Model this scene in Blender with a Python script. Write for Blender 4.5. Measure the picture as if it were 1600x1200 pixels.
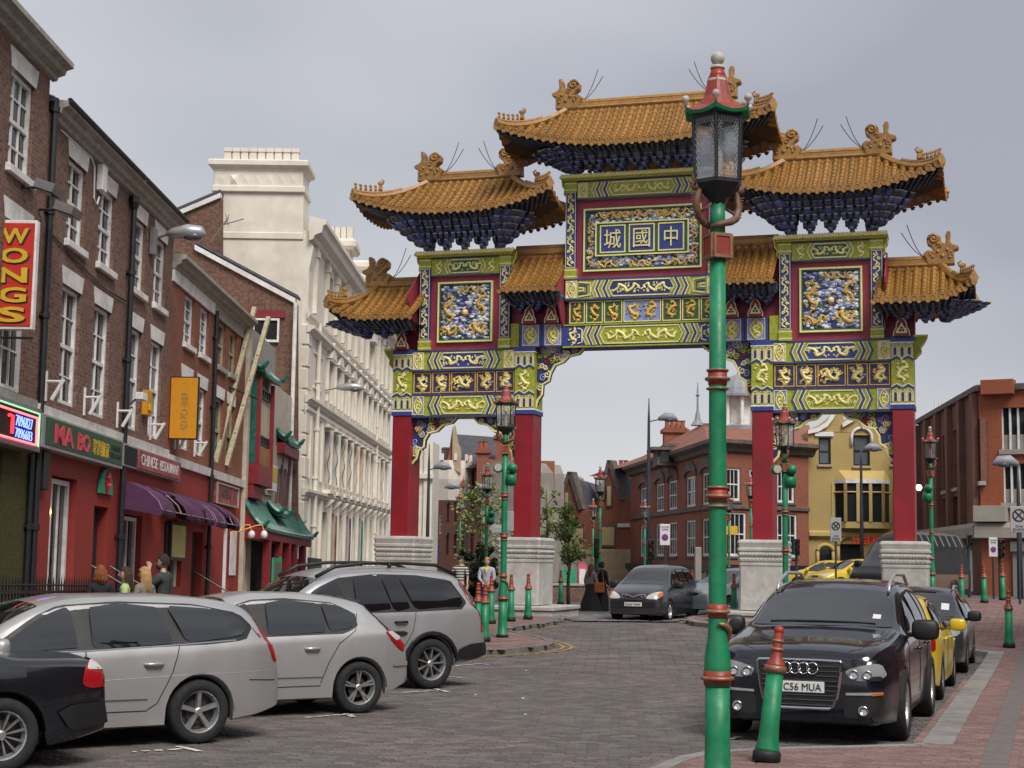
import bpy, bmesh, math, random
from mathutils import Vector, Matrix
from mathutils.bvhtree import BVHTree
R = math.radians; PI = math.pi
random.seed(7)
for _o in list(bpy.data.objects): bpy.data.objects.remove(_o)
S = bpy.context.scene; C = S.collection
V = Vector
# ------------------------------------------------------------------ camera
F = 2450.0; PITCH = math.atan(277/F); ROLL = 0.015; CZ = 1.75       # focal length in photograph pixels (1600 wide)
cd = bpy.data.cameras.new('camera'); cam = bpy.data.objects.new('camera', cd); C.objects.link(cam)
cd.sensor_width = 36; cd.lens = F/1600*36; cd.clip_end = 3000; cd.clip_start = .1
CM = Matrix.Rotation(PI/2+PITCH, 4, 'X') @ Matrix.Rotation(ROLL, 4, 'Z')
cam.matrix_world = Matrix.Translation((0, 0, CZ)) @ CM
S.camera = cam
CAM = V((0, 0, CZ)); CM3 = CM.to_3x3()
# ------------------------------------------------------------------ world and sun: bright overcast
W = bpy.data.worlds.new('World'); S.world = W; W.use_nodes = True
nt = W.node_tree; nt.nodes.clear()
SUN_EL, SUN_AZ = R(50), R(155)       # azimuth of the sun, clockwise from +Y: behind the camera
out = nt.nodes.new('ShaderNodeOutputWorld'); bg = nt.nodes.new('ShaderNodeBackground')
sky = nt.nodes.new('ShaderNodeTexSky'); sky.sky_type = 'NISHITA'; sky.sun_disc = False
sky.sun_elevation = SUN_EL; sky.sun_rotation = SUN_AZ % (2*PI); sky.air_density = 1.2; sky.dust_density = 3; sky.ozone_density = 1
tc = nt.nodes.new('ShaderNodeTexCoord'); mp = nt.nodes.new('ShaderNodeMapping'); mp.inputs['Scale'].default_value = (1, 1, 2.2); mp.inputs['Location'].default_value = (.35, 0, .2)
nz = nt.nodes.new('ShaderNodeTexNoise'); nz.inputs['Scale'].default_value = 1.9; nz.inputs['Detail'].default_value = 3; nz.inputs['Roughness'].default_value = .42
rp = nt.nodes.new('ShaderNodeValToRGB')
rp.color_ramp.elements[0].position = .36; rp.color_ramp.elements[0].color = (2.6, 2.7, 3.1, 1)
rp.color_ramp.elements[1].position = .66; rp.color_ramp.elements[1].color = (4.9, 4.92, 5.12, 1)
mx = nt.nodes.new('ShaderNodeMix'); mx.data_type = 'RGBA'; mx.inputs[0].default_value = .93
L = nt.links
L.new(tc.outputs['Generated'], mp.inputs['Vector']); L.new(mp.outputs[0], nz.inputs['Vector']); L.new(nz.outputs[0], rp.inputs[0])
L.new(sky.outputs[0], mx.inputs[6]); L.new(rp.outputs[0], mx.inputs[7]); L.new(mx.outputs[2], bg.inputs[0])
bg.inputs[1].default_value = .1; L.new(bg.outputs[0], out.inputs[0])
sd = bpy.data.lights.new('sun', 'SUN'); sd.energy = 2.2; sd.angle = R(28); sd.color = (1, .96, .9)
so = bpy.data.objects.new('sun', sd); C.objects.link(so)
sdir = V((math.sin(SUN_AZ)*math.cos(SUN_EL), math.cos(SUN_AZ)*math.cos(SUN_EL), math.sin(SUN_EL)))
so.location = sdir*60; so.rotation_euler = sdir.to_track_quat('Z', 'Y').to_euler()
S.view_settings.view_transform = 'Standard'; S.view_settings.look = 'None'; S.view_settings.gamma = 1
S.view_settings.exposure = .6; S.view_settings.use_curve_mapping = False
# ------------------------------------------------------------------ pixel geometry
def sstep(a, b, x):
    t = max(0, min(1, (x-a)/(b-a))); return t*t*(3-2*t)
def gz(x, y):                                   # height of the road surface: it climbs towards and past the gate
    return -.12 + .25*sstep(26, 46, y) + .45*sstep(36, 54, y)*sstep(4, 13, x)
def ray(px, py): return CM3 @ V(((px-800)/F, -(py-600)/F, -1))
def at(px, py, Y):
    r = ray(px, py); return CAM + r*(Y/r.y)
def ground(px, py, h=0.0):
    r = ray(px, py); a, b = 5.0, 400.0
    for _ in range(60):
        m = (a+b)/2; p = CAM + r*(m/r.y)
        if p.z > gz(p.x, p.y)+h: a = m
        else: b = m
    p = CAM + r*(a/r.y); return V((p.x, p.y, gz(p.x, p.y)+h))
class Frame:                                    # a plane in the place: O + a*u + b*Z + c*n
    def __init__(s, O, u, n): s.O, s.u, s.n = V(O), V(u), V(n); s.M = Matrix(((s.u.x, s.n.x, 0, s.O.x), (s.u.y, s.n.y, 0, s.O.y), (s.u.z, s.n.z, 1, s.O.z), (0, 0, 0, 1)))
    def px(s, x, y, c=0.0):                     # photograph pixel -> (a, z) on the plane c metres along n
        r = ray(x, y); N = s.u.cross(V((0, 0, 1))); O = s.O+s.n*c
        p = CAM + r*((O-CAM).dot(N)/r.dot(N)); q = p-O
        uu = V((s.u.x, s.u.y, 0)); a = q.dot(uu)/uu.dot(uu)
        return a, q.z - a*s.u.z
    def pt(s, a, c, z): return s.O + s.u*a + s.n*c + V((0, 0, z))
# ------------------------------------------------------------------ mesh builder
class MB:
    def __init__(s, M=None): s.v = []; s.f = []; s.M = M
    def add(s, vs, fs):
        n = len(s.v)
        if s.M is not None: vs = [s.M @ V(p) for p in vs]
        s.v += [tuple(p) for p in vs]; s.f += [tuple(i+n for i in f) for f in fs]; return s
    def box(s, x0, x1, y0, y1, z0, z1):
        return s.add([(x0,y0,z0),(x1,y0,z0),(x1,y1,z0),(x0,y1,z0),(x0,y0,z1),(x1,y0,z1),(x1,y1,z1),(x0,y1,z1)],
                     [(0,3,2,1),(4,5,6,7),(0,1,5,4),(1,2,6,5),(2,3,7,6),(3,0,4,7)])
    def bbox(s, x0, x1, y0, y1, z0, z1, b=.01):  # box with chamfered edges
        b = min(b, abs(x1-x0)*.45, abs(y1-y0)*.45, abs(z1-z0)*.45); vs = []
        X = (min(x0,x1), max(x0,x1)); Y = (min(y0,y1), max(y0,y1)); Z = (min(z0,z1), max(z0,z1))
        bm = bmesh.new(); bmesh.ops.create_cube(bm, size=1)
        for v in bm.verts: v.co = V((X[v.co.x > 0], Y[v.co.y > 0], Z[v.co.z > 0]))
        bmesh.ops.bevel(bm, geom=bm.edges[:], offset=b, segments=1, affect='EDGES')
        bm.verts.index_update()
        s.add([v.co.copy() for v in bm.verts], [[v.index for v in f.verts] for f in bm.faces]); bm.free(); return s
    def prism(s, pts, d):                        # polygon (3D points, in order) extruded by vector d
        n = len(pts); d = V(d)
        return s.add([V(p) for p in pts]+[V(p)+d for p in pts], [tuple(range(n))[::-1], tuple(range(n, 2*n))]+[(i, (i+1) % n, n+(i+1) % n, n+i) for i in range(n)])
    def lathe(s, prof, n=12, c=(0, 0, 0), ax='Z', ph=0.0, cap=True):
        vs = []; c = V(c)
        for r, z in prof:
            for k in range(n):
                a = 2*PI*k/n+ph; x, y = r*math.cos(a), r*math.sin(a)
                vs.append(c+V((x, y, z) if ax == 'Z' else ((z, x, y) if ax == 'X' else (x, z, y))))
        m = len(prof); fs = [(i*n+k, i*n+(k+1) % n, (i+1)*n+(k+1) % n, (i+1)*n+k) for i in range(m-1) for k in range(n)]
        if cap: fs += [tuple(range(n))[::-1], tuple(range((m-1)*n, m*n))]
        return s.add(vs, fs)
    def tube(s, path, r, n=6, cap=True, flat=None):
        path = [V(p) for p in path]; m = len(path); vs = []; up = V((0, 0, 1)); last = None
        for i, p in enumerate(path):
            t = (path[min(i+1, m-1)]-path[max(i-1, 0)])
            if t.length < 1e-9: t = V((0, 0, 1))
            t.normalize()
            if last is None:
                a = t.cross(up)
                if a.length < .05: a = t.cross(V((1, 0, 0)))
            else: a = last - t*last.dot(t)
            if a.length < 1e-6: a = t.cross(V((.3, .5, .8)))
            a.normalize(); last = a; b = t.cross(a); rr = r[i] if isinstance(r, (list, tuple)) else r
            for k in range(n):
                q = 2*PI*k/n; vs.append(p+a*(rr*math.cos(q))+b*(rr*math.sin(q)))
        fs = [(i*n+k, i*n+(k+1) % n, (i+1)*n+(k+1) % n, (i+1)*n+k) for i in range(m-1) for k in range(n)]
        if cap: fs += [tuple(range(n))[::-1], tuple(range((m-1)*n, m*n))]
        if flat is not None:                     # squash against a plane: flat = (axis index, factor)
            vs = [V([c*(flat[1] if j == flat[0] else 1) for j, c in enumerate(p)]) for p in vs]
        return s.add(vs, fs)
    def ball(s, c, r, n=8, m=6, sc=(1, 1, 1)):
        c = V(c); return s.add([c+V((r*sc[0]*math.sin(PI*i/m)*math.cos(2*PI*k/n), r*sc[1]*math.sin(PI*i/m)*math.sin(2*PI*k/n), r*sc[2]*math.cos(PI*i/m))) for i in range(m+1) for k in range(n)],
                               [(i*n+k, (i+1)*n+k, (i+1)*n+(k+1) % n, i*n+(k+1) % n) for i in range(m) for k in range(n)])
    def build(s, name, m, par=None, smooth=False, world=True, fix=False):
        me = bpy.data.meshes.new(name); vs = s.v
        if par is not None and world and par in MW: I = MW[par].inverted(); vs = [I @ V(p) for p in vs]
        me.from_pydata(vs, [], s.f)
        if fix:
            bm = bmesh.new(); bm.from_mesh(me); bmesh.ops.remove_doubles(bm, verts=bm.verts, dist=1e-5)
            bmesh.ops.recalc_face_normals(bm, faces=bm.faces); bm.to_mesh(me); bm.free()
        me.update(); me.materials.append(m if not isinstance(m, str) else M[m])
        if smooth: me.polygons.foreach_set('use_smooth', [True]*len(me.polygons))
        return link(name, me, par)
MW = {}
def link(name, me, par=None, loc=None, rot=None):
    o = bpy.data.objects.new(name, me); C.objects.link(o)
    if par is not None: o.parent = par; MW[o] = MW.get(par, Matrix()); KIDS.setdefault(par, []).append(o)
    else: MW[o] = Matrix()
    if loc is not None: o.location = loc
    if rot is not None: o.rotation_euler = rot
    return o
def tag(o, label=None, cat=None, group=None, kind=None):
    for k, v in (('label', label), ('category', cat), ('group', group), ('kind', kind)):
        if v: o[k] = v
    return o
def thing(name, label, cat, loc=(0, 0, 0), rz=0.0, group=None, sc=1.0):
    o = bpy.data.objects.new(name, None); C.objects.link(o); o.empty_display_size = .2
    o.location = loc; o.rotation_euler = (0, 0, rz); o.scale = (sc, sc, sc)
    MW[o] = Matrix.Translation(V(loc)) @ Matrix.Rotation(rz, 4, 'Z') @ Matrix.Scale(sc, 4)
    return tag(o, label, cat, group)
KIDS = {}
def copy_tree(o, par=None):
    c = o.copy(); C.objects.link(c); c.parent = par
    if par is not None: KIDS.setdefault(par, []).append(c)
    for ch in list(KIDS.get(o, ())): copy_tree(ch, c)
    return c
def dup(o, loc, rz=0.0, label=None, group=None, sc=None, cat=None):
    c = copy_tree(o); c.location = loc; c.rotation_euler = (0, 0, rz)
    if sc: c.scale = (sc, sc, sc)
    return tag(c, label, cat, group)
def smooth_auto(o, ang=35):
    me = o.data; me.polygons.foreach_set('use_smooth', [True]*len(me.polygons))
    try: me.set_sharp_from_angle(angle=R(ang))
    except Exception: pass
    return o
# ------------------------------------------------------------------ materials
M = {}
def lin(c): return tuple((x/12.92 if x <= .04045 else ((x+.055)/1.055)**2.4) for x in c)
def hexc(h): return lin(tuple(int(h[i:i+2], 16)/255 for i in (0, 2, 4)))
class NT:
    def __init__(s, name):
        m = bpy.data.materials.new(name); m.use_nodes = True; s.m = m; s.t = m.node_tree; s.b = s.t.nodes['Principled BSDF']; M[name] = m
    def n(s, ty, **kw):
        o = s.t.nodes.new('ShaderNode'+ty)
        for k, v in kw.items():
            if k in o.inputs: o.inputs[k].default_value = v
            else: setattr(o, k, v)
        return o
    def l(s, a, b): s.t.links.new(a, b)
    def coord(s):
        return s.n('TexCoord').outputs['Object']
    def noise(s, scale, detail=4, vec=None, rough=.55):
        k = s.n('TexNoise', Scale=scale, Detail=detail, Roughness=rough); s.l(vec or s.coord(), k.inputs['Vector']); return k.outputs[0]
    def ramp(s, fac, stops):
        r = s.n('ValToRGB'); e = r.color_ramp.elements
        while len(e) < len(stops): e.new(.5)
        for k, (p, c) in enumerate(stops): e[k].position = p; e[k].color = (*c[:3], 1)
        s.l(fac, r.inputs[0]); return r.outputs[0]
    def mix(s, fac, a, b, mode='MIX'):
        x = s.n('Mix', data_type='RGBA', blend_type=mode)
        for i, q in ((0, fac), (6, a), (7, b)):
            if hasattr(q, 'is_output'): s.l(q, x.inputs[i])
            else: x.inputs[i].default_value = q if i == 0 else (*q[:3], 1)
        return x.outputs[2]
    def math(s, op, a, b=0.0, c=None):
        x = s.n('Math', operation=op)
        for i, q in enumerate((a, b) if c is None else (a, b, c)):
            if hasattr(q, 'is_output'): s.l(q, x.inputs[i])
            else: x.inputs[i].default_value = q
        return x.outputs[0]
    def bump(s, h, st=.3, d=.02):
        k = s.n('Bump', Strength=st, Distance=d); s.l(h, k.inputs['Height']); s.l(k.outputs[0], s.b.inputs['Normal'])
    def set(s, **kw):
        for k, v in kw.items():
            k = {'rough': 'Roughness', 'metal': 'Metallic', 'spec': 'Specular IOR Level', 'coat': 'Coat Weight', 'coatr': 'Coat Roughness', 'col': 'Base Color', 'alpha': 'Alpha', 'trans': 'Transmission Weight', 'ior': 'IOR'}[k]
            if hasattr(v, 'is_output'): s.l(v, s.b.inputs[k])
            else: s.b.inputs[k].default_value = (*v[:3], 1) if k == 'Base Color' else v
        return s
def mat(name, col, rough=.6, metal=0.0, var=.18, sc=6.0, bump=.0, bsc=40.0, spec=.5, coat=0.0, dirt=None, dsc=1.2, bd=.01):
    """plain paint / stone / plaster: base colour with mottling, optional grime patches and fine relief"""
    k = NT(name); col = hexc(col) if isinstance(col, str) else col
    lo = tuple(c*(1-var) for c in col); hi = tuple(min(1, c*(1+var)) for c in col)
    c = k.ramp(k.noise(sc, 5), [(.3, lo), (.7, hi)])
    if dirt: c = k.mix(k.ramp(k.noise(dsc, 7, rough=.7), [(.45, (0, 0, 0)), (.75, (1, 1, 1))]), c, dirt)
    k.set(col=c, metal=metal, spec=spec, coat=coat)
    k.set(rough=k.ramp(k.noise(sc*1.7, 3), [(.3, (max(0, rough-.08),)*3), (.7, (min(1, rough+.08),)*3)]))
    if bump: k.bump(k.noise(bsc, 6), bump, bd)
    return k.m
def brick(name, cols, mortar, rz=0.0, bw=.225, bh=.075, mort=.010, bump=.6, dirt=(.03, .03, .03), da=.5, rough=.85, squash=1.0):
    k = NT(name); mp = k.n('Mapping'); mp.inputs['Rotation'].default_value = (0, 0, rz); k.l(k.coord(), mp.inputs['Vector'])
    g = k.n('NewGeometry'); vr = k.n('VectorRotate', rotation_type='Z_AXIS'); vr.inputs['Angle'].default_value = rz; k.l(g.outputs['Normal'], vr.inputs['Vector'])
    sn = k.n('SeparateXYZ'); k.l(vr.outputs[0], sn.inputs[0]); sp = k.n('SeparateXYZ'); k.l(mp.outputs[0], sp.inputs[0])
    w = k.math('GREATER_THAN', k.math('ABSOLUTE', sn.outputs[0]), k.math('ABSOLUTE', sn.outputs[1]))
    u = k.math('ADD', k.math('MULTIPLY', sp.outputs[1], w), k.math('MULTIPLY', sp.outputs[0], k.math('SUBTRACT', 1, w)))
    cx = k.n('CombineXYZ'); k.l(u, cx.inputs[0]); k.l(sp.outputs[2], cx.inputs[1])
    def bt(seed):
        b = k.n('TexBrick'); b.offset = .5
        b.inputs['Scale'].default_value = 1; b.inputs['Brick Width'].default_value = bw; b.inputs['Row Height'].default_value = bh
        b.inputs['Mortar Size'].default_value = mort*.5; b.inputs['Mortar Smooth'].default_value = .3
        b.inputs['Bias'].default_value = seed; k.l(cx.outputs[0], b.inputs['Vector']); return b
    b1 = bt(0); b1.inputs['Color1'].default_value = (*cols[0], 1); b1.inputs['Color2'].default_value = (*cols[1], 1); b1.inputs['Mortar'].default_value = (*mortar, 1)
    nv = k.noise(9, 3, cx.outputs[0]); c = k.mix(k.ramp(nv, [(.42, (0, 0, 0)), (.62, (1, 1, 1))]), b1.outputs[0], k.mix(b1.outputs['Fac'], cols[2], mortar))
    c = k.mix(k.math('MULTIPLY', k.ramp(k.noise(.55, 8, rough=.65), [(.4, (0, 0, 0)), (.75, (1, 1, 1))]), da), c, dirt)
    k.set(col=c, rough=rough, spec=.2)
    h = k.math('SUBTRACT', k.math('MULTIPLY', k.noise(60, 4), .35), b1.outputs['Fac']); k.bump(h, bump, .012)
    return k.m
def glass(name, col=(.02, .025, .03), rough=.06, spec=.5, ior=1.5):
    k = NT(name); k.set(col=col, rough=rough, spec=spec, ior=ior); k.bump(k.noise(1.5, 2), .04, .05); return k.m
def paint(name, col, rough=.25, metal=0.0, coat=.6, flake=0.0, dirt=.12):
    k = NT(name); col = hexc(col) if isinstance(col, str) else col
    c = k.mix(k.math('MULTIPLY', k.ramp(k.noise(2.5, 6, rough=.7), [(.45, (0, 0, 0)), (.8, (1, 1, 1))]), dirt*2), col, tuple(.5*x+.5*y for x, y in zip(col, (.12, .11, .1))))
    if flake:
        f = k.noise(900, 1); c = k.mix(k.math('MULTIPLY', f, flake), c, tuple(min(1, x*1.6) for x in col))
    k.set(col=c, metal=metal, coat=coat, coatr=.05)
    k.set(rough=k.ramp(k.noise(3, 5), [(.35, (rough,)*3), (.75, (min(1, rough+.12),)*3)])); return k.m
def emit(name, col, st):
    k = NT(name); k.set(col=col); k.b.inputs['Emission Color'].default_value = (*col, 1); k.b.inputs['Emission Strength'].default_value = st; return k.m
# ------------------------------------------------------------------ lettering (built-in font, turned into thin meshes)
_txt = {}
def text_mesh(body, depth=.02, bold=0.0):
    key = (body, depth, bold)
    if key in _txt: return _txt[key]
    cu = bpy.data.curves.new('lettering', 'FONT'); cu.body = body; cu.size = 1; cu.extrude = depth; cu.offset = bold
    cu.align_x = 'CENTER'; cu.align_y = 'CENTER'; cu.resolution_u = 3
    o = bpy.data.objects.new('lettering', cu); C.objects.link(o); dg = bpy.context.evaluated_depsgraph_get(); dg.update()
    me = bpy.data.meshes.new_from_object(o.evaluated_get(dg)); bpy.data.objects.remove(o)
    xs = [v.co.x for v in me.vertices]; ys = [v.co.y for v in me.vertices]
    if xs:
        bx = (min(xs), max(xs), min(ys), max(ys))
        for v in me.vertices: v.co.x = (v.co.x-(bx[0]+bx[1])/2)/(bx[1]-bx[0]); v.co.y = (v.co.y-(bx[2]+bx[3])/2)/(bx[3]-bx[2])
    _txt[key] = me; return me
def letters(name, body, m, par, fr, a0, a1, z0, z1, c, bold=.0, depth=.02, flip=False):
    """lettering filling the rectangle a0..a1 x z0..z1 of a Frame, c metres off it; c grows towards the viewer when the frame's n does"""
    src = text_mesh(body, depth, bold); w = MB(); vs = []
    for v in src.vertices:
        a = (a0+a1)/2+v.co.x*(a1-a0); z = (z0+z1)/2+v.co.y*(z1-z0); vs.append(fr.pt(a, c+(v.co.z+depth)*(.6 if not flip else -.6), z))
    w.add(vs, [tuple(p.vertices) for p in src.polygons]); return w.build(name, m, par)
# ================================================================== the ground
mat('asphalt', (.085, .08, .078), .85, var=.2, sc=3, bump=.4, bsc=60, dirt=(.06, .057, .055), dsc=.5)
mat('joint', (.035, .032, .03), .95, sc=20)
def paver_mat(name, lo, hi, mid, dirt, da=.5):
    k = NT(name); g = k.n('NewGeometry'); c = k.ramp(g.outputs['Random Per Island'], [(0, lo), (.5, mid), (1, hi)])
    c = k.mix(k.math('MULTIPLY', k.ramp(k.noise(.35, 8, rough=.7), [(.38, (0, 0, 0)), (.72, (1, 1, 1))]), da), c, dirt)
    c = k.mix(k.ramp(k.noise(1.1, 5, rough=.6), [(.62, (0, 0, 0)), (.78, (.4, .4, .4))]), c, tuple(x*.55 for x in dirt))
    c = k.mix(k.ramp(k.noise(35, 4), [(.35, (0, 0, 0)), (.8, (.35, .35, .35))]), c, tuple(x*.45 for x in dirt))
    k.set(col=c, rough=k.ramp(k.noise(1.3, 4), [(.3, (.62,)*3), (.7, (.85,)*3)]), spec=.35); k.bump(k.noise(140, 4), .25, .004); return k.m
paver_mat('road_paver', (.095, .082, .077), (.19, .163, .154), (.138, .117, .111), (.075, .066, .063), .6)
paver_mat('pink_paver', (.175, .10, .09), (.28, .175, .155), (.225, .135, .118), (.15, .11, .10), .55)
paver_mat('sett_stone', (.10, .095, .095), (.23, .22, .22), (.16, .15, .15), (.09, .085, .085), .4)
mat('kerb_stone', (.25, .235, .225), .8, var=.2, sc=9, bump=.3, bsc=80, dirt=(.12, .11, .1))
mat('kerb_dark', (.16, .15, .145), .8, var=.2, sc=9, bump=.3, bsc=80, dirt=(.07, .065, .06))
mat('band_stone', (.15, .125, .118), .8, var=.2, sc=9, bump=.3, bsc=80)
mat('line_yellow', (.36, .25, .07), .7, var=.25, sc=7, dirt=(.14, .12, .1), dsc=5)
mat('line_white', (.62, .60, .55), .7, var=.15, sc=9, dirt=(.16, .15, .14), dsc=6)
mat('litter', (.7, .68, .65), .7)
def inside(p, poly):
    x, y = p[0], p[1]; r = False; j = len(poly)-1
    for i in range(len(poly)):
        a, b = poly[i], poly[j]
        if (a[1] > y) != (b[1] > y) and x < (b[0]-a[0])*(y-a[1])/(b[1]-a[1])+a[0]: r = not r
        j = i
    return r
# big sheet to the horizon, with the road's gentle climb
w = MB(); xs = [-900, -300, -120, -60, -40]+[-30+2*i for i in range(36)]+[50, 80, 150, 400, 900]; ys = [-80, -20, 0, 6]+[8+2*i for i in range(36)]+[90, 110, 150, 250, 500, 1500]
w.add([(x, y, gz(x, y)-.03) for y in ys for x in xs], [(j*len(xs)+i, j*len(xs)+i+1, (j+1)*len(xs)+i+1, (j+1)*len(xs)+i) for j in range(len(ys)-1) for i in range(len(xs)-1)])
tag(w.build('ground', 'asphalt', smooth=True), kind='structure')
G2 = lambda pts, h=.12: [ground(x, y, h).xy for x, y in pts]
PAVE_R = [V((.75, 4)), V((.8, 9)), V((.95, 11.5))] + G2([(1018, 1200), (1040, 1190), (1066, 1181), (1102, 1174), (1150, 1170), (1300, 1166), (1440, 1162), (1493, 1090), (1546, 1018), (1500, 1014), (1300, 1000), (1180, 983), (1120, 975), (1085, 971), (1072, 967), (1085, 963), (1110, 960), (1180, 954)]) + [V((11.5, 47)), V((15, 55)), V((24, 56)), V((30, 40)), V((30, 4))]
PAVE_I = [V((-8.7, 30.5)), V((-5.9, 30.5))] + G2([(700, 1017), (748, 1015), (812, 1011), (845, 1008), (860, 1005), (865, 1002), (857, 998), (841, 994), (807, 987), (778, 983), (790, 980), (830, 975), (869, 969), (876, 962), (874, 955)]) + [V((.2, 56)), V((-8.7, 56))]
PAVE_L = [V((-8.7, 6)), V((-5.9, 6)), V((-5.9, 30.5)), V((-8.7, 30.5))]
def sheet(name, poly, h, m, kind='structure'):
    bm = bmesh.new(); f = bm.faces.new([bm.verts.new((p[0], p[1], 0)) for p in poly])
    bmesh.ops.triangulate(bm, faces=bm.faces[:])
    for it in range(7):
        es = [e for e in bm.edges if e.calc_length() > 2.2]
        if not es: break
        bmesh.ops.subdivide_edges(bm, edges=es, cuts=1); bmesh.ops.triangulate(bm, faces=[f for f in bm.faces if len(f.verts) > 3])
    for v in bm.verts: v.co.z = gz(v.co.x, v.co.y)+h
    bmesh.ops.recalc_face_normals(bm, faces=bm.faces)
    if sum(f.normal.z for f in bm.faces) < 0: bmesh.ops.reverse_faces(bm, faces=bm.faces)
    me = bpy.data.meshes.new(name); bm.to_mesh(me); bm.free(); me.materials.append(M[m]); return tag(link(name, me), kind=kind)
pave_r = sheet('pavement', PAVE_R, .105, 'joint'); pave_i = sheet('pavement', PAVE_I, .105, 'joint'); pave_l = sheet('pavement', PAVE_L, .105, 'joint')
def pavers(name, m, par, poly, O, ang, lx, ly, h, skip=(), ymax=99, gap=.008, jit=.003, ymin=6, bev=.012, xmin=-99, xmax=99):
    ca, sa = math.cos(ang), math.sin(ang); ux, uy = V((ca, sa)), V((-sa, ca)); vs = []; fs = []; rnd = random.Random(3)
    pr = [((p-V(O)).dot(ux), (p-V(O)).dot(uy)) for p in [V(q[:2]) for q in poly]]
    i0, i1 = int(min(q[0] for q in pr)/lx)-1, int(max(q[0] for q in pr)/lx)+1; j0, j1 = int(min(q[1] for q in pr)/ly)-1, int(max(q[1] for q in pr)/ly)+1
    for j in range(j0, j1):
        for i in range(i0, i1):
            a = (i+.5*(j % 2)+.5)*lx; b = (j+.5)*ly; c = V(O)+ux*a+uy*b
            if c.y > ymax or c.y < ymin or c.x < xmin or c.x > xmax or not inside(c, poly) or any(inside(c, s) for s in skip): continue
            z = gz(c.x, c.y)+h+rnd.uniform(-jit, jit); t1, t2 = rnd.uniform(-.012, .012), rnd.uniform(-.018, .018); n = len(vs)
            for (ex, zz) in ((gap/2, -.014), (gap/2+bev, 0)):
                for sx, sy in ((-1, -1), (1, -1), (1, 1), (-1, 1)):
                    dx, dy = sx*(lx/2-ex), sy*(ly/2-ex); p = c+ux*dx+uy*dy; vs.append((p.x, p.y, z+zz+dx*t1+dy*t2))
            fs += [(n+4, n+5, n+6, n+7)]+[(n+k, n+(k+1) % 4, n+4+(k+1) % 4, n+4+k) for k in range(4)]
    w = MB(); w.v = vs; w.f = fs; return tag(w.build(name, m, par), kind='stuff')
# road: small dark pavers laid across the street, on a joint bed
ROAD = [V((-9, 8)), V((12, 8)), V((20, 48)), V((-9, 48))]
road = sheet('road', ROAD, -.016, 'joint')
pavers('road_pavers', 'road_paver', road, ROAD, (0, 0), R(-4), .21, .105, 0, (PAVE_R, PAVE_I, PAVE_L), ymax=27, ymin=10.5)
pavers('road_pavers', 'road_paver', road, ROAD, (0, 0), R(-4), .42, .21, 0, (PAVE_R, PAVE_I, PAVE_L), ymax=47.5, ymin=27.05, gap=.012)
SETT = G2([(872, 966), (900, 972), (1060, 973), (1068, 967), (1110, 957), (1100, 953), (880, 953)], .0)
pavers('pavement_blocks', 'pink_paver', pave_r, PAVE_R, PAVE_R[9], R(-19), .21, .105, .12, ymax=34, ymin=10.5, xmax=14)
pavers('pavement_blocks', 'pink_paver', pave_r, PAVE_R, PAVE_R[9], R(-19), .42, .21, .12, ymax=55, ymin=34, xmin=3, xmax=26)
pavers('pavement_blocks', 'pink_paver', pave_i, PAVE_I, (0, 0), R(-10), .42, .21, .12, ymax=52, ymin=30)
pavers('pavement_blocks', 'pink_paver', pave_l, PAVE_L, (0, 0), 0, .42, .21, .12, ymax=30.4, ymin=12)
setts = sheet('setts_crossing', SETT, .02, 'joint'); pavers('setts', 'sett_stone', setts, SETT, (0, 0), R(-8), .26, .16, .05, gap=.03, jit=.008, bev=.03)
# kerbs, stone by stone
def kerb(poly, i0, i1, par, width=.14, m='kerb_stone', top=.128, ln=.92):
    pts = [V(p) for p in poly[i0:i1+1]]; path = []; 
    for a, b in zip(pts, pts[1:]):
        n = max(1, round((b-a).length/.12)); path += [a+(b-a)*(k/n) for k in range(n)]
    path.append(pts[-1]); step = max(1, round(ln/.12)); k = 0; cx = sum(p.x for p in poly)/len(poly)
    while k < len(path)-1:
        seg = path[k:k+step+1]; k += step
        if len(seg) < 2: break
        seg = [seg[0], seg[len(seg)//2], seg[-1]] if len(seg) > 2 else seg
        w = MB(); vs = []; n = len(seg); jz = random.uniform(-.004, .004)
        for i, p in enumerate(seg):
            t = (seg[min(i+1, n-1)]-seg[max(i-1, 0)]).normalized(); nn = V((-t.y, t.x)); q = p
            if not inside(p+nn*.05, poly): nn = -nn
            if i == 0: q = p+t*.004
            if i == n-1: q = p-t*.004
            z = gz(p.x, p.y); 
            for o, zz in ((-.02, -.05), (-.02, top-.02+jz), (0, top+jz), (width, top+jz), (width, -.05)): vs.append((q.x+nn.x*o, q.y+nn.y*o, z+zz))
        fs = [(i*5+c, i*5+(c+1) % 5, (i+1)*5+(c+1) % 5, (i+1)*5+c) for i in range(n-1) for c in range(5)]+[(0, 1, 2, 3, 4), tuple(range((n-1)*5, n*5))]
        w.add(vs, fs).build('kerb_stone', m, par, fix=True)
kerb(PAVE_R, 1, 9, pave_r, .15); kerb(PAVE_R, 9, 11, pave_r, .30, top=.132); kerb(PAVE_R, 11, 20, pave_r, .14)
kerb(PAVE_I, 2, 16, pave_i, .15, 'kerb_dark'); kerb(PAVE_L, 1, 2, pave_l, .14, 'kerb_dark')
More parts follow.
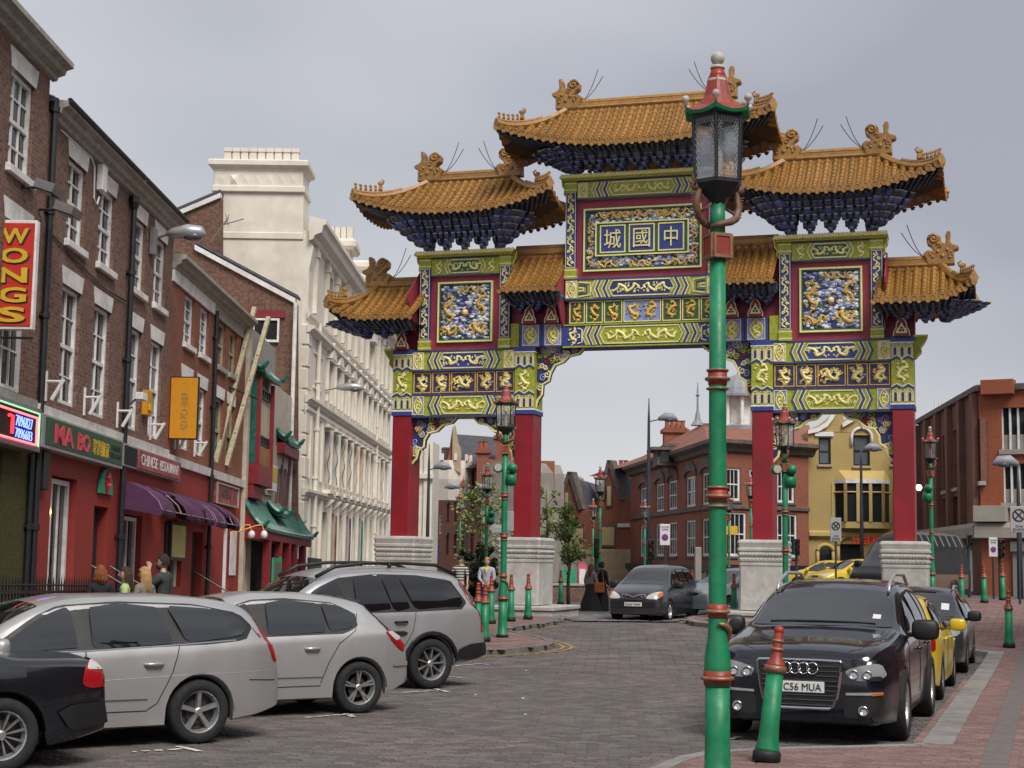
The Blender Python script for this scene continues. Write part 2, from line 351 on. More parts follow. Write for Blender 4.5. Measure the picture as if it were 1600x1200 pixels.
# grey bands let into the right-hand pavement, parallel to the kerb
def strip(name, pts, wd, h, m, par=None, kind=None, dash=None):
    w = MB(); P = []
    for a, b in zip(pts, pts[1:]):
        n = max(1, int((b-a).length/.4)); P += [a+(b-a)*(k/n) for k in range(n)]
    P.append(pts[-1]); vs = []
    for i, p in enumerate(P):
        t = (P[min(i+1, len(P)-1)]-P[max(i-1, 0)]).normalized(); nn = V((-t.y, t.x))*wd/2
        for q in (p+nn, p-nn): vs.append((q.x, q.y, gz(q.x, q.y)+h))
    w.add(vs, [(2*i, 2*i+1, 2*i+3, 2*i+2) for i in range(len(P)-1)]); o = w.build(name, m, par)
    if kind: tag(o, kind=kind)
    return o
kd = (PAVE_R[11]-PAVE_R[9]).normalized(); kn = V((kd.y, -kd.x))
for off, wd in ((.62, .24),):
    for k in range(24):
        a = PAVE_R[9]-kd*3.2+kn*off+kd*(k*.9); w = MB(); z = gz(a.x, a.y)
        q = [a, a+kd*.89, a+kd*.89+kn*wd, a+kn*wd]; w.prism([(p.x, p.y, gz(p.x, p.y)+.10) for p in q], (0, 0, .027)); w.build('band_slab', 'band_stone', pave_r, fix=True)
# painted lines
def off(pts, d):
    o = []
    for i, p in enumerate(pts):
        t = (pts[min(i+1, len(pts)-1)]-pts[max(i-1, 0)]).normalized(); o.append(p+V((-t.y, t.x))*d)
    return o
ki = [V(p) for p in PAVE_I[2:17]]
for d in (-.22, -.40): strip('yellow_line', off(ki[:9], d), .075, .010, 'line_yellow', road)
strip('yellow_line', off(ki[10:13], -.25), .08, .010, 'line_yellow', road)
kr = [V(p) for p in PAVE_R[12:19]]
for d in (-.22, -.40): strip('yellow_line', off(kr[:5], d*-1 if False else d), .075, .010, 'line_yellow', road)
for a, b in (((207, 1176), (214, 1176)), ((222, 1175), (234, 1174)), ((242, 1174), (254, 1173)), ((264, 1173), (283, 1171)), ((277, 1167), (312, 1175)), ((478, 1122), (515, 1119)), ((519, 1118.5), (552, 1117)), ((540, 1116), (552, 1121)), ((628, 1083), (656, 1081)), ((660, 1081), (692, 1079)), ((680, 1077), (700, 1082)), ((700, 1058), (727, 1060)), ((712, 1041), (738, 1039)), ((740, 1037), (764, 1039)), ((1142, 1156), (1155, 1152))):
    strip('bay_mark', [V(p) for p in (ground(*a).xy, ground(*b).xy)], .07, .010, 'line_white', road)
for x, y in ((822, 1047.5), (743, 1086), (817, 1091), (821, 1116.5)):
    p = ground(x, y); w = MB(Matrix.Translation(p)@Matrix.Rotation(x, 4, 'Z')@Matrix.Diagonal((.6, .6, .35, 1))); w.add([(-.035, -.03, .004), (.03, -.035, .006), (.04, .03, .012), (-.02, .035, .008), (0, 0, .03)], [(0, 1, 4), (1, 2, 4), (2, 3, 4), (3, 0, 4), (3, 2, 1, 0)])
    tag(w.build('litter_scrap', 'litter'), 'small pale scrap of litter lying on the bare road paving', 'litter', 'scraps of litter on the road')
# ================================================================== the ceremonial gate
GT = R(17); _p = at(816, 840, 45.5); _u = V((math.cos(GT), -math.sin(GT), 0)); _n = V((-math.sin(GT), -math.cos(GT), 0))
_o = V((_p.x, _p.y, 0))+_u*3.46; GF = Frame(_o, _u, _n); GM = GF.M
gate = thing('gate_arch', 'tall red and gold ceremonial gate with stacked orange tiled roofs and four red pillars', 'gate', (_o.x-_n.x*-.45*0, _o.y, .1))
mat('gate_red', (.275, .016, .024), .38, var=.10, sc=2, spec=.45, dirt=(.16, .02, .025), dsc=.8)
mat('gate_maroon', (.30, .034, .062), .5, var=.12, sc=3)
mat('gate_gold', (.95, .80, .33), .42, var=.22, sc=25, spec=.6, bump=.2, bsc=120)
mat('gate_gold_deep', (.68, .44, .09), .45, var=.3, sc=20, spec=.6)
mat('gate_green', (.34, .38, .028), .5, var=.25, sc=12)
mat('gate_dkgreen', (.035, .12, .04), .5, var=.25, sc=12)
mat('gate_blue', (.035, .055, .24), .5, var=.25, sc=10)
mat('gate_ltblue', (.24, .29, .55), .5, var=.3, sc=14)
mat('gate_navy', (.03, .04, .14), .5, var=.3, sc=10)
mat('gate_white', (.80, .80, .78), .5, var=.15, sc=14)
mat('gate_cream', (.80, .72, .42), .5, var=.15, sc=14)
mat('bracket_blue', (.085, .105, .32), .4, var=.45, sc=5)
mat('bracket_green', (.04, .065, .12), .4, var=.45, sc=5)
mat('bracket_edge', (.46, .46, .32), .5, var=.5, sc=6)
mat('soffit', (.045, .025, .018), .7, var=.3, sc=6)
mat('stone_pale', (.46, .445, .415), .75, var=.14, sc=5, bump=.25, bsc=60, dirt=(.30, .285, .26), dsc=1.5)
def tile_mat(name, col):
    k = NT(name); g = k.n('NewGeometry'); o = k.n('ObjectInfo')
    c = k.ramp(o.outputs['Random'], [(0, tuple(x*.78 for x in col)), (1, tuple(x*1.15 for x in col))])
    c = k.mix(k.ramp(k.noise(5, 6, rough=.7), [(.4, (0, 0, 0)), (.75, (.75, .75, .75))]), c, tuple(x*.42 for x in col))
    c = k.mix(k.ramp(k.noise(16, 4), [(.5, (0, 0, 0)), (.8, (.5, .5, .5))]), c, (.50, .30, .10))
    k.set(col=c, rough=.38, spec=.5); k.bump(k.noise(40, 4), .15, .01); return k.m
tile_mat('tile_orange', (.325, .160, .040)); tile_mat('tile_trim', (.35, .18, .05))
def gmb(): return MB(GM)
# ---- carved reliefs in the plane of the gate: (x, y) unit drawing -> tubes
def curl(cx, cy, r, turns, a0, sgn=1, n=14, grow=.12):
    return [(cx+(r*(1-t)+r*grow*t)*math.cos(a0+sgn*2*PI*turns*t), cy+(r*(1-t)+r*grow*t)*math.sin(a0+sgn*2*PI*turns*t)) for t in [k/(n-1) for k in range(n)]]
def dragon_strokes(w, h, seed, waves=1.5, flip=False):
    """a dragon in relief: tapering S-curved body, crested head, clawed legs, curled tail, thin flame scrolls around"""
    rnd = random.Random(seed); T = []; n = 36; vert = h > w
    if vert: w, h = h, w
    waves = max(.95, min(2.6, w/h*.72)); A = h*.29; L = w*.80; r0 = h*.088; ph = .5+rnd.random()*.5
    fb = lambda t: ((t-.5)*L+h*.10*math.sin(4*PI*waves*t), A*math.sin(2*PI*waves*t+ph)*(1-.15*t))
    body = [fb(k/(n-1)) for k in range(n)]; T.append((body, [r0*(.55+.75*math.sin(PI*(.10+.8*k/(n-1)))) for k in range(n)]))
    hx, hy = body[0]; s0 = 1 if hy < 0 else -1
    T.append(([(hx, hy), (hx-h*.07, hy+s0*h*.08), (hx-h*.02, hy+s0*h*.2), (hx+h*.09, hy+s0*h*.2)], [r0*.9, r0*1.2, r0*1.1, r0*.5]))
    for q in (.0, .07, .14): T.append(([(hx-h*.03, hy+s0*h*(.1+q*.5)), (hx-h*(.15+q), hy+s0*h*(.16+q)), (hx-h*(.13+q*.6), hy+s0*h*(.26+q*.6))], [r0*.5, r0*.35, r0*.15]))
    tx, ty = body[-1]; T.append((curl(tx, ty, h*.13, 1.1, 0, 1 if ty < 0 else -1, 10), r0*.45))
    for k, t in enumerate((.2, .42, .64, .84)):
        x, y = fb(t); s = -1 if y > 0 else 1; kx, ky = x+h*rnd.uniform(.08, .15), y+s*h*.22; T.append(([(x, y), (x+h*.02, y+s*h*.12), (kx, ky)], [r0*.6, r0*.5, r0*.4]))
        for q in (-.09, 0, .09): T.append(([(kx, ky), (kx+h*(.07+abs(q)*-.3), ky+h*q+s*h*.05)], [r0*.38, r0*.15]))
    for k in range(int(7+5*w/h)):
        t = rnd.random(); x, y = fb(t); y2 = max(-.42*h, min(.42*h, -y*1.1+rnd.uniform(-.08, .08)*h)); T.append((curl(x+rnd.uniform(-.1, .1)*h, y2, h*rnd.uniform(.06, .09), .85, rnd.uniform(0, 6), rnd.choice((-1, 1)), 7), r0*.38))
    if flip: T = [([(-x, y) for x, y in p], r) for p, r in T]
    if vert: T = [([(y, x) for x, y in p], r) for p, r in T]
    return T
def strokes_to(mb, T, a, z, c, d=.5, n=5):
    for p, r in T: mb.tube([(a+x, c/d, z+y) for x, y in p], r, n, flat=(1, d))
def scroll_strokes(w, h, seed):
    rnd = random.Random(seed); T = []; n = max(3, round(h/w/1.1)); st = h/n; r = w*.095
    for k in range(n):
        z = -h/2+(k+.5)*st; s = 1 if k % 2 else -1
        T.append(([(s*-.1*w, z-st*.5), (s*.3*w, z-st*.28), (s*.28*w, z), (-s*.12*w, z+st*.2), (s*.1*w, z+st*.5)], r)); T.append((curl(-s*.2*w, z-.1*st, w*.2, 1.1, 0, s, 9), r*.8)); T.append((curl(s*.18*w, z+.25*st, w*.16, .9, 2, -s, 8), r*.7))
    return T
def rect_frame(mb, a0, a1, z0, z1, c, t=.035, d=.035):
    mb.box(a0, a1, c, c+d, z1-t, z1); mb.box(a0, a1, c, c+d, z0, z0+t); mb.box(a0, a0+t, c, c+d, z0+t, z1-t); mb.box(a1-t, a1, c, c+d, z0+t, z1-t)
def gold_rel(par, T, a, z, c, m='gate_gold', name='carved_relief'):
    mb = gmb(); strokes_to(mb, T, a, z, c); return mb.build(name, m, par, smooth=True)
def polyline(mb, pts, t, c, d=.02):
    pts = [V((p[0], 0, p[1])) for p in pts]; n = len(pts); vs = []
    for i, p in enumerate(pts):
        q = (pts[min(i+1, n-1)]-pts[max(i-1, 0)]).normalized(); s = V((-q.z, 0, q.x))*t/2
        for e in (s, -s): vs += [(p.x+e.x, c, p.z+e.z), (p.x+e.x, c+d, p.z+e.z)]
    mb.add(vs, [(4*i+1, 4*i+3, 4*i+7, 4*i+5) for i in range(n-1)]+[(4*i, 4*i+1, 4*i+5, 4*i+4) for i in range(n-1)]+[(4*i+3, 4*i+2, 4*i+6, 4*i+7) for i in range(n-1)]+[(0, 2, 3, 1), (4*n-4, 4*n-3, 4*n-1, 4*n-2)])
def hexpanel(a0, a1, z0, z1, k): zm = (z0+z1)/2; return [(a0, z0), (a0+k, zm), (a0, z1), (a1, z1), (a1-k, zm), (a1, z0)]
def hexout(a0, a1, z0, z1, k): zm = (z0+z1)/2; return [(a0+k, z0), (a0, zm), (a0+k, z1), (a1-k, z1), (a1, zm), (a1-k, z0)]
def oval(par, a, z, w, h, c, col, seed, rel='gate_gold'):
    mb = gmb(); pts = [(a+w/2*math.cos(t)*(1-.12*abs(math.sin(2*t))), c, z+h/2*math.sin(t)*(1-.12*abs(math.sin(2*t)))) for t in [2*PI*k/20 for k in range(20)]]
    mb.prism(pts, (0, .015, 0)); o = mb.build('medallion', col, par)
    mb = gmb(); mb.tube([(x, (c+.015), y) for x, _, y in pts+pts[:1]], .018, 4); mb.build('rim', 'gate_cream', o)
    gold_rel(o, dragon_strokes(w*.8, h*.8, seed, 1.2), a, z, c+.02, rel)
def beam(a0, a1, z0, z1, c, base, panel, seed, pw=.42, ends='oval', endcol='gate_ltblue', rel='gate_gold', extra=False):
    """painted timber beam: hexagonal dragon panel in the middle, chevrons either side, medallions at both ends"""
    H = z1-z0; mb = gmb(); mb.box(a0, a1, -.84, c, z0, z1); b = mb.build('painted_beam', base, gate)
    mb = gmb(); mb.box(a0, a1, c, c+.03, z0, z0+H*.06); mb.box(a0, a1, c, c+.03, z1-H*.06, z1); mb.build('beam_edge', 'gate_green' if base != 'gate_green' else 'gate_blue', b)
    ac = (a0+a1)/2; hw = (a1-a0)*pw/2; e = H*.10; k = H*.18
    zz0, zz1 = z0+e, z1-e
    q = hexout(ac-hw, ac+hw, zz0+.03, zz1-.03, k); mb = gmb(); mb.prism([(x, c, y) for x, y in q], (0, .02, 0)); p = mb.build('dragon_panel', panel, b)
    mb = gmb(); polyline(mb, q+q[:1], .035, c+.015, .025); mb.build('rim', 'gate_cream', p)
    mb = gmb()
    for s in (-1, 1): strokes_to(mb, [([(s*x, y) for x, y in pp], r) for pp, r in dragon_strokes(hw*.92, (zz1-zz0)*.78, seed, 1.6)], ac+s*hw*.48, (zz0+zz1)/2, c+.03)
    mb.build('carved_relief', rel, p, smooth=True)
    ew = H*.62; lim = (a1-a0)/2-ew
    sets = [('gate_green', .05), ('gate_cream', .03), ('gate_blue', .06), ('gate_cream', .03), ('gate_green', .06), ('gate_cream', .03), ('gate_blue', .05), ('gate_cream', .04), ('gate_green', .05), ('gate_cream', .03)]
    for s in (-1, 1):
        x = hw+.02; zm = (zz0+zz1)/2
        for j, (col, t) in enumerate(sets):
            x += t*.62
            if x+k > lim+.05: break
            mb = gmb(); X = ac+s*x; polyline(mb, [(X-s*k, zz0), (X, zm), (X-s*k, zz1)] if s < 0 else [(X-k, zz0), (X, zm), (X-k, zz1)], t, c+.004+.003*(j % 3), .018); mb.build('chevron', col, b); x += t*.62
        if x < lim-.1:                            # nested brackets between chevrons and end panel
            for j, f in enumerate((.42, .26, .1)):
                mb = gmb(); x0, x1 = ac+s*(lim-.02), ac+s*(lim-.02-(lim-x)*(.95-.28*j)); hh = (zz1-zz0)*f
                polyline(mb, [(x0, zm-hh), (x1, zm-hh*.8), (x1, zm+hh*.8), (x0, zm+hh)], .04, c+.006, .02); mb.build('bracket_line', 'gate_cream' if j != 1 else 'gate_blue', b)
        if ends == 'oval':
            xc = ac+s*(lim+ew/2); mb = gmb(); mb.box(xc-ew/2+.03, xc+ew/2-.03, c, c+.012, zz0, zz1); mb.build('end_panel', endcol, b)
            mb = gmb(); rect_frame(mb, xc-ew/2+.03, xc+ew/2-.03, zz0, zz1, c+.012, .022, .02); mb.build('rim', 'gate_cream', b)
            oval(b, xc, zm, ew*.58, (zz1-zz0)*.88, c+.015, 'gate_green', seed+5)
        elif ends == 'dragon':
            xc = ac+s*(lim+ew*.3); gold_rel(b, dragon_strokes(ew*.8, (zz1-zz0)*.9, seed+9, 1.2), xc, zm, c+.02, rel)
    return b
# ---- pillars, pedestals, plinths
def pillar(a, sgn):
    hw = .285; mb = gmb(); mb.bbox(a-hw, a+hw, -.9, 0, 2.40, 6.02, .02); p = mb.build('pillar', 'gate_red', gate, fix=True)
    mb = gmb(); mb.box(a-hw-.01, a+hw+.01, -.91, .01, 6.02, 8.0); t = mb.build('painted_capital', 'gate_green', gate)
    for z0, z1, m in ((6.02, 6.14, 'gate_blue'), (6.14, 6.18, 'gate_white'), (6.60, 6.66, 'gate_blue'), (6.66, 6.69, 'gate_cream'), (7.38, 7.44, 'gate_blue'), (7.44, 7.47, 'gate_cream'), (7.86, 8.0, 'gate_blue'), (7.83, 7.86, 'gate_white')):
        mb = gmb(); mb.box(a-hw-.03, a+hw+.03, -.93, .03, z0, z1)
        if z0 in (6.60, 6.66, 7.38, 7.44):
            mb = gmb(); zc = (z0+z1)/2; w = hw+.02; polyline(mb, [(a-w, zc-.05), (a-w/2, zc+.04), (a, zc-.05), (a+w/2, zc+.04), (a+w, zc-.05)], z1-z0, .012, .02)
        mb.build('band', m, t)
    for zc in (6.40, 7.64):                       # little nested arches
        for k in (-1, 0, 1):
            x = a+k*.19; mb = gmb()
            for f, m in ((1, 0), (.62, 0)): polyline(mb, [(x-.085*f, zc-.18), (x-.085*f, zc+.06*f), (x-.04*f, zc+.16*f), (x+.04*f, zc+.16*f), (x+.085*f, zc+.06*f), (x+.085*f, zc-.18)], .022, .012, .018)
            mb.build('arch_line', 'gate_cream', t); mb = gmb(); mb.box(x-.035, x+.035, .012, .02, zc-.16, zc+.06); mb.build('arch_fill', 'gate_navy', t)
    gold_rel(t, dragon_strokes(.46, .62, int(a*10)+3, 1.4, a > 0), a, 7.03, .03)
    # pedestal: moulded stone block
    pw, pd = .60, .34; mb = gmb()
    prof = [(.0, .52), (.0, 1.72), (.02, 1.74), (.02, 1.80), (-.01, 1.82), (.03, 1.86), (.03, 1.93), (.0, 1.95), (.0, 1.97), (.035, 2.0), (.035, 2.07), (.01, 2.10), (.05, 2.14), (.05, 2.2), (.02, 2.22), (.035, 2.3), (.05, 2.36), (.03, 2.41), (-.02, 2.44)]
    vs = []; ch = .05
    for o, z in prof:
        x0, x1, y0, y1 = a-pw-o, a+pw+o, -.9-pd-o, pd+o
        vs += [(x0+ch, y0, z), (x1-ch, y0, z), (x1, y0+ch, z), (x1, y1-ch, z), (x1-ch, y1, z), (x0+ch, y1, z), (x0, y1-ch, z), (x0, y0+ch, z)]
    mb.add(vs, [(i*8+k, i*8+(k+1) % 8, i*8+8+(k+1) % 8, i*8+8+k) for i in range(len(prof)-1) for k in range(8)]+[tuple(range(8))[::-1], tuple(range(len(vs)-8, len(vs)))])
    pe = mb.build('pedestal', 'stone_pale', gate, fix=True)
    mb = gmb()
    for k in range(15):
        x = a-pw+.04+k*(2*pw-.08)/14; mb.ball((x, pd+.035, 2.035), .034, 6, 4)
        y = -.9-pd+.05+k*(.9+2*pd-.1)/14; mb.ball((a+pw+.035, y, 2.035), .034, 6, 4); mb.ball((a-pw-.035, y, 2.035), .034, 6, 4)
    mb.build('bead_moulding', 'stone_pale', pe, smooth=True)
    mb = gmb()
    for k in range(11):
        x = a-pw+.06+k*(2*pw-.12)/10; mb.ball((x, pd+.03, 2.17), .05, 6, 4, (1, .5, .7)); mb.ball((x, pd+.02, 1.9), .05, 6, 4, (1, .5, .6))
        y = -.9-pd+.07+k*(.9+2*pd-.14)/10; mb.ball((a+pw+.03, y, 2.17), .05, 6, 4, (.5, 1, .7)); mb.ball((a+pw+.02, y, 1.9), .05, 6, 4, (.5, 1, .6))
    mb.build('leaf_moulding', 'stone_pale', pe, smooth=True)
    if abs(a) > 5:                               # flared green wing on the outer side
        mb = gmb(); s = sgn; mb.prism([(a+s*hw, -.2, 8.02), (a+s*(hw+.38), -.2, 8.02), (a+s*(hw+.33), -.2, 7.9), (a+s*(hw+.2), -.2, 7.72), (a+s*(hw+.22), -.2, 7.6), (a+s*(hw+.06), -.2, 7.42), (a+s*hw, -.2, 7.42)], (0, -.3, 0)); mb.build('wing', 'gate_green', gate)
        mb = gmb(); mb.tube([(a+s*hw, -.18, 8.04), (a+s*(hw+.4), -.18, 8.04)], .03, 6); mb.tube([(a+s*(hw+.38), -.18, 8.0), (a+s*(hw+.33), -.18, 7.9), (a+s*(hw+.2), -.18, 7.72), (a+s*(hw+.22), -.18, 7.6), (a+s*(hw+.06), -.18, 7.42)], .018, 5); mb.build('wing_edge', 'gate_gold', gate)
def flame(a, z, par, h=.50, w=.44, c=.16):
    q = [(-.5, 0), (-.48, .25), (-.34, .45), (-.3, .72), (-.12, .95), (0, 1), (.12, .95), (.3, .72), (.34, .45), (.48, .25), (.5, 0)]
    mb = gmb(); mb.prism([(a+x*w, c, z+y*h) for x, y in q], (0, -.2, 0)); o = mb.build('flame_board', 'gate_red', par)
    mb = gmb(); polyline(mb, [(a+x*w*.98, z+y*h*.99) for x, y in q], .025, c-.002, .02); mb.build('flame_edge', 'gate_cream', o)
    q2 = [(-.5, .1), (-.38, .42), (-.2, .55), (0, .9), (.2, .55), (.38, .42), (.5, .1)]
    mb = gmb(); mb.prism([(a+x*w*.72, c, z+.04+y*h*.75) for x, y in q2], (0, .012, 0)); mb.build('flame_panel', 'gate_gold', o)
    mb = gmb(); mb.ball((a, c+.015, z+.22), .036, 8, 5, (1, .4, 1)); mb.ball((a-.04, c+.015, z+.15), .034, 8, 5, (1, .4, 1)); mb.ball((a+.04, c+.015, z+.15), .034, 8, 5, (1, .4, 1)); mb.build('pearls', 'gate_navy', o, smooth=True)
PA = (-7.27, -3.46, 3.46, 7.27)
for a in PA: pillar(a, -1 if a < 0 else 1)
for s in (-1, 1):
    x0, x1 = sorted((s*2.2, s*8.6)); z0 = -.3
    mb = gmb(); mb.bbox(x0, x1, -1.7, 1.25, z0, .38, .02); pl = mb.build('plinth', 'stone_pale', gate, fix=True)
    mb = gmb(); mb.bbox(x0-.05, x1+.05, -1.75, 1.3, .385, .50, .02); mb.build('plinth_coping', 'stone_pale', pl, fix=True)
    flame(s*7.27, 8.0, gate); flame(s*3.30, 8.66, gate, .5, .42); flame(s*2.62, 8.66, gate, .5, .42)
    # side bay beams and panel row
    x0, x1 = sorted((s*3.745, s*6.985))
    beam(x0, x1, 5.97, 6.66, -.06, 'gate_green', 'gate_green', 11+s, .44); beam(x0, x1, 7.33, 7.97, -.04, 'gate_green', 'gate_blue', 21+s, .46, endcol='gate_cream')
    mb = gmb(); mb.box(x0, x1, -.80, -.10, 6.66, 7.33); row = mb.build('panel_row', 'gate_red', gate)
    for k in range(5):
        w = (x1-x0-.06)/5.35; ww = w*(1.35 if k == 2 else 1); xs_ = x0+.03+(k*w if k < 3 else (k+.35)*w)
        mb = gmb(); mb.box(xs_+.04, xs_+ww-.04, -.10, -.085, 6.70, 7.29); p = mb.build('carved_panel', 'gate_navy', row)
        mb = gmb(); rect_frame(mb, xs_+.02, xs_+ww-.02, 6.69, 7.30, -.085, .025, .03); mb.build('panel_rim', 'gate_gold_deep', p)
        gold_rel(p, dragon_strokes(ww*.82, .54, 31+k*3, 1.3, k > 2), xs_+ww/2, 7.0, -.065, 'gate_gold_deep'); gold_rel(p, dragon_strokes(ww*.6, .4, 61+k, 1.0, k > 2), xs_+ww/2+.02, 6.98, -.05, 'gate_gold')
        mb = gmb(); rr = random.Random(k)
        for j in range(9): mb.ball((xs_+.1+rr.random()*(ww-.2), -.085, 6.76+rr.random()*.48), .05, 6, 4, (1, .4, .7))
        mb.build('cloud_relief', 'gate_ltblue' if k % 2 else 'gate_dkgreen', p, smooth=True)
    # small panels over the inner pillars
    for a in (3.30, 2.62):
        mb = gmb(); mb.box(s*a-.30, s*a+.30, -.8, -.03, 8.0, 8.66); p = mb.build('small_panel', 'gate_ltblue', gate)
        mb = gmb(); mb.box(s*a-.33, s*a-.26, -.78, -.01, 8.0, 8.66); mb.box(s*a+.26, s*a+.33, -.78, -.01, 8.0, 8.66); mb.build('panel_stile', 'gate_blue', p)
        mb = gmb(); rect_frame(mb, s*a-.25, s*a+.25, 8.03, 8.63, -.03, .02, .02); mb.build('rim', 'gate_cream', p)
        oval(p, s*a, 8.33, .36, .54, -.025, 'gate_green', 71+int(a*10))
    mb = gmb(); mb.box(*sorted((s*3.66, s*3.92)), -.7, -.05, 8.0, 8.7); mb.build('green_post', 'gate_green', gate)
# ---- centre bay beams
beam(-2.32, 2.32, 7.94, 8.62, -.05, 'gate_blue', 'gate_green', 41, .52, ends='dragon')
beam(-2.27, 2.27, 9.32, 9.96, -.02, 'gate_green', 'gate_navy', 45, .42, endcol='gate_cream')
mb = gmb(); mb.box(-2.2, 2.2, -.8, -.10, 8.62, 9.32); row = mb.build('panel_row', 'gate_red', gate)
xx = -2.15
for k, ww in enumerate((.48, .52, .56, 1.12, .56, .52, .48)):
    mb = gmb(); mb.box(xx+.03, xx+ww-.03, -.10, -.08, 8.67, 9.27); p = mb.build('carved_panel', 'gate_ltblue' if k == 3 else 'gate_dkgreen', row)
    mb = gmb(); rect_frame(mb, xx+.01, xx+ww-.01, 8.65, 9.29, -.085, .025, .03); mb.build('panel_rim', 'gate_gold', p)
    for f in ((-1, 1) if k == 3 else (0,)): gold_rel(p, dragon_strokes((ww*.42 if k == 3 else ww*.75), .52, 81+k+f, 1.2, f > 0 or k > 3), xx+ww/2+f*ww*.23, 8.97, -.06, 'gate_gold_deep')
    mb = gmb(); rr = random.Random(k+40)
    for j in range(10): mb.ball((xx+.1+rr.random()*(ww-.2), -.085, 8.73+rr.random()*.48), .045, 6, 4, (1, .4, .7))
    mb.build('cloud_relief', 'gate_dkgreen' if k == 3 else 'gate_red', p, smooth=True); xx += ww+.017
# ---- towers: a framed box with corner posts, red field, carved panel
def tower(ac, hw, z0, z1, big=False):
    mb = gmb(); mb.box(ac-hw+.28, ac+hw-.28, -.75, -.14, z0, z1); field = mb.build('red_field', 'gate_maroon', gate)
    for s in (-1, 1):
        xc = ac+s*(hw-.155); mb = gmb(); mb.box(xc-.155, xc+.155, -.82, .0, z0, z1); post = mb.build('corner_post', 'gate_blue', gate)
        for a, b in ((z0, z0+.32), (z1-.32, z1)):
            mb = gmb(); mb.box(xc-.18, xc+.18, -.83, .012, a, b); q = mb.build('post_cap', 'gate_green', post)
            for zz in (a+.05, b-.08): mb = gmb(); mb.box(xc-.182, xc+.182, -.832, .016, zz, zz+.03); mb.build('band', 'gate_cream', q)
        gold_rel(post, scroll_strokes(.27, z1-z0-.74, int(ac*7)+s), xc, (z0+z1)/2, .012)
        mb = gmb(); rect_frame(mb, xc-.15, xc+.15, z0+.33, z1-.33, .0, .015, .012); mb.build('rim', 'gate_cream', post)
    bt = .56; b = beam(ac-hw+.34, ac+hw-.34, z1-bt, z1, -.03, 'gate_green', 'gate_green' if big else 'gate_dkgreen', int(ac)+51, .5, ends='oval' if big else 'dragon', endcol='gate_cream')
    mb = gmb(); L = hw+.14; mb.prism([(ac-L, .12, z1+.17), (ac-L+.06, .12, z1), (ac+L-.06, .12, z1), (ac+L, .12, z1+.17)], (0, -1.05, 0)); pl = mb.build('cornice_plate', 'gate_green', gate)
    mb = gmb(); n = int(L*2/.075)
    for k in range(n): x = ac-L+.04+k*(2*L-.08)/(n-1); mb.tube([(x-.045, .15, z1+.06), (x+.045, .15, z1+.17)], .045, 6)
    mb.build('gold_cord', 'gate_gold', pl, smooth=True)
    for s in (-1, 1):                            # flared green ends with gold edge
        x = ac+s*hw; mb = gmb(); mb.prism([(x, -.1, z1+.1), (x+s*.16, -.1, z1+.1), (x+s*.13, -.1, z1-.12), (x+s*.07, -.1, z1-.2), (x+s*.08, -.1, z1-.36), (x, -.1, z1-.45)], (0, -.35, 0)); w_ = mb.build('wing', 'gate_green', gate)
        mb = gmb(); mb.tube([(x+s*.16, -.09, z1+.1), (x+s*.13, -.09, z1-.12), (x+s*.07, -.09, z1-.2), (x+s*.08, -.09, z1-.36), (x, -.09, z1-.45)], .018, 5); mb.build('wing_edge', 'gate_gold', w_)
    return field
def cloud_panel(field, a0, a1, z0, z1, c, seed, n=130, dragons=True):
    mb = gmb(); mb.box(a0, a1, c, c+.02, z0, z1); p = mb.build('carved_panel', 'gate_navy', field); rr = random.Random(seed)
    for m, cnt in (('gate_ltblue', n), ('gate_white', int(n*.95)), ('gate_dkgreen', int(n*.35))):
        mb = gmb()
        for j in range(cnt):
            x, z = a0+.06+rr.random()*(a1-a0-.12), z0+.06+rr.random()*(z1-z0-.12); r = rr.uniform(.035, .075)
            mb.ball((x, c+.02, z), r, 6, 4, (1.3, .5, .75))
            if rr.random() < .5: mb.tube([(x+dx, (c+.03)/.5, z+dz) for dx, dz in curl(r, 0, r*1.2, .8, PI, rr.choice((-1, 1)), 6)], .014, 4, flat=(1, .5))
        mb.build('cloud_relief', m, p, smooth=True)
    return p
for s in (-1, 1):
    ac = s*5.36; f = tower(ac, 1.41, 7.97, 10.76)
    mb = gmb(); rect_frame(mb, ac-.86, ac+.86, 8.2, 10.02, -.14, .05, .09); mb.build('gold_frame', 'gate_gold', f)
    mb = gmb(); rect_frame(mb, ac-.81, ac+.81, 8.25, 9.97, -.14, .04, .07); mb.build('frame_lining', 'gate_dkgreen', f)
    p = cloud_panel(f, ac-.80, ac+.80, 8.26, 9.96, -.14, 100+s, 170); H = 9.11
    for dx, dz, w, h, sd, fl in ((-.52, .15, .5, .95, 3, 0), (.5, .25, .45, .8, 5, 1), (.42, -.5, .6, .55, 7, 0), (-.45, -.55, .7, .4, 9, 1), (.15, .68, .9, .3, 4, 0)):
        gold_rel(p, dragon_strokes(w, h, sd, 1.1, bool(fl)), ac+dx, H+dz, -.085, 'gate_gold_deep')
    mb = gmb(); mb.ball((ac, -.1, H-.02), .1, 10, 6); mb.build('pearl', 'gate_gold', p, smooth=True)
    mb = gmb()
    for q in range(5): mb.tube([(ac+.08*math.cos(q*1.256), -.09, H+.08*math.sin(q*1.256)), (ac+.22*math.cos(q*1.256), -.09, H+.22*math.sin(q*1.256))], [.03, .012], 5)
    mb.build('flames', 'gate_red', p)
f = tower(0, 2.27, 9.96, 12.86, True)
mb = gmb(); rect_frame(mb, -1.74, 1.74, 10.17, 12.03, -.14, .045, .09); mb.build('gold_frame', 'gate_gold', f)
mb = gmb(); rect_frame(mb, -1.69, 1.69, 10.22, 11.98, -.14, .035, .07); mb.build('frame_lining', 'gate_dkgreen', f)
p = cloud_panel(f, -1.68, 1.68, 10.23, 11.97, -.14, 140, 330)
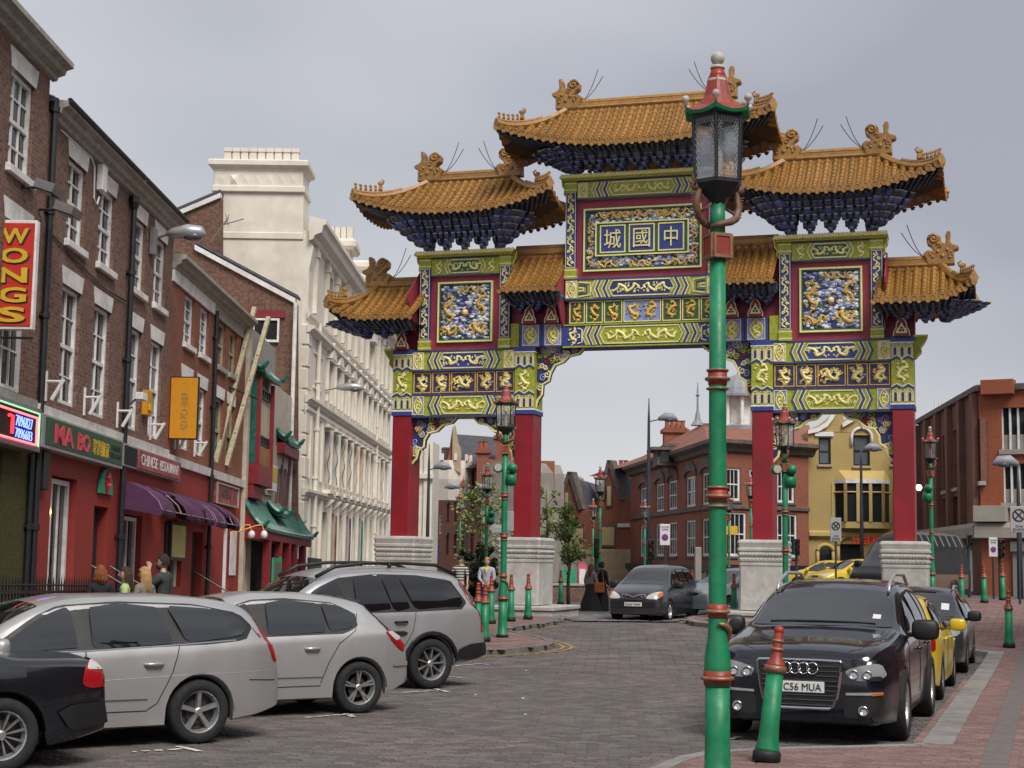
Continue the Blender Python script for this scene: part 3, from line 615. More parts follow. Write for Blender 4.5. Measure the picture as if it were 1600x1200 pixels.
for dx, dz, w, h, sd, fl in ((-.95, .72, 1.0, .34, 3, 0), (.95, .72, 1.0, .34, 3, 1), (0, .74, .5, .36, 8, 0), (-1.53, .25, .26, .9, 5, 0), (1.53, .25, .26, .9, 5, 1), (-1.0, -.72, .9, .32, 4, 0), (0, -.73, .9, .3, 6, 0), (1.0, -.72, .9, .32, 4, 1), (-1.53, -.5, .26, .6, 2, 0), (1.53, -.5, .26, .6, 2, 1), (-.5, .72, .5, .3, 12, 0), (.5, .72, .5, .3, 12, 1)):
    gold_rel(p, dragon_strokes(w, h, sd, 1.2, bool(fl)), dx, 11.09+dz, -.085, 'gate_gold_deep')
mb = gmb(); mb.box(-1.38, 1.38, -.12, -.06, 10.60, 11.60); nb = mb.build('name_board', 'gate_dkgreen', f)
mb = gmb(); rect_frame(mb, -1.38, 1.38, 10.60, 11.60, -.06, .04, .04); mb.build('gold_frame', 'gate_gold', nb)
for k, ch in enumerate('城國中'):
    x = -.86+k*.86; mb = gmb(); mb.box(x-.37, x+.37, -.06, -.045, 10.70, 11.50); q = mb.build('character_panel', 'gate_blue', nb)
    mb = gmb(); rect_frame(mb, x-.38, x+.38, 10.69, 11.51, -.06, .035, .035); mb.build('gold_frame', 'gate_gold', nb)
    letters('character', ch, 'gate_gold', nb, GF, x-(.20 if k == 2 else .25), x+(.20 if k == 2 else .25), 10.82, 11.38, -.045, .0, .03)
# ---- pierced spandrels under the beams
def spandrel(pts, seed, s, name='spandrel'):
    mb = gmb(); mb.prism([(s*x, -.28, z) for x, z in pts], (0, -.22, 0)); o = mb.build(name, 'gate_navy', gate, fix=True)
    mb = gmb(); mb.tube([(s*x, -.25, z) for x, z in pts[1:]], .035, 5); mb.build('gold_edge', 'gate_gold', o)
    xs_ = [x for x, z in pts]; zs_ = [z for x, z in pts]; rr = random.Random(seed)
    for m, cnt in (('gate_cream', 11), ('gate_ltblue', 10), ('gate_green', 9), ('gate_red', 5)):
        mb = gmb(); t = 0; k = 0
        while k < cnt and t < 400:
            t += 1; x, z = rr.uniform(min(xs_), max(xs_)), rr.uniform(min(zs_), max(zs_))
            if inside((x, z), pts) and inside((x+.05, z), pts) and inside((x, z-.06), pts): k += 1; mb.tube([(s*a, -.26/.6, b) for a, b in curl(x, z, rr.uniform(.07, .12), 1.3, rr.uniform(0, 6), rr.choice((-1, 1)), 12)], .022, 4, flat=(1, .6))
        mb.build('scroll_relief', m, o)
SB = [(7.0, 5.97), (5.62, 5.97), (5.78, 5.80), (6.05, 5.74), (6.25, 5.56), (6.5, 5.50), (6.62, 5.3), (6.64, 5.1), (6.8, 4.98), (6.86, 4.75), (7.0, 4.6)]
SB2 = [(2*5.36-x, z) for x, z in SB]
CB = [(3.2, 7.94), (1.75, 7.94), (1.9, 7.78), (2.2, 7.72), (2.38, 7.55), (2.62, 7.46), (2.74, 7.25), (2.8, 7.0), (2.98, 6.9), (3.0, 6.6), (3.12, 6.45), (3.2, 6.2)]
for s in (-1, 1): spandrel(SB, 5, s); spandrel(SB2, 6, s); spandrel(CB, 7, s)
# ---- roofs
FIG = None
def roof(ac, Lr, Lh, zr, ze, up, ov=1.3, dep=.9, left=True, right=True, br=True, zb=None, chi=(1, 1), side_l=None, fig=True, bracket_hw=None, nclu=5, hipfrom=None):
    """hipped roof: ridge half-length Lr, eave half-length Lh; left/right: hip ends present (else the roof dies into a wall)"""
    cm = -dep/2; D = ov+dep/2; root = gate
    aL, aR = (ac-Lh, ac+Lh); sp = .235
    def eave(a):
        t = 0
        if left and a < ac: t = (ac-a)/Lh
        if right and a > ac: t = (a-ac)/Lh
        k = max(0, t-.15)/.85; return ze+up*k**1.9, ov+.16*k**3
    def surf(a, v, side=1):                       # v = 0 ridge, 1 eave
        zE, cE = eave(a); z = zE+(zr-zE)*((1-v)**1.35*.9+(1-v)*.1); return (a, cm+side*(cE-cm)*v, z)
    def v0(a):
        if left and a < ac-Lr: return min(.97, (ac-Lr-a)/(Lh-Lr))
        if right and a > ac+Lr: return min(.97, (a-ac-Lr)/(Lh-Lr))
        return 0.0
    aa = [aL+(aR-aL)*k/40 for k in range(41)]
    for side in (1, -1):
        mb = gmb(); vs = []
        for a in aa:
            for j in range(7): v = v0(a)+(1-v0(a))*j/6; vs.append(surf(a, v, side))
        fs = [(i*7+j, i*7+j+1, (i+1)*7+j+1, (i+1)*7+j) for i in range(40) for j in range(6)]; mb.add(vs, fs); base = mb.build('roof_slope', 'tile_orange', root, smooth=True)
        n = round((aR-aL)/sp)
        for k in range(n):
            a = aL+(k+.5)*(aR-aL)/n; va = v0(a); m = max(3, int((1-va)*9)); path = []; rad = []
            for j in range(m+1):
                v = va+(1-va)*j/m; p = V(surf(a, v, side))+V((0, 0, .04)); path += [p, p+V((0, side*.004, -.002))]; rad += [.088, .072] if 0 < j < m else [.075, .075]
            mb = gmb(); mb.tube(path, rad, 7)
            e = path[-1]; mb.lathe([(.03, .0), (.098, .0), (.098, .03), (.06, .035), (.05, .02), (.0, .02)], 10, (e.x, e.y, e.z-.01), 'Y') if side > 0 else None
            mb.build('tile_row', 'tile_orange', base, smooth=False)
        mb = gmb(); n2 = n+1                      # drip tiles between the rows
        for k in range(n2):
            a = aL+k*(aR-aL)/n; a = min(max(a, aL), aR); x, y, z = surf(a, 1, side); mb.prism([(x-.085, y, z+.0), (x+.085, y, z+.0), (x+.05, y, z-.09), (x, y, z-.12), (x-.05, y, z-.09)], (0, side*.03, 0))
        mb.build('drip_tiles', 'tile_trim', base)
    for s, on in ((-1, left), (1, right)):        # hip ends
        if not on: continue
        mb = gmb(); vs = []; a1 = ac+s*Lh; a0 = ac+s*Lr; zE, cE = eave(a1); N = 14
        for i in range(N+1):
            q = -1+2*i/N
            for j in range(5):
                v = abs(q)+(1-abs(q))*1; t = j/4; vv = max(abs(q), t) if j < 4 else 1
                tip = ze+.1+(zE-ze-.1)*abs(q)**2.4; f = t; a = a0+(a1-a0)*(abs(q)+(1-abs(q))*f); w = abs(q)+(1-abs(q))*f
                z = (tip if True else 0)+(zr-tip)*((1-w)**1.35*.9+(1-w)*.1); vs.append((a, cm+(cE-cm)*q, z))
        mb.add(vs, [(i*5+j, i*5+j+1, (i+1)*5+j+1, (i+1)*5+j) for i in range(N) for j in range(4)]); he = mb.build('hip_slope', 'tile_orange', root, smooth=True)
        for i in range(N):
            q = -1+2*(i+.5)/N; path = []; rad = []
            for j in range(5):
                f = j/4; w = abs(q)+(1-abs(q))*f; tip = ze+.1+(zE-ze-.1)*abs(q)**2.4; path.append((a0+(a1-a0)*w, cm+(cE-cm)*q, tip+(zr-tip)*((1-w)**1.35*.9+(1-w)*.1)+.03)); rad.append(.085)
            mb = gmb(); mb.tube(path, rad, 7); x, y, z = path[-1]; mb.lathe([(.03, 0), (.095, 0), (.095, .03), (0, .03)], 9, (x, y, z), 'X'); mb.build('tile_row', 'tile_orange', he)
        for side in (1, -1):                      # hip ridges with little figures
            path = []; 
            for j in range(9):
                v = j/8; a = a0+(a1-a0)*v; x, y, z = surf(a, max(v, .001), side); path.append(V((x, y, z+.10)))
            if hipfrom: path = path
            mb = gmb(); mb.tube(path, [.11]*8+[.13], 6); mb.tube([p+V((0, 0, .12)) for p in path[3:]], .06, 6); hr = mb.build('hip_ridge', 'tile_trim', root)
            if side > 0 and fig:
                for k in range(6):
                    i = 5.2+2.7*k/5.5; p = path[min(8, int(i))].lerp(path[min(8, int(i)+1)], i-int(i))+V((0, 0, .18)); big = k == 0; q = 1.6 if big else 1
                    mb = gmb(); mb.lathe([(.035*q, 0), (.05*q, .03), (.035*q, .10*q), (.045*q, .13*q), (.03*q, .17*q), (.0, .2*q)], 6, p); mb.ball(p+V((s*.03*q, 0, .15*q)), .035*q, 6, 4)
                    if big: mb.tube([p+V((-s*.05, 0, .2)), p+V((-s*.1, 0, .3)), p+V((-s*.02, 0, .36))], [.04, .03, .015], 5)
                    mb.build('roof_figure', 'tile_trim', hr)
    # main ridge
    rL, rR = (ac-Lr if left else aL), (ac+Lr if right else aR)
    mb = gmb(); mb.box(rL, rR, cm-.10, cm+.10, zr-.15, zr+.22); mb.tube([(rL, cm, zr+.25), (rR, cm, zr+.25)], .10, 8); mb.tube([(rL, cm+.11, zr+.08), (rR, cm+.11, zr+.08)], .045, 6); mb.build('ridge', 'tile_trim', root)
    for s, on in ((-1, chi[0]), (1, chi[1])):
        if not on: continue
        x0 = rL if s < 0 else rR
        q = [(-.42, -.18), (.42, -.18), (.46, .02), (.56, .18), (.42, .30), (.22, .28), (.30, .42), (.42, .50), (.44, .70), (.30, .84), (.12, .84), (.0, .72), (-.02, .56), (-.14, .50), (-.16, .58), (-.14, .80), (-.19, .82), (-.19, .90), (-.31, .90), (-.31, .82), (-.28, .58), (-.36, .48), (-.56, .40), (-.54, .30), (-.40, .26)]
        k = .86; mb = gmb(); bm = bmesh.new(); f_ = bm.faces.new([bm.verts.new((x0-s*x*k, cm-.16, zr+.22+z*k)) for x, z in q]); r_ = bmesh.ops.extrude_face_region(bm, geom=[f_])
        for v_ in r_['geom']:
            if isinstance(v_, bmesh.types.BMVert): v_.co.y += .32
        bmesh.ops.recalc_face_normals(bm, faces=bm.faces); bmesh.ops.bevel(bm, geom=bm.edges[:], offset=.03, segments=1, affect='EDGES', clamp_overlap=True); bm.verts.index_update()
        mb.add([v_.co.copy() for v_ in bm.verts], [[v_.index for v_ in f_.verts] for f_ in bm.faces]); bm.free(); ch = mb.build('ridge_dragon', 'tile_trim', root)
        mb = gmb(); cc = cm+.17
        mb.tube([(x0-s*x*k, cc/.6, zr+.22+z*k) for x, z in curl(.22, .66, .17, 1.6, 0, 1, 16)], .04, 5, flat=(1, .6))
        for x, z, r in ((-.2, .3, .05), (.1, .25, .05), (.25, .08, .045), (-.05, .1, .06), (-.28, .05, .05)): mb.ball((x0-s*x*k, cc, zr+.22+z*k), r, 7, 5, (1, .6, 1))
        for x, z in ((-.3, .2), (.05, .42), (.3, .2)): mb.tube([(x0-s*a_*k, cc/.6, zr+.22+b_*k) for a_, b_ in curl(x, z, .1, 1, x*9, 1, 9)], .025, 4, flat=(1, .6))
        mb.build('carved_scales', 'tile_trim', ch, smooth=True)
        mb = gmb()
        for e in (0, .18): mb.tube([(x0-s*(.5+t*.55+e*t)*k, cm, zr+.3+(t*.35+t*t*(.75-e*1.4))*k) for t in [j/7 for j in range(8)]], .011, 4)
        mb.build('whisker_wire', 'soffit', ch)
    # soffit and bracket clusters
    zs = zb if zb is not None else ze-.6; hw = bracket_hw or Lr
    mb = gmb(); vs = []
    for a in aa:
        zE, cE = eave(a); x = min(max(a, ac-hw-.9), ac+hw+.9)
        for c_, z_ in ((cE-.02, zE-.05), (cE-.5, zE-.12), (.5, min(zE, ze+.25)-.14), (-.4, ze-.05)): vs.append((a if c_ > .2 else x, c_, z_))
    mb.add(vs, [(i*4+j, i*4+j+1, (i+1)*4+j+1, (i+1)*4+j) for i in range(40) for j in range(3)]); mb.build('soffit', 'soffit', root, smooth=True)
    mb = gmb(); n = round((aR-aL)/.16)
    for k in range(n):                            # rafter ends
        a = aL+(k+.5)*(aR-aL)/n; zE, cE = eave(a); mb.tube([(a, cE-.06, zE-.12), (ac+(a-ac)*.9, cE-.75, zE-.2-.1*abs((a-ac)/Lh))], .04, 6)
    mb.build('rafters', 'bracket_green', root)
    ht = ze-zs-.02; tiers = 6
    def cluster(xc, ang, reach, ww, name='bracket_cluster'):
        ca, sa = math.cos(ang), math.sin(ang); arms = gmb(); edge = gmb(); alt = gmb()
        for t in range(tiers):
            f = t/(tiers-1); z = zs+ht*(t/tiers); dz = ht/tiers*1.05; out_ = .08+reach*f**.85; wd = .06+ww*min(1, (f*1.2)**1.15); cnt = 1+min(t, 2)
            (arms if t % 2 else alt).box_r(xc, ang, -wd, wd, -.2, out_-.14, z, z+dz*.9)
            for k in range(cnt):
                y = 0 if cnt == 1 else -wd+2*wd*k/(cnt-1); hw_ = min(.085, wd/cnt*.9)
                tgt = alt if (t+k) % 2 else arms
                q = [(out_-.2, z+dz*.95), (out_+.06, z+dz*.95), (out_+.05, z+dz*.5), (out_-.02, z+dz*.12), (out_-.2, z)]
                P = lambda o_, y_, z_: (xc+sa*o_+ca*y_, ca*o_-sa*y_+.0, z_)
                tgt.prism([P(o_, y-hw_, z_) for o_, z_ in q], V(P(0, hw_*2, 0))-V(P(0, 0, 0)))
                edge.prism([P(out_+.062, y-hw_, z+dz*.78), P(out_+.062, y+hw_, z+dz*.78), P(out_+.065, y+hw_, z+dz*.95), P(out_+.065, y-hw_, z+dz*.95)], V(P(.006, 0, 0))-V(P(0, 0, 0)))
        o = arms.build(name, 'bracket_blue', root); alt.build('bracket_tongues', 'bracket_green', o); edge.build('tongue_edges', 'bracket_edge', o)
    if br:
        gap = 2*hw/(nclu-1)
        for k in range(nclu): cluster(ac-hw+k*gap, 0, ov-.42, gap*.5)
        for k in range(nclu-1):                   # upper tiers between the clusters
            pass
        for s, on in ((-1, left), (1, right)):
            if on:
                for j, an in enumerate((.45, .85, 1.25)): cluster(ac+s*hw, s*an, (ov-.25)*(1.0 if j < 2 else .8), gap*.42, 'corner_bracket')
def _box_r(s, xc, ang, y0, y1, o0, o1, z0, z1):
    ca, sa = math.cos(ang), math.sin(ang); P = lambda o_, y_, z_: (xc+sa*o_+ca*y_, ca*o_-sa*y_, z_)
    return s.add([P(o0, y0, z0), P(o1, y0, z0), P(o1, y1, z0), P(o0, y1, z0), P(o0, y0, z1), P(o1, y0, z1), P(o1, y1, z1), P(o0, y1, z1)], [(0, 3, 2, 1), (4, 5, 6, 7), (0, 1, 5, 4), (1, 2, 6, 5), (2, 3, 7, 6), (3, 0, 4, 7)])
MB.box_r = _box_r
roof(0, 2.35, 4.0, 15.1, 13.62, .62, zb=13.02, bracket_hw=2.0, nclu=7)
for s in (-1, 1):
    roof(s*5.39, 1.3, 3.05, 13.15, 11.9, .5, zb=10.93, bracket_hw=1.15, nclu=5)
    # outer low roof dies into the tower; inner low roof joins tower and centre
    e = s*6.6; o_ = s*9.2; ac = (e+o_)/2
    roof(ac, .42, 1.3, 9.95, 8.82, .40, ov=1.25, left=s < 0, right=s > 0, zb=8.38, chi=(s < 0, s > 0), bracket_hw=.6, nclu=3)
    roof(s*3.09, .74, .80, 10.75, 9.5, 0, ov=1.2, left=False, right=False, zb=9.02, chi=(0, 0), bracket_hw=.5, nclu=3, fig=False)
    mb = gmb(); mb.box(*sorted((s*2.3, s*3.95)), -.8, -.3, 8.66, 10.7); mb.build('infill_wall', 'gate_maroon', gate)
    for x in (2.30, 6.86):                         # stepped red cheeks beside the low roofs
        mb = gmb(); mb.prism([(s*x, -.3, 8.3), (s*x, .25, 8.75), (s*x, .75, 9.4), (s*x, .78, 9.55), (s*x, -.3, 10.4)], (s*.04, 0, 0)); mb.build('red_cheek', 'gate_maroon', gate)
    mb = gmb(); mb.box(*sorted((s*6.8, s*7.6)), -.8, -.35, 8.0, 9.9); mb.build('infill_wall', 'gate_maroon', gate)
# ================================================================== building helpers
mat('white_paint', (.74, .72, .69), .5, var=.06, sc=8, dirt=(.42, .40, .36), dsc=2.2)
mat('white_trim', (.76, .75, .73), .45, var=.05, sc=8, dirt=(.48, .46, .43), dsc=3)
mat('black_iron', (.012, .012, .014), .45, var=.3, sc=8)
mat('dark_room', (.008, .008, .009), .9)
mat('slate', (.075, .075, .085), .7, var=.25, sc=6, bump=.3, bsc=30)
glass('window_glass', (.018, .022, .026), .05)
glass('window_glass_pale', (.10, .115, .13), .08)
brick('brick_dark', ((.185, .104, .078), (.10, .062, .052), (.255, .138, .10)), (.25, .215, .18), R(-1), da=.42, dirt=(.06, .046, .042))
brick('brick_red', ((.24, .090, .056), (.185, .070, .048), (.29, .108, .066)), (.20, .15, .12), R(-1), da=.35, dirt=(.08, .05, .04))
brick('brick_olive', ((.085, .075, .026), (.07, .062, .02), (.10, .088, .032)), (.075, .066, .026), R(-1), bump=.4, da=.3)
brick('brick_painted', ((.30, .045, .034), (.285, .042, .033), (.315, .048, .036)), (.25, .038, .03), R(-1), bump=.35, da=.35, dirt=(.13, .03, .025), rough=.6)
brick('brick_gable', ((.17, .078, .052), (.11, .060, .046), (.23, .125, .085)), (.17, .145, .12), R(0), da=.45, dirt=(.06, .045, .04))
def wall(fr, s0, s1, z0, z1, ops, m, par, depth=.35, reveal=.16, name='wall', rm=None):
    """masonry wall with real openings: ops = [(s0, s1, z0, z1)]; front at c = 0"""
    S_ = sorted({s0, s1, *[min(max(v, s0), s1) for o in ops for v in o[:2]]}); Z_ = sorted({z0, z1, *[min(max(v, z0), z1) for o in ops for v in o[2:4]]})
    mb = MB(fr.M); H = lambda a, b: any(o[0]-1e-6 <= a and b <= o[1]+1e-6 for o in ops)
    for i in range(len(S_)-1):
        for j in range(len(Z_)-1):
            cs, cz = (S_[i]+S_[i+1])/2, (Z_[j]+Z_[j+1])/2
            if any(o[0] < cs < o[1] and o[2] < cz < o[3] for o in ops): continue
            a, b, c, d = S_[i], S_[i+1], Z_[j], Z_[j+1]; mb.add([(a, 0, c), (b, 0, c), (b, 0, d), (a, 0, d)], [(0, 1, 2, 3)])
    for a, b, c, d in [o[:4] for o in ops]:
        r = -reveal; mb.add([(a, 0, c), (b, 0, c), (b, 0, d), (a, 0, d), (a, r, c), (b, r, c), (b, r, d), (a, r, d)], [(0, 4, 5, 1), (1, 5, 6, 2), (2, 6, 7, 3), (3, 7, 4, 0)])
    D = -depth; mb.add([(s0, 0, z0), (s0, 0, z1), (s0, D, z1), (s0, D, z0), (s1, 0, z0), (s1, 0, z1), (s1, D, z1), (s1, D, z0)], [(0, 1, 2, 3), (4, 5, 6, 7), (1, 5, 6, 2)])
    return mb.build(name, m, par)
def sash(fr, par, s0, s1, z0, z1, c=-.14, bars=(2, 2), m='white_trim', g='window_glass', t=.07, mid=True, name='window', sill=None, sillm='white_paint'):
    mb = MB(fr.M); mb.box(s0, s0+t, c, c+.07, z0, z1); mb.box(s1-t, s1, c, c+.07, z0, z1); mb.box(s0+t, s1-t, c, c+.068, z1-t, z1); mb.box(s0+t, s1-t, c, c+.068, z0, z0+t*1.2)
    zm = (z0+z1)/2
    if mid: mb.box(s0+t, s1-t, c, c+.06, zm-.035, zm+.035)
    for k in range(1, bars[0]): x = s0+t+(s1-s0-2*t)*k/bars[0]; mb.box(x-.018, x+.018, c, c+.045, z0+t, z1-t)
    for k in range(1, bars[1]):
        for a, b in ((z0, zm), (zm, z1)) if mid else ((z0, z1),): z = a+(b-a)*k/bars[1]; mb.box(s0+t, s1-t, c, c+.042, z-.016, z+.016)
    o = mb.build(name, m, par); mb = MB(fr.M); mb.add([(s0, c+.01, z0), (s1, c+.01, z0), (s1, c+.01, z1), (s0, c+.01, z1)], [(0, 1, 2, 3)]); mb.build('pane', g, o)
    if sill: mb = MB(fr.M); mb.bbox(s0-.07, s1+.07, c, sill, z0-.13, z0+.005, .012); mb.build('sill', sillm, o, fix=True)
    return o
def lintel(fr, par, s0, s1, z0, z1, c=.012, m='white_paint', splay=.10):
    mb = MB(fr.M); mb.prism([(s0, c, z0), (s1, c, z0), (s1+splay, c, z1), (s0-splay, c, z1)], (0, -.1, 0)); return mb.build('lintel', m, par, fix=True)
def extrude(fr, par, s0, s1, prof, name, m):        # profile (c, z) run along the wall
    mb = MB(fr.M); mb.prism([(s0, c, z) for c, z in prof], (s1-s0, 0, 0)); return mb.build(name, m, par, fix=True)
def panel(fr, par, s0, s1, c0, c1, z0, z1, name, m, b=.01):
    mb = MB(fr.M); mb.bbox(s0, s1, c0, c1, z0, z1, b); return mb.build(name, m, par, fix=True)
def pipe(fr, par, s, z0, z1, c=.09, r=.05, name='drainpipe', m='black_iron', hopper=False):
    mb = MB(fr.M); mb.tube([(s, c, z0), (s, c, z1)], r, 8)
    z = z0+.8
    while z < z1: mb.lathe([(r*1.45, -.05), (r*1.45, .05)], 8, (s, c, z)); mb.box(s-.09, s+.09, 0, c, z-.02, z+.02); z += 1.8
    if hopper: mb.lathe([(r, -.05), (.12, .12), (.12, .25)], 6, (s, c, z1))
    return mb.build(name, m, par)
def house(name, label, fr, s, cat='building'): p = fr.pt(s, 0, 0); return thing(name, label, cat, (p.x, p.y, 0))
def rafter_roof(fr, par, s0, s1, z, rise=2.0, dep=4.5, m='slate', c0=.1):
    mb = MB(fr.M); mb.prism([(s0, c0, z), (s0, -dep, z+rise), (s0, -2*dep, z), (s0, -2*dep, z-.3), (s0, c0, z-.06)], (s1-s0, 0, 0)); r = mb.build('roof', m, par, fix=True); return r
def stack(fr, par, s, c, z0, z1, w=.9, d=.6, pots=3, m='brick_dark', pm=None, ph=.5):
    mb = MB(fr.M); mb.box(s-w/2, s+w/2, c-d/2, c+d/2, z0, z1); mb.box(s-w/2-.05, s+w/2+.05, c-d/2-.05, c+d/2+.05, z1-.25, z1-.1); o = mb.build('chimney', m, par)
    for k in range(pots):
        x = s-w/2+.2+(w-.4)*k/max(1, pots-1); mb = MB(fr.M); mb.lathe([(.14, 0), (.12, ph*.6), (.16, ph*.7), (.13, ph*.8), (.15, ph)], 8, (x, c, z1)); mb.build('chimney_pot', pm or m, o)
    return o
CORN = lambda z, d=.3: [(0, z), (.08, z+.02), (.1, z+.08), (.18*d/.3, z+.12), (.2*d/.3, z+.2), (d, z+.24), (d, z+.33), (0, z+.36)]
# ================================================================== left-hand terrace
LF = Frame((-8.6, 0, 0), (.0204, 1, -.015), (1, -.0204, 0))
mat('shop_red', (.235, .030, .026), .5, var=.12, sc=4, dirt=(.12, .025, .02), dsc=1.5)
mat('sign_green', (.012, .085, .040), .45, var=.25, sc=5, dirt=(.02, .05, .03))
mat('sign_red', (.50, .035, .025), .4, var=.12); mat('sign_dullred', (.26, .030, .032), .5, var=.15, dirt=(.35, .2, .18), dsc=7)
mat('sign_yellow', (.62, .40, .03), .45, var=.12); mat('sign_orange', (.60, .255, .008), .5, var=.06); mat('letter_pink', (.62, .05, .08), .4); mat('letter_grey', (.30, .20, .07), .6)
mat('letter_white', (.72, .70, .68), .5); mat('letter_dark', (.02, .022, .02), .5); mat('letter_brown', (.10, .045, .045), .6)
mat('grey_metal', (.22, .22, .22), .5, metal=.3, var=.15); mat('aluminium', (.42, .42, .42), .4, metal=.5, var=.1)
mat('awning_purple', (.085, .022, .075), .75, var=.3, sc=6, dirt=(.05, .02, .045), dsc=3); mat('menu_yellow', (.55, .52, .20), .6, var=.2, sc=30)
mat('cream_paint', (.50, .44, .34), .6, var=.1, sc=5, dirt=(.36, .31, .24), dsc=1.6, bump=.1); mat('timber_pale', (.36, .31, .20), .8, var=.25, sc=8, bump=.3)
mat('tile_green', (.020, .115, .085), .35, var=.4, sc=8); mat('maroon_paint', (.20, .016, .022), .45, var=.15, sc=4); mat('plaque_green', (.03, .30, .16), .5)
mat('terracotta', (.30, .085, .045), .8, var=.2); mat('orange_wood', (.28, .11, .025), .5, var=.2); mat('stone_worn', (.30, .28, .24), .85, var=.25, sc=6, bump=.3)
emit('neon_blue', (.10, .16, 1.0), 3.2); emit('neon_pink', (1.0, .16, .18), 1.5); emit('neon_green', (.25, .7, .35), .9); emit('neon_red', (1, .03, .04), 1.6); emit('lamp_warm', (1, .72, .25), 6)
def upper(h, fr, wins, zt, m, s0, s1, wall_z0, wall_z1, extra=(), rooms=True):
    ops = [(a, b, z0, z1) for a, b, z0, z1 in wins]; w_ = wall(fr, s0, s1, wall_z0, wall_z1, ops+list(extra), m, h)
    return w_
# --- house A: tallest, at the near end
A = house('terrace_house', 'tall dark brick terrace house with olive shopfront and neon telephone sign', LF, 22)
WA = [(24.45, 25.62, 8.3, 9.9), (24.5, 25.75, 4.75, 7.45), (21.6, 22.8, 8.3, 9.9), (21.6, 22.8, 4.75, 7.45), (18.6, 19.8, 8.3, 9.9), (18.6, 19.8, 4.75, 7.45)]
wall(LF, 17.0, 26.36, 4.55, 10.42, WA, 'brick_dark', A, 8)
for a, b, c, d in WA: sash(LF, A, a, b, c, d, sill=.08 if c > 6 else None, bars=(3, 2)); lintel(LF, A, a-.02, b+.02, d, d+.32)
extrude(LF, A, 17.0, 26.5, CORN(10.30, .36), 'cornice', 'stone_worn'); rafter_roof(LF, A, 17, 26.36, 10.7)
extrude(LF, A, 17, 26.36, [(0, 4.5), (.06, 4.5), (.06, 4.72), (0, 4.72)], 'band', 'stone_worn')
wall(LF, 17.0, 26.36, -.3, 4.5, [(23.2, 24.95, .9, 3.75), (19.5, 21.5, .9, 3.75)], 'brick_olive', A, 8)
sash(LF, A, 23.2, 24.95, .9, 3.75, bars=(3, 1), mid=False, g='window_glass_pale'); sash(LF, A, 19.5, 21.5, .9, 3.75, bars=(3, 1), mid=False)
stack(LF, A, 24.6, -1.2, 10.4, 11.05, .7, .6, 3, 'brick_dark', 'stone_worn', .38); pipe(LF, A, 26.2, 0, 3.8, c=.06)
ns = thing('neon_sign', 'grey fascia box with blue neon telephone numbers in a pink and green neon border', 'sign', LF.pt(24.9, .1, 3.8))
panel(LF, ns, 21.5, 25.86, .0, .30, 3.80, 4.52, 'sign_box', 'grey_metal'); panel(LF, ns, 21.6, 25.70, .3, .308, 3.90, 4.44, 'sign_face', 'gate_navy' if 0 else 'dark_room')
def ntube(pts, m, nm='neon_tube', r=.014): mb = MB(LF.M); mb.tube(pts, r, 6); return mb.build(nm, m, ns)
ntube([(21.6, .33, 4.34), (25.55, .33, 4.34), (25.55, .33, 3.90), (21.6, .33, 3.90)], 'neon_pink', r=.018); ntube([(21.6, .33, 4.42), (25.66, .33, 4.42), (25.66, .33, 3.88)], 'neon_green')
letters('neon_number', '7096827', 'neon_blue', ns, LF, 24.52, 25.32, 4.12, 4.29, .325, -.02, .01); letters('neon_number', '7096603', 'neon_blue', ns, LF, 24.52, 25.32, 3.94, 4.09, .325, -.02, .01)
ntube([(24.2, .33, 4.25), (24.36, .33, 4.25), (24.36, .33, 3.98)], 'neon_red', r=.03)
def facing_frame(s, c, fr=LF):                       # a plane across the pavement, facing back down the street
    O = fr.pt(s, c, 0); O.z = 0; return Frame(O, (1, -.0204, 0), (-.0204, -1, 0))
wf = facing_frame(24.5, 0); ws = thing('projecting_sign', 'red projecting sign with yellow letters WONGS stacked vertically in white frame', 'sign', wf.pt(.6, 0, 5.5))
a0, z1 = wf.px(-2, 348); a1, z0 = wf.px(47, 510)
panel(wf, ws, a0-.03, a1+.03, -.16, -.01, z0-.05, z1+.05, 'sign_case', 'white_trim'); panel(wf, ws, a0, a1, -.01, .006, z0, z1, 'sign_face', 'sign_red')
for k, ch in enumerate('WONGS'):
    zz = z1-.05-(k+1)*(z1-z0-.08)/5; hh = (z1-z0)/5*.74
    letters('letter_shadow', ch, 'letter_dark', ws, wf, a0+.085, a1-.055, zz+.01, zz+hh+.01, .004, .03, .008); letters('letter', ch, 'sign_yellow', ws, wf, a0+.06, a1-.08, zz+.03, zz+hh+.03, .018, .03, .008)
for z in (z1-.2, z0+.2): mb = MB(LF.M); mb.tube([(24.62, 0, z), (24.62, .5, z)], .02, 6); mb.build('bracket', 'black_iron', ws)
def floodlight(s, c, z, label, fr=LF):
    t = thing('floodlight', label, 'floodlight', fr.pt(s, c, z)); M_ = fr.M; mb = MB(M_); mb.tube([(s, 0, z), (s, c-.1, z)], .025, 6); mb.build('arm', 'black_iron', t)
    mb = MB(M_); mb.prism([(s-.2, c-.15, z-.02), (s+.2, c-.15, z-.02), (s+.26, c+.18, z-.14), (s-.26, c+.18, z-.14)], (0, .05, .14)); mb.build('housing', 'grey_metal', t, fix=True)
    mb = MB(M_); mb.add([(s-.19, c-.14, z-.035), (s+.19, c-.14, z-.035), (s+.24, c+.17, z-.155), (s-.24, c+.17, z-.155)], [(0, 1, 2, 3)]); mb.build('lens', 'window_glass_pale', t); return t
floodlight(26.1, .45, 7.95, 'grey floodlight on an arm under the upper sash window of the tall house'); floodlight(25.2, .4, 8.1, 'grey floodlight above the red WONGS sign')
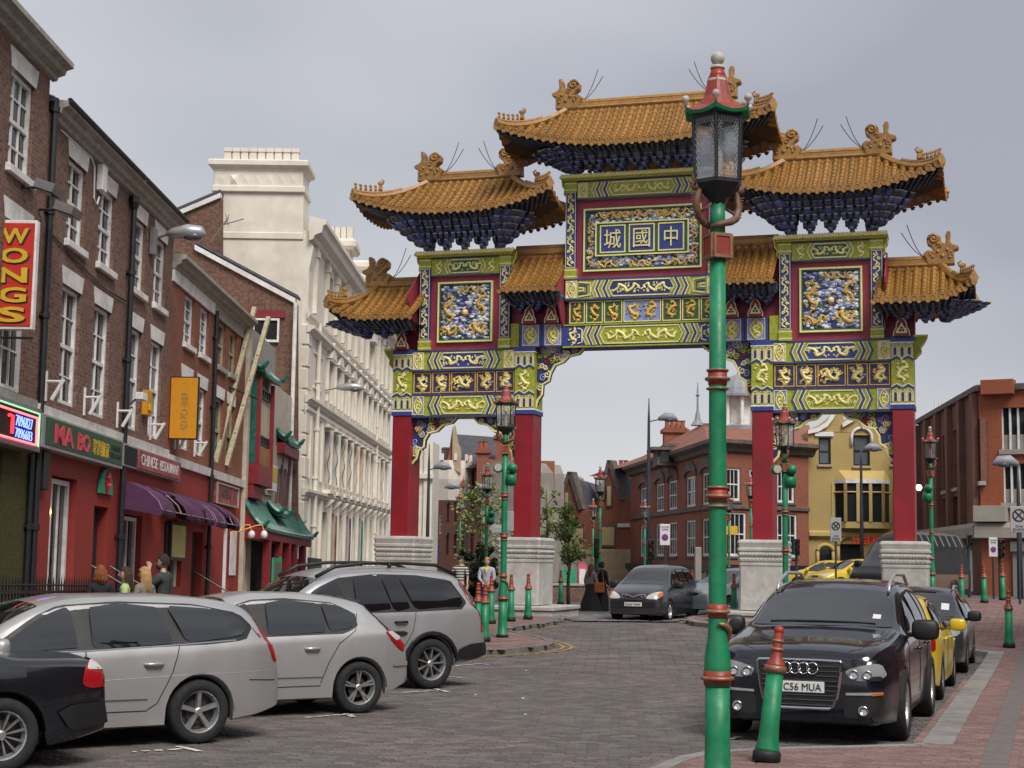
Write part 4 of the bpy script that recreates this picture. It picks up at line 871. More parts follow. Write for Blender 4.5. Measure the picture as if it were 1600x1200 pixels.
# --- houses B: two bays each side of the pipe, red shopfronts
B1 = house('terrace_house', 'dark brick terrace house above the green Ma Bo shop sign', LF, 29); B2 = house('terrace_house', 'dark brick terrace house above the purple awnings', LF, 33.8)
for hs, s0, s1, cols in ((B1, 26.40, 31.74, ((27.62, 28.72), (29.62, 30.74))), (B2, 31.74, 35.66, ((32.1, 33.2), (33.98, 35.05)))):
    W_ = [(a, b, 7.78, 9.30) for a, b in cols]+[(a, b, 4.85, 6.98) for a, b in cols]
    wall(LF, s0, s1, 4.62, 9.75, W_, 'brick_dark', hs, 8)
    for a, b, c, d in W_: sash(LF, hs, a, b, c, d, sill=.09 if c > 6 else None, bars=(2, 2)); lintel(LF, hs, a-.02, b+.02, d, d+.31)
    extrude(LF, hs, s0+(.08 if hs is B1 else 0), s1, CORN(9.64, .30), 'cornice', 'stone_worn'); rafter_roof(LF, hs, s0, s1, 10.0)
    mb = MB(LF.M); mb.tube([(s0+.1, .32, 9.98), (s1, .32, 9.98)], .05, 6); mb.build('gutter', 'black_iron', hs)
    extrude(LF, hs, s0, s1, [(0, 4.48), (.08, 4.48), (.10, 4.68), (0, 4.70)], 'band', 'white_paint')
pipe(LF, B1, 26.46, 0, 10.0, c=.08, r=.06); pipe(LF, B2, 31.78, 0, 9.35, c=.10, r=.06, hopper=True)
stack(LF, B1, 30.6, -1.4, 10, 10.95, .5, .5, 2, 'stone_worn', 'stone_worn', .38)
mb = MB(LF.M); mb.tube([(27.0, .02, 9.6), (28.9, .02, 9.62), (29.1, .03, 9.5), (29.15, .03, 8.9), (29.3, .05, 8.82), (29.42, .05, 9.0)], .018, 5); mb.build('cable', 'white_trim', B1)
panel(LF, B1, 29.32, 29.62, .01, .14, 9.12, 9.62, 'junction_box', 'white_trim'); panel(LF, B2, 33.45, 33.72, .01, .12, 8.75, 9.35, 'junction_box', 'grey_metal')
mb = MB(LF.M); mb.tube([(26.6, .02, 7.7), (28.3, .03, 7.5), (30.2, .03, 7.35), (31.7, .03, 7.4)], .015, 5); mb.build('cable', 'black_iron', B1)
wall(LF, 26.40, 31.74, -.3, 4.48, [(27.5, 29.02, .95, 3.56), (30.2, 31.2, .1, 3.15)], 'brick_painted', B1, 8, .25)
wall(LF, 31.74, 35.66, -.3, 4.48, [(32.0, 33.85, .95, 3.1)], 'brick_painted', B2, 8, .22)
w1 = sash(LF, B1, 27.55, 28.98, 1.0, 3.52, c=-.2, bars=(3, 1), mid=False, t=.09)
mb = MB(LF.M)
for k in range(8): mb.box(27.65, 28.45, -.24, -.235, 1.25+k*.09, 1.31+k*.09)
mb.build('blind', 'white_trim', w1); mb = MB(LF.M); mb.ball((28.0, -.18, 2.92), .045, 10, 8); mb.build('lit_bulb', 'lamp_warm', w1, smooth=True)
sash(LF, B2, 32.05, 33.8, 1.0, 3.06, c=-.18, bars=(3, 1), mid=False, t=.08)
panel(LF, B1, 30.22, 31.18, -.24, -.2, .1, 3.12, 'door', 'dark_room'); panel(LF, B1, 26.65, 27.0, 0, .12, 3.25, 3.9, 'vent_box', 'black_iron')
pl_ = [(30.28+.47+.47*math.cos(t), 0.02, 3.40+.5*math.sin(t)) for t in [PI*k/12 for k in range(13)]]; mb = MB(LF.M); mb.prism(pl_, (0, .05, 0)); pq = tag(mb.build('door_plaque', 'plaque_green', fix=True), 'green arched plaque with a small pink figure over a shop door', 'plaque')
mb = MB(LF.M); mb.tube([(30.75, .08, 3.43), (30.68, .08, 3.55), (30.82, .08, 3.62), (30.7, .08, 3.72), (30.78, .08, 3.82)], [.05, .08, .06, .07, .05], 6); mb.ball((30.78, .08, 3.8), .07, 8, 5, (1, .4, 1)); mb.tube([(30.6, .08, 3.65), (30.75, .08, 3.6), (30.92, .08, 3.72)], .025, 5); mb.build('figure_relief', 'letter_pink', pq)
sg = thing('shop_sign', 'long green fascia sign with raised red letters MA BO', 'sign', LF.pt(28.7, .1, 3.95))
panel(LF, sg, 26.1, 31.2, .0, .24, 3.92, 4.49, 'sign_case', 'aluminium'); panel(LF, sg, 26.28, 31.12, .24, .252, 3.98, 4.45, 'sign_face', 'sign_green')
letters('lettering', 'MA', 'letter_pink', sg, LF, 26.75, 27.85, 4.04, 4.38, .25, .03, .012); letters('lettering', 'BO', 'letter_pink', sg, LF, 28.08, 28.85, 4.04, 4.36, .25, .03, .012)
letters('lettering', '翠寶麵家', 'sign_yellow', sg, LF, 29.05, 30.15, 4.04, 4.34, .25, .0, .008); letters('lettering', 'CHINESE', 'letter_dark', sg, LF, 30.3, 30.95, 4.23, 4.33, .25, 0, .01); letters('lettering', 'RESTAURANT', 'letter_dark', sg, LF, 30.25, 31.0, 4.09, 4.18, .25, 0, .01)
cs = thing('shop_sign', 'red fascia sign with white letters CHINESE RESTAURANT in a broken light box', 'sign', LF.pt(34, .1, 4.0))
panel(LF, cs, 31.3, 36.5, 0, .16, 4.02, 4.48, 'sign_case', 'aluminium'); panel(LF, cs, 31.6, 32.55, .165, .172, 4.06, 4.44, 'open_face', 'dark_room'); panel(LF, cs, 32.6, 36.45, .165, .19, 4.05, 4.45, 'sign_face', 'sign_dullred')
letters('lettering', 'CHINESE', 'letter_white', cs, LF, 32.85, 34.25, 4.14, 4.37, .19, .0, .004); letters('lettering', 'RESTAURANT', 'letter_white', cs, LF, 34.45, 36.25, 4.14, 4.36, .19, .0, .004)
def awning(s0, s1, z1, label, torn, dep=.85, drop=.55):
    t = thing('shop_awning', label, 'awning', LF.pt((s0+s1)/2, 0, z1-drop)); n = 14; rr = random.Random(int(s0)); arc = [(0, z1), (.32*dep, z1-.06), (.66*dep, z1-.2), (.9*dep, z1-.38), (dep, z1-drop), (dep, z1-drop-.14)]
    for k in range(len(torn)):
        a, b, j0, j1 = torn[k]; mb = MB(LF.M); pts = arc[j0:j1+1]; m_ = 5
        vs = [(a+(b-a)*i/m_, c+.03*math.sin(i*2.1+k), z+.025*math.sin(i*1.7+k*2)) for i in range(m_+1) for c, z in pts]; q = len(pts)
        mb.add(vs, [(i*q+j, i*q+j+1, (i+1)*q+j+1, (i+1)*q+j) for i in range(m_) for j in range(q-1)]); o = mb.build('canvas', 'awning_purple', t, smooth=True); md = o.modifiers.new('t', 'SOLIDIFY'); md.thickness = .012
    for s in (s0, s1):
        mb = MB(LF.M); mb.add([(s, c, z) for c, z in arc]+[(s, 0, z1-drop)], [tuple(range(len(arc)))+(len(arc),)]); o = mb.build('canvas_end', 'awning_purple', t); md = o.modifiers.new('t', 'SOLIDIFY'); md.thickness = .012
    mb = MB(LF.M)
    for k in range(4): s = s0+(s1-s0)*k/3; mb.tube([(s, c+.01, z-.02) for c, z in arc[:5]], .014, 5)
    mb.tube([(s0, dep, z1-drop-.02), (s1, dep, z1-drop-.02)], .014, 5); mb.build('frame', 'aluminium', t); return t
awning(32.05, 37.2, 3.74, 'long torn purple shop awning under the CHINESE RESTAURANT sign', [(32.05, 33.4, 0, 5), (33.4, 34.3, 0, 2), (34.3, 35.0, 2, 5), (35.0, 36.1, 0, 5), (36.1, 36.6, 0, 3), (36.6, 37.2, 0, 5)])
awning(37.5, 40.4, 3.72, 'short torn purple awning beside the drainpipe', [(37.5, 38.9, 0, 5), (38.9, 39.8, 0, 3), (39.8, 40.4, 0, 5)])
for k in range(6):                                   # little white brackets above the shop signs
    s = (26.9, 29.2, 31.5, 34.2, 36.5, 38.6)[k]; t = thing('wall_bracket', 'small white metal wall bracket fixed above the %s' % ('neon sign', 'green shop sign', 'middle of the two shop signs', 'red shop sign lettering', 'end of the red shop sign', 'short purple awning')[k], 'bracket', LF.pt(s, 0, 4.9), group='white brackets along the shopfronts')
    mb = MB(LF.M); mb.box(s-.03, s+.03, 0, .03, 4.78, 5.3); mb.build('back_plate', 'white_trim', t); mb = MB(LF.M); mb.tube([(s, .03, 5.12), (s, .32, 5.12)], .025, 6); mb.tube([(s, .32, 5.16), (s, .12, 4.8)], .035, 6); mb.build('arm', 'white_trim', t)
t = thing('security_camera', 'white security camera on the drainpipe above the shop signs', 'camera', LF.pt(31.9, .1, 5.5)); mb = MB(LF.M); mb.tube([(31.85, .1, 5.25), (31.95, .3, 5.45)], .025, 6); mb.build('arm', 'black_iron', t); panel(LF, t, 31.85, 32.25, .26, .42, 5.4, 5.55, 'camera_body', 'white_trim')
t = thing('alarm_box', 'yellow alarm box between the first floor windows', 'alarm box', LF.pt(33.6, 0, 5.4)); panel(LF, t, 33.4, 33.82, 0, .12, 5.25, 5.78, 'case', 'sign_orange'); panel(LF, t, 33.5, 33.72, .12, .15, 5.35, 5.5, 'lamp', 'sign_yellow')
# --- house C: redder brick
C1 = house('terrace_house', 'red brick terrace house behind the yellow hanging RESTAURANT sign', LF, 38); C2 = house('terrace_house', 'red brick terrace house with weathered dark windows beside the shored-up front', LF, 42.5)
for hs, s0, s1, cols in ((C1, 35.66, 40.25, ((37.0, 38.1), (38.75, 39.8))), (C2, 40.25, 44.85, ((40.9, 41.95), (42.45, 43.5)))):
    W_ = [(a, b, 7.38, 8.58) for a, b in cols]+[(a, b, 4.85, 6.55) for a, b in cols]
    wall(LF, s0, s1, 4.62, 8.62, W_, 'brick_red', hs, 8)
    for a, b, c, d in W_:
        sash(LF, hs, a, b, c, d, sill=.08 if c > 6 else None, bars=(2, 2) if hs is C1 else (2, 1), m='white_trim' if hs is C1 else 'timber_pale', sillm='white_paint' if hs is C1 else 'stone_worn')
        if c < 6: lintel(LF, hs, a-.02, b+.02, d, d+.31)
    extrude(LF, hs, s0, s1, [(0, 8.6), (.05, 8.6), (.05, 8.9), (0, 8.9)], 'fascia', 'white_paint' if hs is C1 else 'stone_worn'); extrude(LF, hs, s0-.02, s1, CORN(8.88, .32), 'cornice', 'stone_worn'); rafter_roof(LF, hs, s0, s1, 9.2)
    extrude(LF, hs, s0, s1, [(0, 4.40), (.08, 4.40), (.10, 4.60), (0, 4.62)], 'band', 'white_paint')
wall(LF, 35.66, 40.25, -.3, 4.42, [(35.9, 37.7, 1.6, 3.1), (38.8, 40.0, .1, 2.95)], 'brick_painted', C1, 8, .22); wall(LF, 40.25, 44.85, -.3, 4.42, [(42.6, 43.5, .1, 3.3)], 'brick_painted', C2, 8, .22)
sash(LF, C1, 35.9, 37.7, 1.6, 3.1, c=-.18, bars=(2, 1), mid=False); panel(LF, C1, 38.85, 39.95, -.2, -.17, .1, 2.93, 'door', 'dark_room'); panel(LF, C2, 42.65, 43.45, -.2, -.16, .1, 3.28, 'door', 'dark_room'); panel(LF, C2, 43.2, 43.34, -.14, -.05, .4, 3.28, 'door_frame', 'white_trim')
pipe(LF, C2, 40.3, 0, 8.7, c=.09, r=.055); stack(LF, C1, 36.1, -.9, 8.9, 10.1, 1.1, .7, 3, 'brick_red', 'terracotta', .3)
mb_ = thing('menu_board', 'glazed yellow menu board on the red wall under the awning', 'menu board', LF.pt(36.8, .1, 2.3)); panel(LF, mb_, 36.2, 37.75, .02, .09, 2.2, 3.1, 'case', 'black_iron'); panel(LF, mb_, 36.3, 37.65, .09, .094, 2.28, 3.02, 'menu_sheet', 'menu_yellow')
jb = thing('shop_sign', 'small faded maroon sign with dark lettering beside an arched doorway', 'sign', LF.pt(42.5, .05, 3.8)); panel(LF, jb, 41.1, 43.95, .0, .08, 3.78, 4.3, 'sign_board', 'sign_dullred'); letters('lettering', 'JABBA', 'letter_brown', jb, LF, 41.45, 43.0, 3.9, 4.18, .08, .01, .01)
mb = MB(LF.M); rect = (41.1, 43.95, 3.78, 4.3)
for a, b, c, d in ((41.08, 43.97, 4.28, 4.32), (41.08, 43.97, 3.76, 3.80), (41.08, 41.13, 3.8, 4.28), (43.92, 43.97, 3.8, 4.28)): mb.box(a, b, .07, .12, c, d)
mb.build('sign_rim', 'stone_worn', jb)
rf = facing_frame(35.9, 0); a0, z1 = rf.px(268, 590); a1, z0 = rf.px(306, 685)
rs = thing('projecting_sign', 'orange yellow projecting sign reading RESTAURANT downwards in grey letters', 'sign', rf.pt((a0+a1)/2, 0, z0)); panel(rf, rs, a0-.03, a1+.03, -.1, -.004, z0-.03, z1+.03, 'sign_case', 'black_iron'); panel(rf, rs, a0, a1, -.004, .004, z0, z1, 'sign_face', 'sign_orange')
for k, ch in enumerate('RESTAURANT'):
    hh = (z1-z0-.5)/10; zz = z1-.34-(k+1)*hh; letters('letter', ch, 'letter_grey', rs, rf, (a0+a1)/2-.06, (a0+a1)/2+.10, zz+.012, zz+hh-.012, .004, .015, .004)
for z in (z0+.2, z0+.3, z1-.3, z1-.2): mb = MB(rf.M); mb.box(-.05, a0, -.07, -.03, z-.01, z+.01); mb.build('bracket', 'black_iron', rs)
# --- street lamp heads bracketed off the wall
def cobra(fr, s, c0, c1, z, label, name='wall_lantern'):
    t = thing(name, label, 'street light', fr.pt(s, c0, z)); mb = MB(fr.M); mb.tube([(s, 0, z-.1), (s, c0, z)], .03, 6); mb.build('arm', 'grey_metal', t)
    mb = MB(fr.M); mb.tube([(s, c0-.05, z), (s, c0+.1, z+.02), (s, (c0+c1)/2, z+.05), (s, c1-.1, z+.03), (s, c1, z-.02)], [.06, .12, .17, .15, .05], 8); mb.build('lamp_head', 'aluminium', t, smooth=True); mb = MB(fr.M); mb.ball((s, c0*.35+c1*.65, z-.06), .16, 10, 6, (1, 1.5, .6)); mb.build('lamp_bowl', 'window_glass_pale', t, smooth=True)
_s, _z = LF.px(268, 365, .3); cobra(LF, _s, .25, 1.05, _z, 'grey street light head on the corner of the dark brick houses')
# --- front D: shored-up Chinese restaurant
D = house('restaurant_front', 'cream and red Chinese restaurant front with green pagoda canopies', LF, 50)
wall(LF, 44.9, 53.6, -.3, 8.0, [(45.15, 46.1, 1.2, 3.0)], 'cream_paint', D, 6, .1); panel(LF, D, 45.15, 46.1, -.1, -.06, 1.2, 3.0, 'shutter', 'maroon_paint')
panel(LF, D, 44.86, 45.2, -.05, .12, 0, 8.9, 'pier', 'cream_paint'); panel(LF, D, 44.95, 49.5, -.3, .06, 8.0, 9.1, 'worn_parapet', 'stone_worn'); panel(LF, D, 48.2, 49.4, 0, .1, 4.4, 8.1, 'pier', 'cream_paint')
by = panel(LF, D, 45.5, 47.9, .0, .36, 4.55, 5.15, 'bay_base', 'maroon_paint'); panel(LF, D, 45.5, 47.0, .0, .22, 4.15, 4.53, 'bay_foot', 'maroon_paint')
for s in (45.5, 47.75): panel(LF, D, s, s+.14, .24, .36, 5.15, 7.7, 'bay_post', 'maroon_paint')
panel(LF, D, 45.5, 45.62, .0, .24, 5.15, 7.7, 'bay_cheek', 'tile_green'); panel(LF, D, 45.6, 47.8, .16, .2, 5.6, 7.5, 'bay_pane', 'cream_paint'); panel(LF, D, 45.66, 46.6, .24, .30, 5.17, 5.7, 'bay_panel', 'orange_wood'); panel(LF, D, 46.7, 47.7, .24, .30, 5.17, 5.7, 'bay_panel', 'orange_wood')
mb = MB(LF.M)
for z in (5.75, 6.0, 7.15, 7.4): mb.box(45.7, 47.7, .22, .27, z, z+.04)
for k in range(6): mb.box(45.8+k*.36, 45.84+k*.36, .22, .27, 5.75, 6.04); mb.box(45.8+k*.36, 45.84+k*.36, .22, .27, 7.15, 7.44)
mb.build('bay_lattice', 'black_iron', D)
def pagoda(s0, s1, c0, c1, z0, z1, n, par=D, flip=.12, name='pagoda_canopy'):
    mb = MB(LF.M); m_ = 8; vs = []
    prof = lambda f: (c0+(c1-c0)*f, z0+(z1-z0)*((1-f)**1.5)+.05*f**6)
    for i in range(m_+1):
        k = abs(2*i/m_-1); 
        for j in range(6): c, z = prof(j/5); vs.append((s0+(s1-s0)*i/m_, c, z+flip*k**4*(j/5)**2))
    mb.add(vs, [(i*6+j, i*6+j+1, (i+1)*6+j+1, (i+1)*6+j) for i in range(m_) for j in range(5)]); o = mb.build(name, 'tile_green', par, smooth=True); md = o.modifiers.new('t', 'SOLIDIFY'); md.thickness = .08
    for q in range(n):
        s = s0+(s1-s0)*(q+.5)/n; k = abs(2*(q+.5)/n-1); mb = MB(LF.M); P = []
        for j in range(6): c, z = prof(j/5); P.append((s, c+.01, z+flip*k**4*(j/5)**2+.03))
        mb.tube(P, .045, 6); mb.build('tile_row', 'tile_green', o)
    for s in (s0, s1):
        mb = MB(LF.M); P = []
        for j in range(6): c, z = prof(j/5); P.append((s, c+.02, z+flip*(j/5)**2+.06))
        c, z = prof(1); P.append((s, c+.14, z+flip+.2)); mb.tube(P, [.08]*6+[.04], 6); mb.build('hip_ridge', 'tile_green', o)
    return o
pagoda(45.3, 48.6, -.05, .45, 7.75, 8.25, 12); pagoda(50.4, 53.2, 0, .36, 6.2, 6.6, 12)
pagoda(44.95, 54.8, -.02, .68, 3.18, 4.15, 38, flip=.06)
dm = pagoda(48.6, 50.2, .1, .55, 3.75, 4.15, 8, flip=.05, name='dormer_canopy')
panel(LF, D, 44.92, 45.0, 0, .72, 2.95, 3.25, 'canopy_gable', 'maroon_paint'); mb = MB(LF.M); mb.prism([(44.93, 0, 3.2), (44.93, .7, 3.2), (44.93, 0, 4.15)], (.06, 0, 0)); mb.build('canopy_gable', 'maroon_paint', D)
panel(LF, D, 44.95, 54.6, .5, .62, 2.95, 3.2, 'canopy_beam', 'maroon_paint')
for s in (46.3, 48.3, 50.0, 51.3, 53.2): panel(LF, D, s, s+.28, .4, .62, -.1, 2.95, 'column', 'maroon_paint')
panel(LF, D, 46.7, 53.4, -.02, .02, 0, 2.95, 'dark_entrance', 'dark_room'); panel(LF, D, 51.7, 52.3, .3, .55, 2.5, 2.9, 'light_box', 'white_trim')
panel(LF, D, 47.9, 48.0, .63, .68, .9, 2.5, 'menu_case', 'plaque_green'); mb = MB(LF.M); mb.box(46.6, 48.1, .64, .7, 1.1, 2.45); mb.build('menu_case', 'plaque_green', D); mb = MB(LF.M); mb.box(46.75, 47.95, .7, .705, 1.2, 2.35); mb.build('menu_glass', 'window_glass_pale', D)
panel(LF, D, 49.6, 53.2, .0, .04, 3.9, 6.1, 'mural_panel', 'cream_paint'); mb = MB(LF.M); rr = random.Random(4)
for k in range(9): s = 50.2+k*.3; mb.tube([(s, .05, 4.1), (s+.25, .05, 4.7+rr.random()*.4), (s+.5, .05, 5.3+rr.random()*.6)], .03, 4)
mb.build('mural_strokes', 'letter_brown', D); panel(LF, D, 48.5, 49.7, .05, .2, 4.55, 5.35, 'side_sign', 'white_trim'); panel(LF, D, 48.65, 49.6, .2, .21, 4.85, 5.3, 'side_sign_face', 'sign_yellow')
panel(LF, D, 50.4, 53.4, 0, .3, 5.85, 6.2, 'canopy_base', 'maroon_paint')
panel(LF, D, 54.6, 57.5, .5, .6, 0, 2.6, 'hoarding', 'slate'); panel(LF, D, 43.4, 44.3, .01, .03, 1.9, 3.1, 'poster', 'letter_white')
def shore(p, q, label):
    t = thing('shoring_timber', label, 'timber prop', p); a, b = V(p), V(q); d = (b-a).normalized(); sx = d.cross(V((0, 1, 0))).normalized()*.06; sy = V((0, .1, 0)); mb = MB()
    mb.add([a-sx-sy, a+sx-sy, a+sx+sy, a-sx+sy, b-sx-sy, b+sx-sy, b+sx+sy, b-sx+sy], [(0, 3, 2, 1), (4, 5, 6, 7), (0, 1, 5, 4), (1, 2, 6, 5), (2, 3, 7, 6), (3, 0, 4, 7)]); mb.build('prop', 'timber_pale', t, fix=True)
    mb = MB()
    for f in (.2, .38, .55, .72): c = a.lerp(b, f); mb.ball(c-V((0, .1, 0)), .025, 6, 4)
    mb.build('bolts', 'black_iron', t)
shore(at(335, 730, 41.5), at(398, 480, 45.0), 'left raking timber shoring prop against the cream front'); shore(at(354, 727, 42.5), at(420, 495, 45.8), 'right raking timber shoring prop crossing the green canopy')
mb = MB(LF.M); mb.tube([(42.6, .02, 7.0), (45.2, .3, 7.0)], .03, 6); tag(mb.build('steel_tie', 'black_iron'), 'black steel tie bar holding the shoring timbers to the brick house', 'tie bar')
t = thing('wall_lantern', 'pair of brass swan neck lamps on the red restaurant gable', 'wall light', LF.pt(43.9, 0, 3.1)); mb = MB(LF.M)
for e in (0, .35): mb.tube([(43.7, 0, 3.1), (43.9, .15, 3.12), (44.0, .28+e, 3.3), (44.05, .42+e, 3.32), (44.08, .48+e, 3.15)], .018, 6)
mb.build('arms', 'gate_gold_deep', t); mb = MB(LF.M)
for e in (0, .35): mb.ball((44.08, .48+e, 3.05), .1, 8, 6, (1, 1, 1.2))
mb.build('globes', 'letter_white', t, smooth=True)
# --- brick gables behind
G1 = thing('gable_house', 'brick gable end with white verge board and a window under a maroon beam', 'building', at(400, 800, 53.7))
def gable(par, pts, Y, m, th=.4, ops=()):
    mb = MB(); mb.prism([at(x, y, Y) for x, y in pts], (0, th, 0)); return mb.build('gable_wall', m, par, fix=True)
gable(G1, [(464, 900), (464, 474), (310, 391), (230, 352), (150, 395), (150, 900)], 53.7, 'brick_gable', .4)
def board(par, p, q, Y, w=.09, m='white_paint', name='verge_board', d=.25):
    a, b = at(*p, Y), at(*q, Y); mb = MB(); mb.add([a+V((0, -.12, -w)), a+V((0, -.12, w)), a+V((0, d, w)), a+V((0, d, -w)), b+V((0, -.12, -w)), b+V((0, -.12, w)), b+V((0, d, w)), b+V((0, d, -w))], [(0, 1, 2, 3), (4, 7, 6, 5), (0, 4, 5, 1), (1, 5, 6, 2), (2, 6, 7, 3), (3, 7, 4, 0)]); return mb.build(name, m, par, fix=True)
board(G1, (462, 471), (305, 387), 53.7); board(G1, (466, 464), (305, 378), 53.7, .05, 'slate', 'slate_edge', .6)
gwf = Frame(V((0, 53.66, 0)), (1, 0, 0), (0, -1, 0)); a0, z1 = gwf.px(376, 497); a1, z0 = gwf.px(436, 535); sash(gwf, G1, a0, a1, z0, z1, c=.0, bars=(3, 1), mid=False, g='dark_room'); a0, z1 = gwf.px(372, 484); a1, z0 = gwf.px(446, 497); panel(gwf, G1, a0, a1, 0, .05, z0, z1, 'beam', 'maroon_paint')
mb = MB(); x_ = at(461, 500, 53.4); mb.tube([(x_.x, x_.y, 0), (x_.x, x_.y, x_.z+.6)], .07, 8); mb.build('drainpipe', 'white_paint', G1)
G2_ = thing('gable_house', 'higher brick gable end half hidden by the white chimney', 'building', at(280, 800, 55.6)); gable(G2_, [(345, 620), (345, 308), (275, 338), (180, 380), (180, 620)], 55.6, 'brick_gable', .5); board(G2_, (345, 306), (262, 341), 55.6); board(G2_, (345, 299), (262, 334), 55.6, .05, 'slate', 'slate_edge', .6)
# --- TV aerial
t = thing('tv_aerial', 'thin television aerial leaning on the white gable', 'aerial', at(330, 377, 55)); mb = MB(); mb.tube([at(330, 377, 55), at(357, 340, 55)], .025, 5); mb.tube([at(346, 352, 55), at(381, 342, 55)], .018, 4); mb.tube([at(352, 333, 55), at(357, 352, 55)], .015, 4); mb.tube([at(358, 335, 55), at(352, 350, 55)], .015, 4); mb.build('boom', 'grey_metal', t)
# ================================================================== long white building
mat('white_stucco', (.72, .665, .57), .6, var=.06, sc=3, dirt=(.58, .525, .435), dsc=.9, bump=.08, bsc=50)
mat('white_stucco_shade', (.56, .53, .47), .65, var=.06, sc=3, dirt=(.44, .41, .36), dsc=1.3, bump=.08)
WF = Frame((-8.6, 0, 0), (.0204, 1, .006), (1, -.0204, 0)); WH = house('white_hall', 'long ornate white stucco building with tall chimney gable and rows of hooded windows', WF, 70)
S0, S1 = 56.3, 88.0; bays = [62.2+2.35*k for k in range(11)]
ops = [(s-.55, s+.55, 4.3, 6.4) for s in bays]+[(s-.5, s+.5, 7.7, 9.3) for s in bays]+[(s-.5, s+.5, 10.3, 12.6) for s in bays]+[(s-.6, s+.6, .2, 3.2) for s in bays]
wall(WF, S0, S1, -.3, 13.3, ops, 'white_stucco', WH, 9, .35)
for s0, s1, z0, z1 in ops:
    o = panel(WF, WH, s0, s1, -.36, -.32, z0, z1, 'window', 'window_glass')
    if z0 > 3: mb = MB(WF.M); mb.box(s0, s1, -.32, -.27, (z0+z1)/2-.04, (z0+z1)/2+.04); mb.box((s0+s1)/2-.03, (s0+s1)/2+.03, -.32, -.28, z0, z1); mb.build('window_bar', 'white_trim', o)
extrude(WF, WH, S0-.25, S1, [(0, 12.9), (.15, 12.95), (.2, 13.1), (.45, 13.2), (.5, 13.45), (.62, 13.5), (.62, 13.65), (0, 13.8)], 'cornice', 'white_stucco')
for z, d in ((9.55, .28), (7.0, .24), (3.65, .22), (6.62, .12), (10.05, .12)): extrude(WF, WH, S0-.1, S1, [(0, z), (d*.4, z+.02), (d*.6, z+.1), (d, z+.14), (d, z+.24), (0, z+.3)], 'string_course', 'white_stucco')
mb_s = [57.5, 60.6]+[b+1.175 for b in bays]
for s in mb_s:
    panel(WF, WH, s-.16, s+.16, 0, .16, 10.4, 12.9, 'pilaster', 'white_stucco'); panel(WF, WH, s-.2, s+.2, 0, .22, 12.5, 12.75, 'pilaster_cap', 'white_stucco'); panel(WF, WH, s-.13, s+.13, 0, .12, .2, 3.6, 'pilaster', 'white_stucco'); panel(WF, WH, s-.12, s+.12, 0, .10, 4.3, 6.6, 'pilaster', 'white_stucco')
for s in bays:
    mb = MB(WF.M); mb.prism([(s-.75, 0, 9.15), (s-.75, .22, 9.15), (s-.75, .22, 9.25), (s-.75, 0, 9.25)], (1.5, 0, 0)); mb.prism([(s-.8, .0, 9.25), (s+.8, .0, 9.25), (s, .0, 9.95)], (0, .24, 0)); mb.build('window_hood', 'white_stucco', WH, fix=True)
    for e in (-.68, .68): panel(WF, WH, s+e-.09, s+e+.09, 0, .12, 7.55, 9.15, 'window_jamb', 'white_stucco')
    panel(WF, WH, s-.8, s+.8, 0, .2, 6.5, 6.62, 'window_head', 'white_stucco')
    mb = MB(WF.M); mb.prism([(s-.15, 0, 3.3), (s-.15, .14, 3.4), (s-.15, .36, 3.62), (s-.15, .36, 3.7), (s-.15, 0, 3.7)], (.3, 0, 0)); mb.build('console', 'white_stucco', WH, fix=True)
    panel(WF, WH, s-.85, s+.85, 0, .32, 3.9, 4.05, 'balcony_slab', 'white_stucco')
for k in range(12):                                  # quoins at the corner
    panel(WF, WH, S0-.06, S0+(.9 if k % 2 else .6), -.3, .07, .3+k*.8, 1.05+k*.8, 'quoin', 'white_stucco', .03)
for k in range(2): panel(WF, WH, 58.0, 60.2, 0, .06, 7.7+k*1.3, 7.8+k*1.3, 'wall_panel', 'white_stucco')
pipe(WF, WH, 58.6, 0, 10.2, c=.12, r=.08, m='white_stucco'); pipe(WF, WH, 79.8, 0, 12.6, c=.12, r=.08, m='white_stucco')
for k, (s, c1) in enumerate(((62.2, 'purple'), (64.55, 'teal'), (66.9, 'maroon'), (69.25, 'purple'), (71.6, 'orange'), (73.95, 'orange2'), (83.35, 'purple'))):
    nm = 'banner_'+c1
    if nm not in M: mat(nm, {'purple': (.10, .05, .16), 'teal': (.02, .18, .17), 'maroon': (.20, .03, .05), 'orange': (.62, .20, .03), 'orange2': (.70, .27, .02)}[c1], .7, var=.5, sc=1.1, dirt=(.45, .32, .08) if c1 in ('purple', 'maroon') else None, dsc=1.0)
    mb = MB(WF.M); n = 10; vs = []
    for i in range(n+1): z = 4.35+2.0*i/n; b_ = .05*math.sin(i*1.3+k); vs += [(s-.45, .16+b_, z), (s+.15, .10+b_, z)]
    mb.add(vs, [(2*i, 2*i+1, 2*i+3, 2*i+2) for i in range(n)]); o = mb.build('banner', nm); tag(o, '%s cloth banner in a white building window%s' % ({'purple': 'purple and yellow', 'teal': 'teal', 'maroon': 'maroon', 'orange': 'orange', 'orange2': 'bright orange'}[c1], (' next to the teal one', '', '', ' next to the maroon one', '', '', ' beyond the drainpipe')[k]), 'banner', 'banners in the white building windows'); md = o.modifiers.new('t', 'SOLIDIFY'); md.thickness = .02
for k, s in enumerate((64.55, 69.3, 74.0)):
    mb = MB(WF.M); mb.box(s-.3, s+.2, .14, .17, .5, 3.1); tag(mb.build('banner', ('banner_maroon', 'banner_purple', 'banner_teal')[k]), ('maroon', 'purple', 'pale teal')[k]+' cloth strip in a ground floor bay of the white building', 'banner', 'banners in the white building windows')
Yg = 56.25; mb = MB(); P = lambda x, y, dy=0: at(x, y, Yg+dy)
